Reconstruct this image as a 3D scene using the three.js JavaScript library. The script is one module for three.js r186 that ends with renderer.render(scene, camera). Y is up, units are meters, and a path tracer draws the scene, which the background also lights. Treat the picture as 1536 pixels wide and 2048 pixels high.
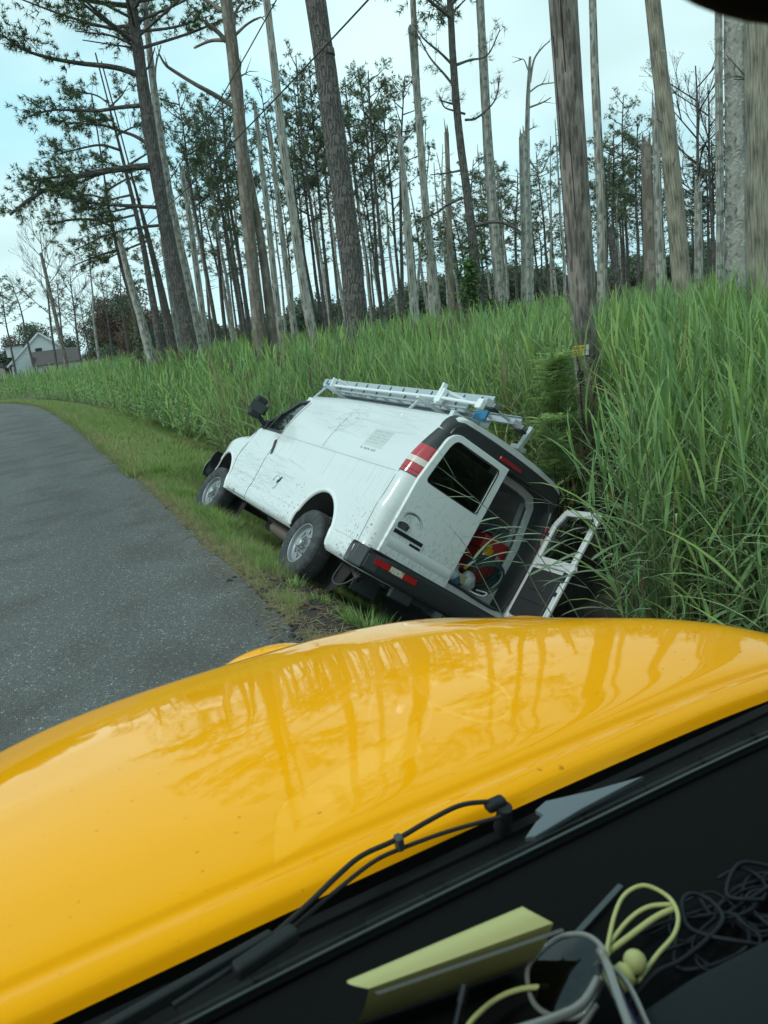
import * as THREE from 'three';
import { mergeGeometries, mergeVertices, toCreasedNormals } from 'three/addons/utils/BufferGeometryUtils.js';
import { RoundedBoxGeometry } from 'three/addons/geometries/RoundedBoxGeometry.js';
import { Brush, Evaluator, SUBTRACTION } from 'three-bvh-csg';

// ---------------------------------------------------------------- camera, sky, sun, exposure
const scene = new THREE.Scene();
const camera = new THREE.PerspectiveCamera(68.64, 0.75, 0.03, 2500);
camera.position.set(0, 2.25, 0);
{
  const right = new THREE.Vector3(0.8913, -0.1246, 0.4360), up = new THREE.Vector3(0.2200, 0.9595, -0.1757), forward = new THREE.Vector3(0.3964, -0.2525, -0.8827);
  camera.quaternion.setFromRotationMatrix(new THREE.Matrix4().makeBasis(right, up, forward.clone().negate()));
  camera.focus = 8.5; camera.userData.fStop = 7;   // a phone's small aperture
  camera.updateMatrixWorld();
}
const renderer = new THREE.WebGLRenderer({ antialias: true });
renderer.setSize(768, 1024);
renderer.toneMapping = THREE.LinearToneMapping;
renderer.toneMappingExposure = 1.3;
renderer.shadowMap.enabled = true;

// hashed value noise
function hash2(ix, iy, seed) {
  let h = (ix * 374761393 + iy * 668265263 + seed * 974634777) | 0;
  h = Math.imul(h ^ (h >>> 13), 1274126177); h ^= h >>> 16;
  return (h >>> 0) / 4294967296;
}
function vnoise(x, y, seed, px = 0, py = 0) {
  const ix = Math.floor(x), iy = Math.floor(y), fx = x - ix, fy = y - iy;
  const u = fx * fx * (3 - 2 * fx), v = fy * fy * (3 - 2 * fy);
  const w = (a, p) => (p ? ((a % p) + p) % p : a);
  const x0 = w(ix, px), x1 = w(ix + 1, px), y0 = w(iy, py), y1 = w(iy + 1, py);
  const a = hash2(x0, y0, seed), b = hash2(x1, y0, seed), c = hash2(x0, y1, seed), d = hash2(x1, y1, seed);
  return a + (b - a) * u + (c - a) * v + (a - b - c + d) * u * v;
}
function fbm(x, y, seed, oct = 4, px = 0, py = 0) {
  let s = 0, a = 0.5, t = 0;
  for (let o = 0; o < oct; o++) { s += a * vnoise(x, y, seed + o * 17, px, py); t += a; a *= 0.5; x *= 2; y *= 2; px *= 2; py *= 2; }
  return s / t;
}
function rng(seed) { let s = seed | 0; return () => { s = (s + 0x6d2b79f5) | 0; let t = Math.imul(s ^ (s >>> 15), 1 | s); t = (t + Math.imul(t ^ (t >>> 7), 61 | t)) ^ t; return ((t ^ (t >>> 14)) >>> 0) / 4294967296; }; }
const clamp = (x, a = 0, b = 1) => Math.min(b, Math.max(a, x));
const lerp = (a, b, t) => a + (b - a) * t;
const smooth = (a, b, x) => { const t = clamp((x - a) / (b - a)); return t * t * (3 - 2 * t); };
const V = (x, y, z) => new THREE.Vector3(x, y, z);
const rgb = (r, g, b) => new THREE.Color().setRGB(r, g, b);

{ // thin broken overcast
  const W = 1536, H = 768, data = new Float32Array(W * H * 4);
  for (let j = 0; j < H; j++) {
    const el = ((j + 0.5) / H - 0.5) * Math.PI, y = Math.sin(el), c = Math.cos(el);
    for (let i = 0; i < W; i++) {
      const az = ((i + 0.5) / W - 0.5) * 2 * Math.PI, x = Math.cos(az) * c, z = Math.sin(az) * c;
      const k = 1 / (Math.max(y, 0) + 0.22), px = x * k * 1.5 + 31, pz = z * k * 1.5 + 57;
      const n = fbm(px, pz, 5, 5), m = fbm(px * 0.55 + 9, pz * 0.55, 91, 3), st = fbm(px * 3.1, pz * 1.4, 44, 4);
      const cloud = smooth(0.24, 0.60, 0.62 * n + 0.38 * m + 0.12 * (st - 0.5));
      const thick = 0.95 + 0.21 * (fbm(px * 1.3 + 4, pz * 1.3, 23, 4) - 0.5) * 2;
      const o = (j * W + i) * 4;
      data[o] = lerp(0.45, 0.71, cloud) * thick; data[o + 1] = lerp(0.76, 0.91, cloud) * thick; data[o + 2] = lerp(0.88, 0.935, cloud) * thick; data[o + 3] = 1;
    }
  }
  const sky = new THREE.DataTexture(data, W, H, THREE.RGBAFormat, THREE.FloatType);
  sky.mapping = THREE.EquirectangularReflectionMapping; sky.magFilter = sky.minFilter = THREE.LinearFilter; sky.wrapS = THREE.RepeatWrapping; sky.needsUpdate = true;
  scene.background = sky; scene.environment = sky; scene.backgroundIntensity = 1.0; scene.environmentIntensity = 1.0;
}
const sun = new THREE.DirectionalLight(rgb(1.0, 0.97, 0.92), 1.3);
sun.position.set(-28, 46, -6); sun.target.position.set(4, 0, -12); scene.add(sun, sun.target);
sun.castShadow = true; sun.shadow.radius = 24; sun.shadow.mapSize.set(2048, 2048);
Object.assign(sun.shadow.camera, { left: -60, right: 60, top: 60, bottom: -60, near: 1, far: 160 });

// ---------------------------------------------------------------- helpers
const taken = {};
function numbered(name) { const n = taken[name] = (taken[name] ?? -1) + 1; return n ? name + '_' + String(n).padStart(3, '0') : name; }
function shadowed(o) { o.traverse((c) => { if (c.isMesh) { c.castShadow = true; c.receiveShadow = true; } }); return o; }
function tag(o, label, category, group, kind) {
  if (label) o.userData.label = label; if (category) o.userData.category = category;
  if (group) o.userData.group = group; if (kind) o.userData.kind = kind; return o;
}
function thing(name, label, category, group) { const o = new THREE.Group(); o.name = numbered(name); scene.add(o); return tag(o, label, category, group); }
function part(name, geo, mat, parent, label) {
  const m = new THREE.Mesh(Array.isArray(geo) ? merge(geo) : geo, mat); m.name = name; parent.add(m); m.castShadow = m.receiveShadow = true;
  if (label) m.userData.label = label; return m;
}
function single(name, geo, mat, label, category, group, kind) {
  const m = new THREE.Mesh(Array.isArray(geo) ? merge(geo) : geo, mat); m.name = numbered(name); scene.add(m); m.castShadow = m.receiveShadow = true;
  return tag(m, label, category, group, kind);
}
function merge(list) {
  return mergeGeometries(list.map((g) => {
    g = g.index ? g.toNonIndexed() : g;
    for (const k of Object.keys(g.attributes)) if (!['position', 'normal', 'uv', 'color'].includes(k)) g.deleteAttribute(k);
    if (!g.attributes.uv) g.setAttribute('uv', new THREE.BufferAttribute(new Float32Array(g.attributes.position.count * 2), 2));
    if (!g.attributes.normal) g.computeVertexNormals();
    g.morphAttributes = {}; g.clearGroups?.(); return g;
  }));
}
const box = (w, h, d, x = 0, y = 0, z = 0) => new THREE.BoxGeometry(w, h, d).translate(x, y, z);
const rbox = (w, h, d, r, x = 0, y = 0, z = 0, seg = 2) => new RoundedBoxGeometry(w, h, d, seg, Math.min(r, w / 2.01, h / 2.01, d / 2.01)).translate(x, y, z);
// a bar between two points
function bar(a, b, r0, r1 = r0, seg = 8) {
  const d = b.clone().sub(a), l = d.length(), g = new THREE.CylinderGeometry(r1, r0, l, seg, 1);
  g.translate(0, l / 2, 0); g.applyQuaternion(new THREE.Quaternion().setFromUnitVectors(V(0, 1, 0), d.normalize())); return g.translate(a.x, a.y, a.z);
}
function rectBar(a, b, w, h, upv = V(0, 0, 1), bevel = 0) {
  const d = b.clone().sub(a), l = d.length(); d.normalize();
  const side = new THREE.Vector3().crossVectors(upv, d).normalize(), u = new THREE.Vector3().crossVectors(d, side);
  const g = bevel ? new RoundedBoxGeometry(w, h, l, 1, bevel) : new THREE.BoxGeometry(w, h, l);
  g.applyMatrix4(new THREE.Matrix4().makeBasis(side, u, d)); const m = a.clone().add(b).multiplyScalar(0.5); return g.translate(m.x, m.y, m.z);
}
const tube = (pts, r, seg = 40, rad = 8, closed = false) => new THREE.TubeGeometry(new THREE.CatmullRomCurve3(pts, closed, 'catmullrom', 0.5), seg, r, rad, closed);
// tapering tube along [x,y,z,r] points with uv in metres and optional wobble
function limb(pts, seg, rad, wob = 0, seed = 1, vScale = 1) {
  const cur = new THREE.CatmullRomCurve3(pts.map((p) => V(p[0], p[1], p[2])), false, 'catmullrom', 0.5);
  const pos = [], uv = [], idx = []; let T = V(0, 1, 0), N = null, len = 0, prev = null;
  for (let i = 0; i <= seg; i++) {
    const t = i / seg, P = cur.getPoint(t); T = cur.getTangent(t);
    if (!N) { N = Math.abs(T.y) > 0.9 ? V(1, 0, 0) : V(0, 1, 0); }
    N.addScaledVector(T, -N.dot(T)).normalize(); const B = new THREE.Vector3().crossVectors(T, N);
    if (prev) len += P.distanceTo(prev); prev = P;
    const f = t * (pts.length - 1), k = Math.min(pts.length - 2, Math.floor(f)), r = lerp(pts[k][3], pts[k + 1][3], f - k);
    for (let j = 0; j <= rad; j++) {
      const a = (j % rad) / rad * Math.PI * 2, ww = 1 + wob * ((fbm(Math.cos(a) * 1.6 + 7, len * 1.7 + Math.sin(a) * 1.6, seed, 3)) - 0.5) * 2;
      const c = Math.cos(a) * r * ww, s = Math.sin(a) * r * ww;
      pos.push(P.x + N.x * c + B.x * s, P.y + N.y * c + B.y * s, P.z + N.z * c + B.z * s); uv.push(j / rad * Math.max(0.15, 2 * Math.PI * pts[0][3]), len * vScale);
    }
  }
  for (let i = 0; i < seg; i++) for (let j = 0; j < rad; j++) { const a = i * (rad + 1) + j, b = a + rad + 1; idx.push(a, a + 1, b, a + 1, b + 1, b); }
  const g = new THREE.BufferGeometry(); g.setAttribute('position', new THREE.Float32BufferAttribute(pos, 3)); g.setAttribute('uv', new THREE.Float32BufferAttribute(uv, 2)); g.setIndex(idx);
  g.computeVertexNormals(); // close the seam's normals
  const n = g.attributes.normal;
  for (let i = 0; i <= seg; i++) { const a = i * (rad + 1), b = a + rad; const x = n.getX(a) + n.getX(b), y = n.getY(a) + n.getY(b), z = n.getZ(a) + n.getZ(b), l = Math.hypot(x, y, z) || 1; n.setXYZ(a, x / l, y / l, z / l); n.setXYZ(b, x / l, y / l, z / l); }
  return g;
}
// grid surface from f(u,v) -> Vector3
function surface(f, nu, nv, uvf) {
  const pos = [], uv = [], idx = [];
  for (let i = 0; i <= nu; i++) for (let j = 0; j <= nv; j++) { const p = f(i / nu, j / nv); pos.push(p.x, p.y, p.z); const t = uvf ? uvf(p, i / nu, j / nv) : [i / nu, j / nv]; uv.push(t[0], t[1]); }
  for (let i = 0; i < nu; i++) for (let j = 0; j < nv; j++) { const a = i * (nv + 1) + j, b = a + nv + 1; idx.push(a, b, a + 1, a + 1, b, b + 1); }
  const g = new THREE.BufferGeometry(); g.setAttribute('position', new THREE.Float32BufferAttribute(pos, 3)); g.setAttribute('uv', new THREE.Float32BufferAttribute(uv, 2)); g.setIndex(idx); g.computeVertexNormals(); return g;
}
// data texture from a function of pixel -> [r,g,b] (linear 0..1 stored as sRGB when colour)
const toS = (c) => (c <= 0.0031308 ? 12.92 * c : 1.055 * Math.pow(c, 1 / 2.4) - 0.055);
function dataTex(W, H, f, color = true, rx = 1, ry = 1) {
  const d = new Uint8Array(W * H * 4);
  for (let j = 0; j < H; j++) for (let i = 0; i < W; i++) { const c = f(i / W, j / H, i, j), o = (j * W + i) * 4; for (let k = 0; k < 3; k++) { const v = clamp(Array.isArray(c) ? c[k] : c); d[o + k] = Math.round(255 * (color ? toS(v) : v)); } d[o + 3] = 255; }
  const t = new THREE.DataTexture(d, W, H, THREE.RGBAFormat, THREE.UnsignedByteType); t.wrapS = t.wrapT = THREE.RepeatWrapping; t.magFilter = THREE.LinearFilter; t.minFilter = THREE.LinearMipmapLinearFilter; t.generateMipmaps = true;
  if (color) t.colorSpace = THREE.SRGBColorSpace; t.repeat.set(rx, ry); t.needsUpdate = true; return t;
}
function canvasTex(w, h, draw) { const c = document.createElement('canvas'); c.width = w; c.height = h; const x = c.getContext('2d'); draw(x, w, h); const t = new THREE.CanvasTexture(c); t.colorSpace = THREE.SRGBColorSpace; t.wrapS = t.wrapT = THREE.RepeatWrapping; return t; }
const std = (c, roughness = 0.8, more = {}) => new THREE.MeshStandardMaterial({ color: c, roughness, ...more });
const phys = (c, roughness, more = {}) => new THREE.MeshPhysicalMaterial({ color: c, roughness, ...more });
// ---------------------------------------------------------------- ground, road
const EDGE = new THREE.CatmullRomCurve3([V(1.47, 0, 40), V(1.47, 0, 10), V(1.47, 0, -6), V(1.46, 0, -18), V(1.22, 0, -30), V(0.5, 0, -42.5), V(-1.5, 0, -52), V(-5, 0, -58.5), V(-11, 0, -64), V(-20, 0, -69), V(-60, 0, -84)], false, 'catmullrom', 0.5);
const EP = EDGE.getSpacedPoints(170);
const edgeWob = (s) => 0.05 * (fbm(s * 1.3, 3, 8, 3) - 0.5) * 2 + 0.035 * (vnoise(s * 6, 1, 4) - 0.5);
function edgeDist(x, z) { // metres to the right of the road's right edge (negative on the road), and length along it
  let best = 1e9, bd = 0, bs = 0;
  for (let i = 0; i < EP.length - 1; i++) {
    const a = EP[i], b = EP[i + 1], dx = b.x - a.x, dz = b.z - a.z, l2 = dx * dx + dz * dz;
    const t = clamp(((x - a.x) * dx + (z - a.z) * dz) / l2), qx = a.x + dx * t - x, qz = a.z + dz * t - z, d2 = qx * qx + qz * qz;
    if (d2 < best) { best = d2; bd = Math.sqrt(d2) * ((dx * (z - a.z) - dz * (x - a.x)) > 0 ? 1 : -1); bs = i + t; }
  }
  return [bd, bs];
}
const ROADW = 5.7;
const curve1 = (pts) => (d) => { for (let i = 1; i < pts.length; i++) if (d <= pts[i][0]) { const [a, b] = [pts[i - 1], pts[i]]; const t = clamp((d - a[0]) / (b[0] - a[0])); return lerp(a[1], b[1], t * t * (3 - 2 * t) * 0.5 + t * 0.5); } return pts[pts.length - 1][1]; };
const ditchNear = curve1([[0, -0.012], [0.25, -0.05], [0.5, -0.15], [0.8, -0.36], [1.2, -0.78], [1.7, -1.2], [2.2, -1.36], [2.8, -1.3], [3.4, -1.0], [4.2, -0.68], [5.5, -0.5], [9, -0.42]]);
const ditchFar = curve1([[0, -0.012], [0.6, -0.06], [1.2, -0.16], [2, -0.42], [2.8, -0.72], [3.5, -0.74], [4.6, -0.55], [9, -0.42]]);
function groundY(x, z, d = edgeDist(x, z)[0]) {
  if (d < -ROADW) { const e = -ROADW - d; return -0.012 - 0.3 * smooth(0.4, 3, e) + 0.05 * (fbm(x, z, 71, 3) - 0.5); }
  if (d < 0) return -0.03;
  const near = smooth(-14.5, -11.8, z) * (1 - smooth(-0.5, 3.5, z));
  let y = lerp(ditchFar(d), ditchNear(d), near);
  y += (fbm(x * 2.2, z * 2.2, 61, 4) - 0.5) * 0.14 * smooth(0.05, 0.8, d) + (fbm(x * 9, z * 9, 62, 2) - 0.5) * 0.03 * smooth(0.02, 0.3, d);
  return y;
}
function steps(list) { const out = []; for (const [a, b, n] of list) for (let i = 0; i < n; i++) out.push(a + (b - a) * i / n); out.push(list[list.length - 1][1]); return out; }
// bare, churned soil round the stranded van
const mud = (x, z) => { const d = x - 1.47; return smooth(0.42, 0.6, fbm(x * 1.5 + 3, z * 1.5, 33, 4) + 0.46 * smooth(-0.05, 0.35, d) * smooth(-7.6, -6.3, z) * (1 - smooth(-1, 0.5, z)) + 0.25 * smooth(0.9, 1.6, d) * smooth(-12, -9.5, z) * (1 - smooth(-1, 1, z)) - 0.3 * (1 - smooth(-9.5, -7, z)) - 0.25); };
{
  const xs = steps([[-700, -60, 8], [-60, -6, 14], [-6, 1.3, 8], [1.3, 6, 60], [6, 16, 24], [16, 60, 16], [60, 900, 10]]), zs = steps([[60, 4, 8], [4, -2, 8], [-2, -16, 110], [-16, -66, 70], [-66, -200, 16], [-200, -1600, 10]]);
  const pos = [], col = [], uv = [], idx = [];
  for (const z of zs) for (const x of xs) {
    const [d] = edgeDist(x, z), y = groundY(x, z, d); pos.push(x, y, z); uv.push(x, -z);
    const m = mud(x, z), n = fbm(x * 1.1, z * 1.1, 12, 4), far = smooth(8, 14, d);
    const c = [lerp(lerp(0.085, 0.13, n), 0.045, m), lerp(lerp(0.095, 0.115, n), 0.036, m), lerp(lerp(0.038, 0.06, n), 0.028, m)];
    const q = d < -ROADW ? [0.07, 0.105, 0.035] : [lerp(0.085, 0.12, n), lerp(0.085, 0.105, n), lerp(0.045, 0.06, n)]; const k = d < -ROADW ? 1 : far;
    col.push(lerp(c[0], q[0], k), lerp(c[1], q[1], k), lerp(c[2], q[2], k));
  }
  const nx = xs.length;
  for (let j = 0; j < zs.length - 1; j++) for (let i = 0; i < nx - 1; i++) { const a = j * nx + i, b = a + nx; idx.push(a, a + 1, b, a + 1, b + 1, b); }
  const g = new THREE.BufferGeometry(); g.setAttribute('position', new THREE.Float32BufferAttribute(pos, 3)); g.setAttribute('color', new THREE.Float32BufferAttribute(col, 3)); g.setAttribute('uv', new THREE.Float32BufferAttribute(uv, 2)); g.setIndex(idx); g.computeVertexNormals();
  const soil = dataTex(512, 512, (u, v) => { const a = fbm(u * 24, v * 24, 3, 4, 24, 24), b = vnoise(u * 128, v * 128, 9, 128, 128); const k = 0.45 + 0.9 * a * (0.6 + 0.6 * b); return [k, k * 0.97, k * 0.93]; });
  const bump = dataTex(512, 512, (u, v) => fbm(u * 20, v * 20, 5, 5, 20, 20), false);
  const mat = std(rgb(1, 1, 1), 0.95, { vertexColors: true, map: soil, bumpMap: bump, bumpScale: 0.03 }); soil.repeat.set(0.7, 0.7); bump.repeat.set(0.7, 0.7);
  const m = single('ground', g, mat); m.userData.kind = 'structure';
}
{ // asphalt with pale aggregate
  const n = 520, m = 20, pos = [], uv = [], col = [], idx = [], pts = EDGE.getSpacedPoints(n); let s = 0;
  for (let i = 0; i <= n; i++) {
    const a = pts[Math.max(0, i - 1)], b = pts[Math.min(n, i + 1)], t = b.clone().sub(a).normalize(), left = V(t.z, 0, -t.x); if (i) s += pts[i].distanceTo(pts[i - 1]);
    for (let j = 0; j <= m; j++) {
      const w = (j === 0 ? edgeWob(s) : j === m ? ROADW : ROADW * Math.pow(j / m, 1.25)), p = pts[i].clone().addScaledVector(left, w);
      const crown = 0.035 * Math.sin(Math.PI * clamp(w / ROADW));
      pos.push(p.x, crown + (j === 0 || j === m ? -0.004 : 0.004), p.z); uv.push(p.x, -p.z);
      const q = fbm(p.x * 0.6, p.z * 0.25, 77, 4), e = fbm(p.x * 2.5, p.z * 2.5, 78, 3);
      const soilOn = smooth(0.5, 0.66, e + 0.26 * smooth(0.7, 0, w) * smooth(-7.5, -6.0, p.z) * (1 - smooth(-1, 1, p.z)));
      const band = 0.10 * (smooth(0.55, 0.9, w) - smooth(1.2, 1.6, w) + smooth(2.2, 2.5, w) - smooth(2.9, 3.3, w)); const k = 0.84 + 0.42 * q - band; col.push(lerp(k, 0.62, soilOn * 0.6), lerp(k, 0.52, soilOn * 0.6), lerp(k, 0.46, soilOn * 0.6));
    }
  }
  for (let i = 0; i < n; i++) for (let j = 0; j < m; j++) { const a = i * (m + 1) + j, b = a + m + 1; idx.push(a, b, a + 1, a + 1, b, b + 1); }
  const g = new THREE.BufferGeometry(); g.setAttribute('position', new THREE.Float32BufferAttribute(pos, 3)); g.setAttribute('uv', new THREE.Float32BufferAttribute(uv, 2)); g.setAttribute('color', new THREE.Float32BufferAttribute(col, 3)); g.setIndex(idx); g.computeVertexNormals();
  if (g.attributes.normal.getY(10) < 0) { const ii = g.index.array; for (let k = 0; k < ii.length; k += 3) { const t = ii[k]; ii[k] = ii[k + 1]; ii[k + 1] = t; } g.computeVertexNormals(); }
  const stone = (u, v) => { // cellular chips
    const N = 150, x = u * N, y = v * N, ix = Math.floor(x), iy = Math.floor(y); let bd = 9, id = 0, sec = 9;
    for (let a = -1; a <= 1; a++) for (let b = -1; b <= 1; b++) { const cx = ((ix + a) % N + N) % N, cy = ((iy + b) % N + N) % N; const dx = ix + a + 0.15 + 0.7 * hash2(cx, cy, 1) - x, dy = iy + b + 0.15 + 0.7 * hash2(cx, cy, 2) - y, d = dx * dx + dy * dy; if (d < bd) { sec = bd; bd = d; id = hash2(cx, cy, 3); } else if (d < sec) sec = d; }
    return [Math.sqrt(sec) - Math.sqrt(bd), id];
  };
  const N = 1024, cache = new Float32Array(N * N * 2);
  for (let j = 0; j < N; j++) for (let i = 0; i < N; i++) { const [e, id] = stone(i / N, j / N); cache[(j * N + i) * 2] = e; cache[(j * N + i) * 2 + 1] = id; }
  const map = dataTex(N, N, (u, v, i, j) => { const e = cache[(j * N + i) * 2], id = cache[(j * N + i) * 2 + 1]; const f = smooth(0.02, 0.25, e); let k = 0.066 + 0.085 * id; if (id > 0.98) k = 0.36; else if (id > 0.93) k = 0.22; const t = lerp(0.045, k, f) * (0.85 + 0.3 * vnoise(u * 200, v * 200, 6, 200, 200)); return [t * 1.08, t * 1.10, t * 1.03]; });
  const bump = dataTex(N, N, (u, v, i, j) => smooth(0, 0.35, cache[(j * N + i) * 2]) * (0.5 + 0.5 * cache[(j * N + i) * 2 + 1]), false);
  map.repeat.set(0.5, 0.5); bump.repeat.set(0.5, 0.5);
  const road = single('road', g, std(rgb(1, 1, 1), 0.82, { map, bumpMap: bump, bumpScale: 0.006, vertexColors: true })); road.userData.kind = 'structure';
}
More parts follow.
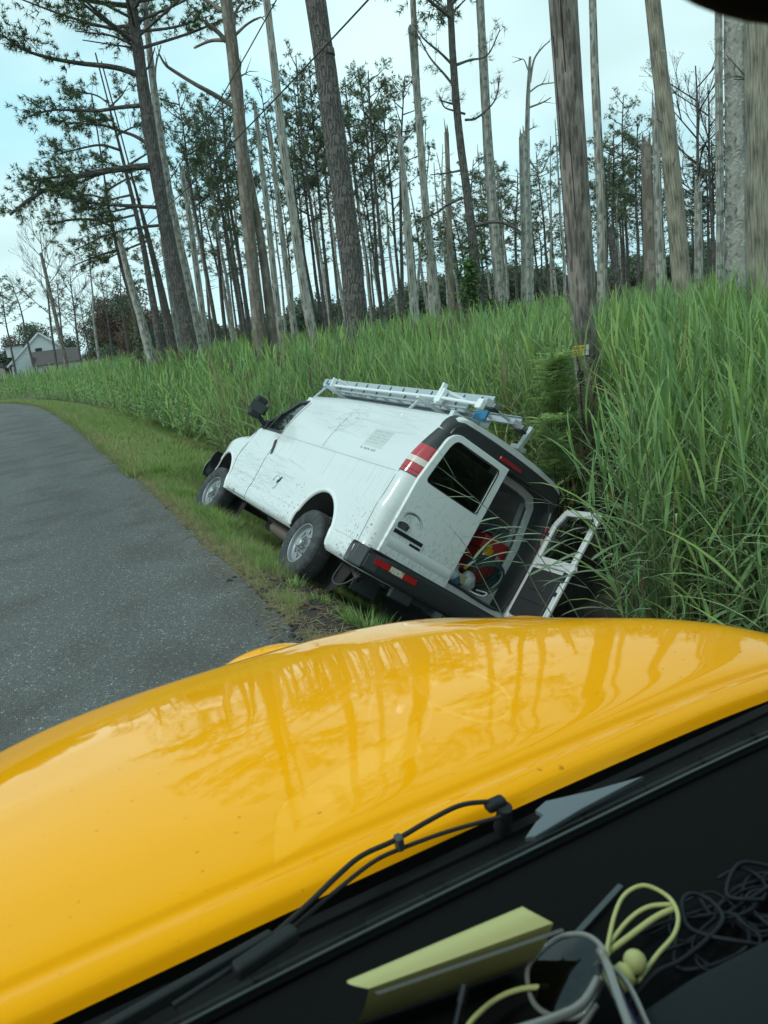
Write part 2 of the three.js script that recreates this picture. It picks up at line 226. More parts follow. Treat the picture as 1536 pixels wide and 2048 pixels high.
const TREES = {
 left_pine: { bark: 'bark', pts: [[5.167,-0.45,-24.718,0.269],[5.141,1.697,-24.724,0.24],[5.118,3.485,-24.728,0.225],[5.081,5.28,-24.736,0.21],[5.099,7.283,-24.732,0.196],[5.158,9.199,-24.72,0.182],[5.233,10.647,-24.704,0.169],[5.284,11.799,-24.694,0.158],[5.677,20.799,-24.612,0.108]] },
 left_twin: { bark: 'grey', pts: [[5.739,-0.45,-25.627,0.187],[5.689,1.792,-25.638,0.167],[5.636,4.127,-25.65,0.148],[5.553,6.58,-25.668,0.13],[5.646,9.037,-25.647,0.113],[5.746,10.696,-25.625,0.097],[5.86,12.166,-25.6,0.082],[6.325,18.166,-25.497,0.065]] },
 brown_snag: { bark: 'strip', pts: [[5.803,-0.45,-19.872,0.187],[5.941,1.69,-19.83,0.167],[6.06,3.538,-19.794,0.162],[6.179,5.484,-19.759,0.156],[6.334,7.448,-19.712,0.151],[6.415,8.778,-19.688,0.147],[6.453,9.959,-19.677,0.144],[6.707,17.959,-19.601,0.104]] },
 brown_snag_twin: { bark: 'strip', pts: [[6.233,-0.45,-20.009,0.159],[6.344,1.637,-19.974,0.142],[6.43,3.262,-19.947,0.124],[6.46,4.645,-19.938,0.108],[6.433,5.866,-19.946,0.091],[6.417,6.816,-19.951,0.076]] },
 pale_snag: { bark: 'grey', pts: [[6.969,-0.45,-18.2,0.149],[6.886,1.544,-18.231,0.133],[6.832,2.841,-18.252,0.123],[6.821,4.38,-18.256,0.113],[6.831,6.294,-18.252,0.103],[6.883,8.106,-18.233,0.094],[6.924,9.43,-18.217,0.085],[7.173,17.43,-18.123,0.061]] },
 dark_pine: { bark: 'bark', pts: [[6.925,-0.45,-15.965,0.292],[7.035,1.609,-15.917,0.261],[7.112,3.072,-15.883,0.251],[7.134,4.532,-15.873,0.241],[7.122,6.128,-15.878,0.23],[7.118,7.553,-15.88,0.221],[7.084,8.561,-15.895,0.213],[6.746,18.561,-16.045,0.139]] },
 mid_snag: { bark: 'grey', pts: [[11.852,-0.45,-20.501,0.155],[11.843,1.437,-20.506,0.138],[11.836,3.063,-20.51,0.124],[11.818,5.329,-20.52,0.11],[11.876,7.733,-20.487,0.096],[11.912,9.825,-20.466,0.083]] },
 mid_thin: { bark: 'grey', pts: [[12.59,-0.45,-22.483,0.131],[12.702,1.555,-22.42,0.117],[12.826,3.771,-22.35,0.11],[12.877,6.343,-22.321,0.103],[12.966,8.914,-22.27,0.096],[13.088,11.208,-22.201,0.09],[13.409,17.208,-22.019,0.071]] },
 ivy_pine: { bark: 'bark', pts: [[12.516,-0.45,-19.155,0.164],[12.497,1.744,-19.167,0.147],[12.482,3.432,-19.177,0.134],[12.445,5.06,-19.201,0.121],[12.386,6.632,-19.24,0.109],[12.385,8.26,-19.241,0.098],[12.447,10.047,-19.2,0.086],[12.691,17.047,-19.041,0.065]] },
 ivy_snag: { bark: 'grey', pts: [[13.748,-0.45,-19.83,0.197],[13.727,2.085,-19.845,0.176],[13.709,4.126,-19.857,0.159],[13.714,6.212,-19.854,0.143],[13.761,8.451,-19.821,0.127],[13.81,10.33,-19.788,0.111],[14.016,18.33,-19.645,0.08]] },
 branchy_dead: { bark: 'grey', pts: [[14.993,-0.45,-20.363,0.161],[15.101,1.81,-20.282,0.144],[15.202,3.924,-20.207,0.115],[15.283,6.085,-20.147,0.088],[15.414,7.863,-20.049,0.062],[15.528,8.978,-19.965,0.037]] },
 broken_mid: { bark: 'grey', pts: [[14.245,-0.45,-19.577,0.172],[14.363,1.844,-19.491,0.153],[14.488,4.29,-19.398,0.13],[14.576,6.674,-19.333,0.109]] },
 right_slim: { bark: 'grey', pts: [[11.765,-0.45,-13.324,0.123],[11.828,1.855,-13.268,0.11],[11.873,3.512,-13.228,0.1],[11.883,5.188,-13.219,0.091],[11.884,6.596,-13.218,0.083],[11.901,7.761,-13.203,0.075],[12.012,15.761,-13.103,0.054]] },
 right_big: { bark: 'tan', pts: [[11.091,-0.45,-10.148,0.186],[10.999,1.875,-10.248,0.166],[10.942,3.29,-10.308,0.154],[10.877,4.602,-10.379,0.142],[10.802,5.785,-10.459,0.13],[10.752,6.695,-10.513,0.12],[10.365,13.695,-10.928,0.091]] },
 right_stub: { bark: 'strip', pts: [[12.384,-0.45,-12.423,0.155],[12.392,1.738,-12.415,0.139],[12.397,3.155,-12.41,0.12],[12.396,4.869,-12.41,0.101]] },
 right_stub_pale: { bark: 'grey', pts: [[11.87,-0.45,-11.53,0.123],[11.844,1.837,-11.556,0.11],[11.828,3.261,-11.573,0.085],[11.821,5.271,-11.58,0.061]] },
 right_thin: { bark: 'grey', pts: [[12.876,-0.45,-11.09,0.09],[12.891,1.79,-11.073,0.08],[12.903,3.571,-11.058,0.076],[12.904,5.336,-11.057,0.072],[12.91,6.994,-11.05,0.068],[12.933,12.994,-11.024,0.054]] },
 right_gnarly: { bark: 'gnarl', pts: [[10.548,-0.45,-8.713,0.197],[10.538,1.771,-8.725,0.176],[10.532,2.909,-8.732,0.164],[10.529,4.343,-8.736,0.151],[10.527,6.016,-8.739,0.139],[10.517,13.016,-8.75,0.105]] },
 right_edge: { bark: 'tan', pts: [[8.643,-0.45,-6.657,0.22],[8.603,1.584,-6.708,0.196],[8.58,2.729,-6.737,0.185],[8.569,3.862,-6.752,0.173],[8.564,5.182,-6.758,0.161],[8.539,12.182,-6.791,0.121]] },
 short_snag: { bark: 'grey', pts: [[14.124,-0.45,-12.729,0.114],[14.136,1.57,-12.717,0.102],[14.143,2.758,-12.709,0.089],[14.15,3.956,-12.701,0.076]] },
 broken_pale: { bark: 'grey', pts: [[10.19,-0.45,-19.07,0.149],[10.245,1.725,-19.04,0.133],[10.286,3.333,-19.019,0.112],[10.339,5.131,-18.99,0.092],[10.367,6.635,-18.975,0.072]] },
 brown_mid: { bark: 'tan', pts: [[12.139,-0.45,-20.461,0.12],[12.252,1.683,-20.393,0.107],[12.353,3.576,-20.332,0.093],[12.486,5.522,-20.252,0.078],[12.572,7.059,-20.2,0.065]] },
 pale_left: { bark: 'grey', pts: [[5.964,-0.45,-26.612,0.136],[6.071,1.753,-26.588,0.121],[6.188,4.161,-26.561,0.107],[6.276,6.074,-26.541,0.094],[6.292,7.545,-26.537,0.082]] },
 pale_mid: { bark: 'grey', pts: [[7.635,-0.45,-23.598,0.134],[7.753,1.728,-23.559,0.12],[7.861,3.719,-23.524,0.102],[7.973,6.062,-23.487,0.084],[8.056,8.404,-23.46,0.067]] },
 pale_mid2: { bark: 'grey', pts: [[8.468,-0.45,-24.342,0.131],[8.521,1.644,-24.323,0.117],[8.586,4.193,-24.3,0.097],[8.64,6.171,-24.281,0.08],[8.703,8.14,-24.259,0.062]] },
 leaning_stub: { bark: 'grey', pts: [[4.446,-0.45,-27.433,0.194],[4.294,2.001,-27.457,0.173],[4.215,3.278,-27.469,0.145],[4.121,4.279,-27.484,0.118],[4.046,5.655,-27.496,0.092]] },
 left_dark: { bark: 'bark', pts: [[4.531,-0.45,-32.829,0.174],[4.674,1.504,-32.808,0.155],[4.836,3.697,-32.785,0.122],[4.728,5.27,-32.801,0.09],[4.662,7.17,-32.81,0.059],[4.762,9.178,-32.796,0.029],[4.886,11.678,-32.778,0.027]] },
 left_live: { bark: 'bark', pts: [[5.119,-0.45,-30.469,0.184],[5.19,2.012,-30.456,0.164],[5.254,4.248,-30.445,0.128],[5.282,6.227,-30.441,0.093],[5.17,8.828,-30.46,0.059],[5.047,10.821,-30.481,0.027],[4.954,12.321,-30.497,0.025]] },
 left_live2: { bark: 'bark', pts: [[5.813,-0.45,-31.294,0.224],[5.797,1.944,-31.297,0.2],[5.781,4.266,-31.3,0.141],[5.656,6.691,-31.323,0.083],[5.503,8.841,-31.352,0.028],[5.253,12.341,-31.398,0.025]] },
 left_pale2: { bark: 'grey', pts: [[6.188,-0.45,-32.282,0.139],[6.256,2.101,-32.269,0.124],[6.299,3.702,-32.261,0.107],[6.388,6.217,-32.243,0.09]] },
 right_back: { bark: 'tan', pts: [[19.805,-0.45,-15.747,0.164],[19.79,1.306,-15.766,0.147],[19.765,4.068,-15.797,0.121],[19.735,7.042,-15.835,0.096]] },
 far_right_dark: { bark: 'bark', pts: [[17.879,-0.45,-18.953,0.161],[17.738,1.758,-19.083,0.144],[17.679,2.692,-19.138,0.127],[17.604,3.761,-19.208,0.11]] },
};
const LIMBS = {
 left_pine: [[[[5.007,7.403,-24.751,0.1051],[4.057,7.343,-24.704,0.09],[2.903,7.195,-24.699,0.0752],[2.163,6.94,-24.607,0.0613],[1.426,6.613,-24.516,0.0478],[0.816,6.205,-24.397,0.0348]],1],[[[4.943,7.366,-24.765,0.0751],[4.217,7.391,-24.762,0.063],[3.333,7.225,-24.793,0.0512],[2.508,7.234,-24.812,0.0397],[1.553,7.148,-24.857,0.0284]],1],[[[5.149,9.865,-24.722,0.0878],[4.476,10.047,-24.698,0.0735],[3.416,10.178,-24.756,0.0594],[2.593,10.33,-24.763,0.0459],[2.057,10.512,-24.711,0.0329],[1.681,10.777,-24.626,0.0202]],1],[[[5.082,10.784,-24.736,0.0795],[4.741,11.022,-24.637,0.0642],[4.364,11.229,-24.545,0.0493],[3.897,11.58,-24.472,0.0346]],0],[[[5.061,10.681,-24.74,0.0362],[4.626,10.953,-24.967,0.0289],[4.126,11.099,-25.207,0.0217],[3.688,11.216,-25.434,0.0144]],0],[[[5.098,10.589,-24.733,0.029],[4.586,10.608,-24.635,0.0215],[3.72,10.705,-24.611,0.014]],0],[[[5.205,11.675,-24.71,0.0573],[4.604,11.682,-24.631,0.0424],[3.929,11.691,-24.567,0.0278]],0],[[[5.132,9.066,-24.726,0.0664],[4.385,8.976,-24.625,0.0544],[3.656,8.86,-24.522,0.0428],[2.587,8.884,-24.489,0.0314],[1.897,8.708,-24.377,0.0206]],1],[[[4.941,6.235,-24.765,0.0608],[4.277,6.303,-24.699,0.0506],[3.293,6.412,-24.699,0.0404],[2.502,6.624,-24.66,0.0307],[1.995,6.792,-24.561,0.0213]],1],[[[5.205,7.832,-24.71,0.0599],[4.79,8.257,-25.001,0.0505],[4.371,8.516,-25.292,0.0412],[3.878,8.766,-25.599,0.0319],[2.951,8.95,-25.996,0.0224]],1],[[[5.062,5.719,-24.74,0.0536],[4.39,5.763,-25.22,0.0411],[3.543,5.706,-25.737,0.0284],[2.483,5.386,-26.298,0.0156]],1],[[[5.241,11.035,-24.703,0.0361],[5.496,11.282,-24.65,0.0253],[5.702,11.632,-24.607,0.0144]],0],[[[5.149,9.865,-24.722,0.0366],[5.475,10.134,-24.807,0.0258],[5.769,10.659,-24.899,0.0148]],0]],
 brown_snag: [[[[6.248,7.637,-19.738,0.068],[5.819,7.907,-19.741,0.0586],[5.375,8.15,-19.749,0.0494],[4.897,8.454,-19.767,0.0404],[4.727,8.556,-19.693,0.0318],[4.608,8.736,-19.603,0.0233]],0],[[[6.306,9.091,-19.721,0.0667],[6.055,9.314,-19.639,0.0479],[5.738,9.504,-19.578,0.0295]],0],[[[6.286,9.114,-19.727,0.0485],[5.985,9.168,-19.974,0.0365],[5.634,9.095,-20.235,0.0245]],0],[[[6.501,9.152,-19.663,0.0485],[6.635,9.665,-19.727,0.0363],[6.889,9.987,-19.755,0.0243]],0],[[[6.533,9.204,-19.653,0.0364],[6.824,9.383,-19.461,0.0281],[7.097,9.465,-19.275,0.02],[7.144,9.371,-19.157,0.012]],0],[[[6.323,9.735,-19.716,0.0541],[6.179,9.952,-19.916,0.0452],[5.963,10.164,-20.137,0.0363]],0],[[[6.523,8.307,-19.656,0.0245],[6.75,8.399,-19.588,0.0061]],0],[[[6.522,8.44,-19.656,0.0245],[6.583,8.6,-19.638,0.0061]],0]],
 ivy_pine: [[[[12.421,7.883,-19.217,0.0409],[12.289,8.351,-19.542,0.032],[12.091,8.898,-19.909,0.023],[11.959,9.56,-20.234,0.0138]],1],[[[12.372,8.507,-19.249,0.0406],[12.012,8.802,-19.245,0.0313],[11.604,9.1,-19.272,0.0221],[11.359,9.301,-19.193,0.0131]],1],[[[12.45,8.492,-19.198,0.0406],[12.864,8.598,-19.127,0.0317],[13.36,8.689,-19.003,0.0227],[13.78,9.283,-18.928,0.0136]],1],[[[12.442,9.338,-19.203,0.0335],[12.317,9.838,-19.285,0.0233],[12.118,10.113,-19.415,0.0133]],1],[[[12.541,7.111,-19.138,0.0344],[12.885,7.143,-19.034,0.0276],[13.371,7.526,-18.836,0.0206],[13.585,8.142,-18.816,0.0137]],1],[[[12.402,7.513,-19.229,0.0343],[12.074,7.57,-19.204,0.0238],[11.784,7.618,-19.155,0.0135]],1],[[[12.531,4.35,-19.145,0.0569],[12.896,4.373,-18.748,0.0469],[13.217,4.215,-18.38,0.0373],[13.441,3.891,-18.075,0.0278]],0],[[[12.322,5.147,-19.281,0.0423],[12.024,5.025,-19.635,0.0357],[11.751,4.855,-19.972,0.0288],[11.369,4.78,-20.38,0.0219]],0],[[[12.381,5.859,-19.243,0.035],[12.086,5.845,-19.435,0.0245],[11.615,5.861,-19.743,0.0141]],0],[[[12.553,7.26,-19.131,0.0343],[12.387,7.398,-19.359,0.0276],[12.219,7.55,-19.587,0.0208],[12.176,7.806,-19.735,0.0139]],1],[[[12.417,9.7,-19.219,0.0333],[12.739,9.938,-19.188,0.0234],[13.062,10.177,-19.157,0.0134]],1]],
 branchy_dead: [[[[15.489,8.32,-19.994,0.0371],[15.616,8.892,-19.899,0.0294],[15.828,9.174,-19.741,0.022],[16.008,9.304,-19.607,0.0146]],0],[[[15.45,8.059,-20.023,0.0298],[15.778,8.227,-19.903,0.0223],[16.191,8.243,-19.72,0.0149]],0],[[[15.426,7.656,-20.041,0.0299],[15.685,7.703,-19.723,0.0222],[15.825,7.773,-19.494,0.0147]],0],[[[15.462,8.66,-20.013,0.0222],[15.386,8.943,-20.07,0.0147],[15.272,8.995,-20.155,0.0074]],0],[[[15.389,7.045,-20.068,0.0226],[15.596,7.141,-19.914,0.0075]],0],[[[15.339,6.216,-20.105,0.0304],[15.621,5.825,-19.978,0.0255],[15.821,6.087,-19.913,0.0203],[16.078,6.549,-19.804,0.0152]],0],[[[15.278,5.802,-20.15,0.0229],[15.517,5.756,-19.973,0.0153],[15.683,5.937,-19.849,0.0076]],0]],
 left_twin: [[[[5.746,9.94,-25.625,0.0383],[5.866,10.416,-25.598,0.0267],[6.113,10.949,-25.544,0.0152]],0],[[[5.772,10.831,-25.619,0.0303],[5.734,11.373,-25.628,0.0226],[5.766,11.905,-25.621,0.015]],0],[[[5.93,11.498,-25.584,0.0226],[6.234,11.886,-25.517,0.0075]],0]],
 left_dark: [[[[4.716,6.885,-32.803,0.0692],[4.055,7.195,-32.728,0.0552],[3.142,7.245,-32.69,0.0417],[2.388,7.103,-32.629,0.0285]],1],[[[4.684,7.909,-32.807,0.0588],[4.116,8.182,-33.141,0.0392],[3.58,8.178,-33.469,0.0196]],1],[[[4.768,6.031,-32.795,0.0598],[4.014,5.939,-33.105,0.0398],[3.036,5.678,-33.446,0.0199]],1],[[[4.758,8.27,-32.796,0.0489],[5.475,8.585,-32.694,0.0343],[6.069,8.727,-32.61,0.0197]],1]],
 left_live: [[[[5.135,9.167,-30.466,0.0544],[4.464,9.329,-30.377,0.0417],[3.58,9.175,-30.325,0.0294],[2.879,9.013,-30.242,0.0174]],1],[[[5.081,10.166,-30.475,0.0449],[4.525,10.25,-30.773,0.0314],[3.518,10.196,-31.147,0.0179]],1],[[[5.171,8.49,-30.46,0.0547],[4.502,8.496,-30.777,0.0426],[3.611,8.263,-31.131,0.0304],[2.905,8.101,-31.454,0.0183]],1],[[[5.208,7.631,-30.453,0.046],[4.424,7.487,-30.384,0.0318],[3.326,7.204,-30.368,0.0179]],1],[[[5.15,9.666,-30.463,0.0361],[5.709,9.882,-30.368,0.0271],[6.154,9.939,-30.292,0.0182]],1],[[[5.03,10.741,-30.484,0.0357],[4.687,11.044,-30.694,0.0267],[3.915,11.286,-30.978,0.0177]],1],[[[5.21,6.937,-30.453,0.0463],[4.521,6.864,-30.824,0.0325],[3.639,6.719,-31.228,0.0186]],1],[[[5.047,10.577,-30.481,0.0357],[5.482,10.881,-30.407,0.0268],[5.7,11.114,-30.37,0.0179]],1]],
 left_live2: [[[[5.616,7.416,-31.331,0.0572],[4.901,7.334,-31.667,0.0381],[4.007,7.268,-32.036,0.0191]],1],[[[5.522,8.577,-31.348,0.0565],[4.98,8.835,-31.245,0.0372],[4.298,9.012,-31.168,0.0183]],1],[[[5.732,6.136,-31.309,0.0482],[4.806,5.9,-31.786,0.0339],[4.053,5.644,-32.231,0.0195]],1],[[[5.503,8.841,-31.352,0.047],[6.166,9.176,-31.382,0.0331],[6.588,9.357,-31.456,0.0191]],1]],
 right_edge: [[[[8.516,4.341,-6.82,0.0118],[8.467,4.413,-6.882,0.0089],[8.401,4.465,-6.967,0.0059]],0]],
 right_gnarly: [[[[10.609,5.265,-8.639,0.0148],[10.681,5.159,-8.553,0.011],[10.744,5.116,-8.477,0.0073]],0],[[[10.608,5.012,-8.64,0.0186],[10.681,4.939,-8.553,0.013],[10.736,4.833,-8.486,0.0074]],0]],
 dark_pine: [],
};
const BACK = [[0,7.53,-30.71,0.02,11.36,0.01,0.08],[1,8.7,-34.73,0.74,12.07,0.19,0.091],[3,8.77,-33.56,0.45,10.15,0.12,0.088],[2,9.21,-32.23,0.33,11.59,0.09,0.107],[3,11.2,-38.16,0.72,12.22,0.21,0.076],[1,11.45,-28.95,0.37,11.95,0.14,0.08],[0,12.02,-29.83,0.52,11.84,0.21,0.072],[4,12.5,-31.89,0.2,12.23,0.08,0.077],[2,13.06,-30.5,0.43,11.16,0.18,0.096],[0,13.75,-27.92,0.32,11.11,0.16,0.09],[1,15.38,-31.73,0.22,12.48,0.1,0.079],[2,14.49,-28.72,1.15,11.15,0.58,0.083],[4,17.16,-33.2,0.14,11.94,0.07,0.084],[3,18.47,-34.89,1.47,10.02,0.78,0.089],[3,15.8,-33.82,0.16,11.09,0.07,0.072],[3,13.18,-39.54,0.66,10.68,0.22,0.067],[2,15.13,-40.93,0.8,12.61,0.3,0.084],[0,17.61,-42.1,0.47,13.66,0.2,0.088],[3,20.3,-36.34,0.71,11.58,0.4,0.08],[3,22.34,-37.7,0.45,10.71,0.26,0.084],[2,24.49,-39.01,0.81,10.11,0.51,0.103],[3,21.8,-31.12,0.17,8.28,0.12,0.084],[0,22.13,-30.97,0.41,7.87,0.29,0.096],[3,18.5,-23.51,0.18,7.7,0.14,0.056],[3,18.2,-22.51,0.18,8.05,0.15,0.063],[1,28.74,-30.28,0.13,10.97,0.12,0.089],[0,25.13,-27.35,0.09,8.59,0.08,0.102],[2,26.11,-26.91,0.11,8.86,0.11,0.091],[4,27.98,-28.34,0.05,8.46,0.05,0.096],[1,27.67,-30.76,0.1,8.33,0.09,0.089],[0,29.99,-31.99,0.04,7.33,0.04,0.107],[2,30.0,-29.71,0.02,7.7,0.02,0.101],[1,32.19,-31.0,-0.02,6.56,-0.02,0.107],[5,25.34,-22.71,0.05,9.83,0.06,0.1],[5,27.52,-24.01,-0.01,9.63,-0.01,0.096],[0,30.74,-27.11,-0.0,7.46,-0.0,0.096],[2,33.27,-28.24,-0.01,6.48,-0.01,0.101],[4,32.4,-26.36,-0.02,7.9,-0.02,0.096],[1,33.42,-30.45,-0.01,5.91,-0.01,0.093],[5,30.81,-24.8,-0.02,8.79,-0.03,0.091],[1,27.59,-37.61,0.15,7.42,0.11,0.103],[2,29.83,-38.88,0.16,6.94,0.12,0.107],[0,27.15,-40.08,0.21,7.86,0.14,0.107],[1,27.6,-42.16,0.2,7.6,0.13,0.096],[5,2.85,-66.91,1.09,11.92,0.05,0.1],[2,1.84,-90.09,-0.04,10.93,-0.0,0.213],[5,4.85,-68.28,0.66,9.12,0.05,0.103],[3,5.48,-60.04,0.99,10.42,0.09,0.11],[5,7.08,-65.01,0.59,8.02,0.06,0.1],[0,-0.12,-88.7,0.52,9.95,-0.0,0.182],[4,4.18,-77.67,0.88,9.46,0.05,0.14],[1,6.78,-82.19,0.43,7.78,0.04,0.15],[2,7.64,-60.21,0.64,8.22,0.08,0.112],[4,13.17,-48.63,0.22,9.82,0.06,0.08],[0,15.41,-49.9,0.33,10.19,0.1,0.083],[1,17.94,-51.04,0.32,10.87,0.11,0.087],[2,21.6,-49.39,0.23,10.07,0.1,0.087],[4,24.37,-51.56,0.23,9.96,0.11,0.092],[0,24.76,-45.7,0.23,8.34,0.12,0.083],[2,27.02,-46.96,0.21,8.08,0.12,0.087],[1,10.96,-51.9,0.39,10.48,0.08,0.1],[0,9.98,-43.25,0.99,12.32,0.23,0.084],[2,10.12,-54.55,-0.13,9.42,-0.02,0.104],[4,42.79,-50.25,-0.44,7.44,-0.38,0.159],[4,10.35,-29.67,0.17,11.03,0.06,0.068],[3,29.51,-41.66,-0.28,10.21,-0.2,0.119],[3,12.91,-28.62,0.05,10.32,0.02,0.052],[3,21.28,-25.23,-0.03,9.19,-0.03,0.09],[4,14.65,-30.24,-0.06,9.93,-0.03,0.061],[0,27.61,-40.89,-0.53,6.99,-0.36,0.111],[3,10.87,-37.53,0.23,12.96,0.07,0.071],[3,19.82,-48.82,-0.14,13.92,-0.06,0.127],[0,29.32,-41.91,-0.29,10.31,-0.2,0.111],[3,19.6,-45.46,-0.26,12.25,-0.11,0.137],[4,23.08,-53.22,-0.02,15.97,-0.01,0.099],[2,24.8,-38.66,-0.47,7.66,-0.3,0.097],[3,39.51,-49.24,-0.35,10.17,-0.28,0.165],[3,30.28,-44.84,-0.21,12.26,-0.14,0.089],[2,16.72,-59.12,-0.32,14.94,-0.09,0.145],[4,13.25,-49.67,-0.51,11.6,-0.14,0.105],[3,8.38,-34.32,-0.01,10.69,-0.0,0.079],[3,28.97,-51.31,-0.49,11.43,-0.28,0.146],[3,28.2,-45.68,-0.26,12.1,-0.16,0.111],[1,22.75,-29.44,-0.28,6.22,-0.22,0.073],[0,29.08,-36.91,-0.17,10.09,-0.13,0.097],[1,15.89,-33.98,0.18,12.79,0.08,0.103],[0,35.47,-42.85,-0.39,6.99,-0.33,0.11],[3,9.28,-35.21,0.2,12.14,0.05,0.093],[2,36.08,-52.21,-0.36,12.22,-0.25,0.176],[3,13.99,-28.19,0.09,10.68,0.04,0.052],[1,8.54,-30.84,0.08,10.45,0.02,0.052],[3,32.44,-52.13,-0.58,10.2,-0.36,0.146],[1,16.2,-53.3,0.25,16.96,0.07,0.096],[3,23.3,-38.53,-0.27,10.1,-0.16,0.101],[3,22.54,-44.04,-0.01,14.03,-0.0,0.105],[3,35.27,-50.65,-0.41,11.11,-0.28,0.156],[2,12.24,-31.82,-0.15,9.56,-0.06,0.089],[2,22.6,-35.12,-0.47,6.68,-0.3,0.082],[4,22.49,-35.72,-0.46,7.05,-0.29,0.117],[4,37.83,-44.35,-0.36,7.5,-0.31,0.14],[3,19.54,-40.05,-0.37,9.92,-0.18,0.073],[3,22.67,-56.06,0.06,17.1,0.02,0.105],[2,10.31,-36.55,0.12,12.09,0.03,0.099],[1,36.41,-39.99,-0.31,6.02,-0.28,0.131],[3,48.0,-39.71,-0.01,10.3,-0.01,0.134],[3,30.79,-32.39,-0.19,6.19,-0.18,0.114],[3,23.78,-25.32,-0.13,6.07,-0.12,0.067],[3,43.29,-42.13,-0.12,9.9,-0.12,0.153],[1,30.66,-27.7,-0.05,7.35,-0.05,0.107],[3,28.52,-27.99,-0.04,9.25,-0.04,0.064],[2,49.32,-45.59,-0.13,7.93,-0.14,0.16],[2,30.64,-23.99,0.01,7.05,0.02,0.088],[3,31.86,-26.32,-0.01,7.37,-0.01,0.101],[3,47.55,-43.13,-0.1,7.76,-0.11,0.126],[2,32.45,-36.02,-0.15,9.27,-0.13,0.085],[4,45.31,-36.88,-0.0,9.76,-0.0,0.089],[0,38.35,-40.97,-0.17,9.7,-0.16,0.12],[2,22.46,-24.64,-0.14,5.96,-0.13,0.067],[4,41.72,-44.38,-0.2,9.61,-0.19,0.115],[3,27.77,-29.94,-0.11,8.27,-0.1,0.072],[2,40.39,-45.6,-0.33,7.75,-0.29,0.105],[3,43.51,-38.83,-0.04,10.56,-0.05,0.11],[1,31.83,-27.72,-0.02,8.36,-0.02,0.105]];
const EDGE_X = (z) => { let b = EP[0]; for (const p of EP) if (Math.abs(p.z - z) < Math.abs(b.z - z)) b = p; return b.x; };
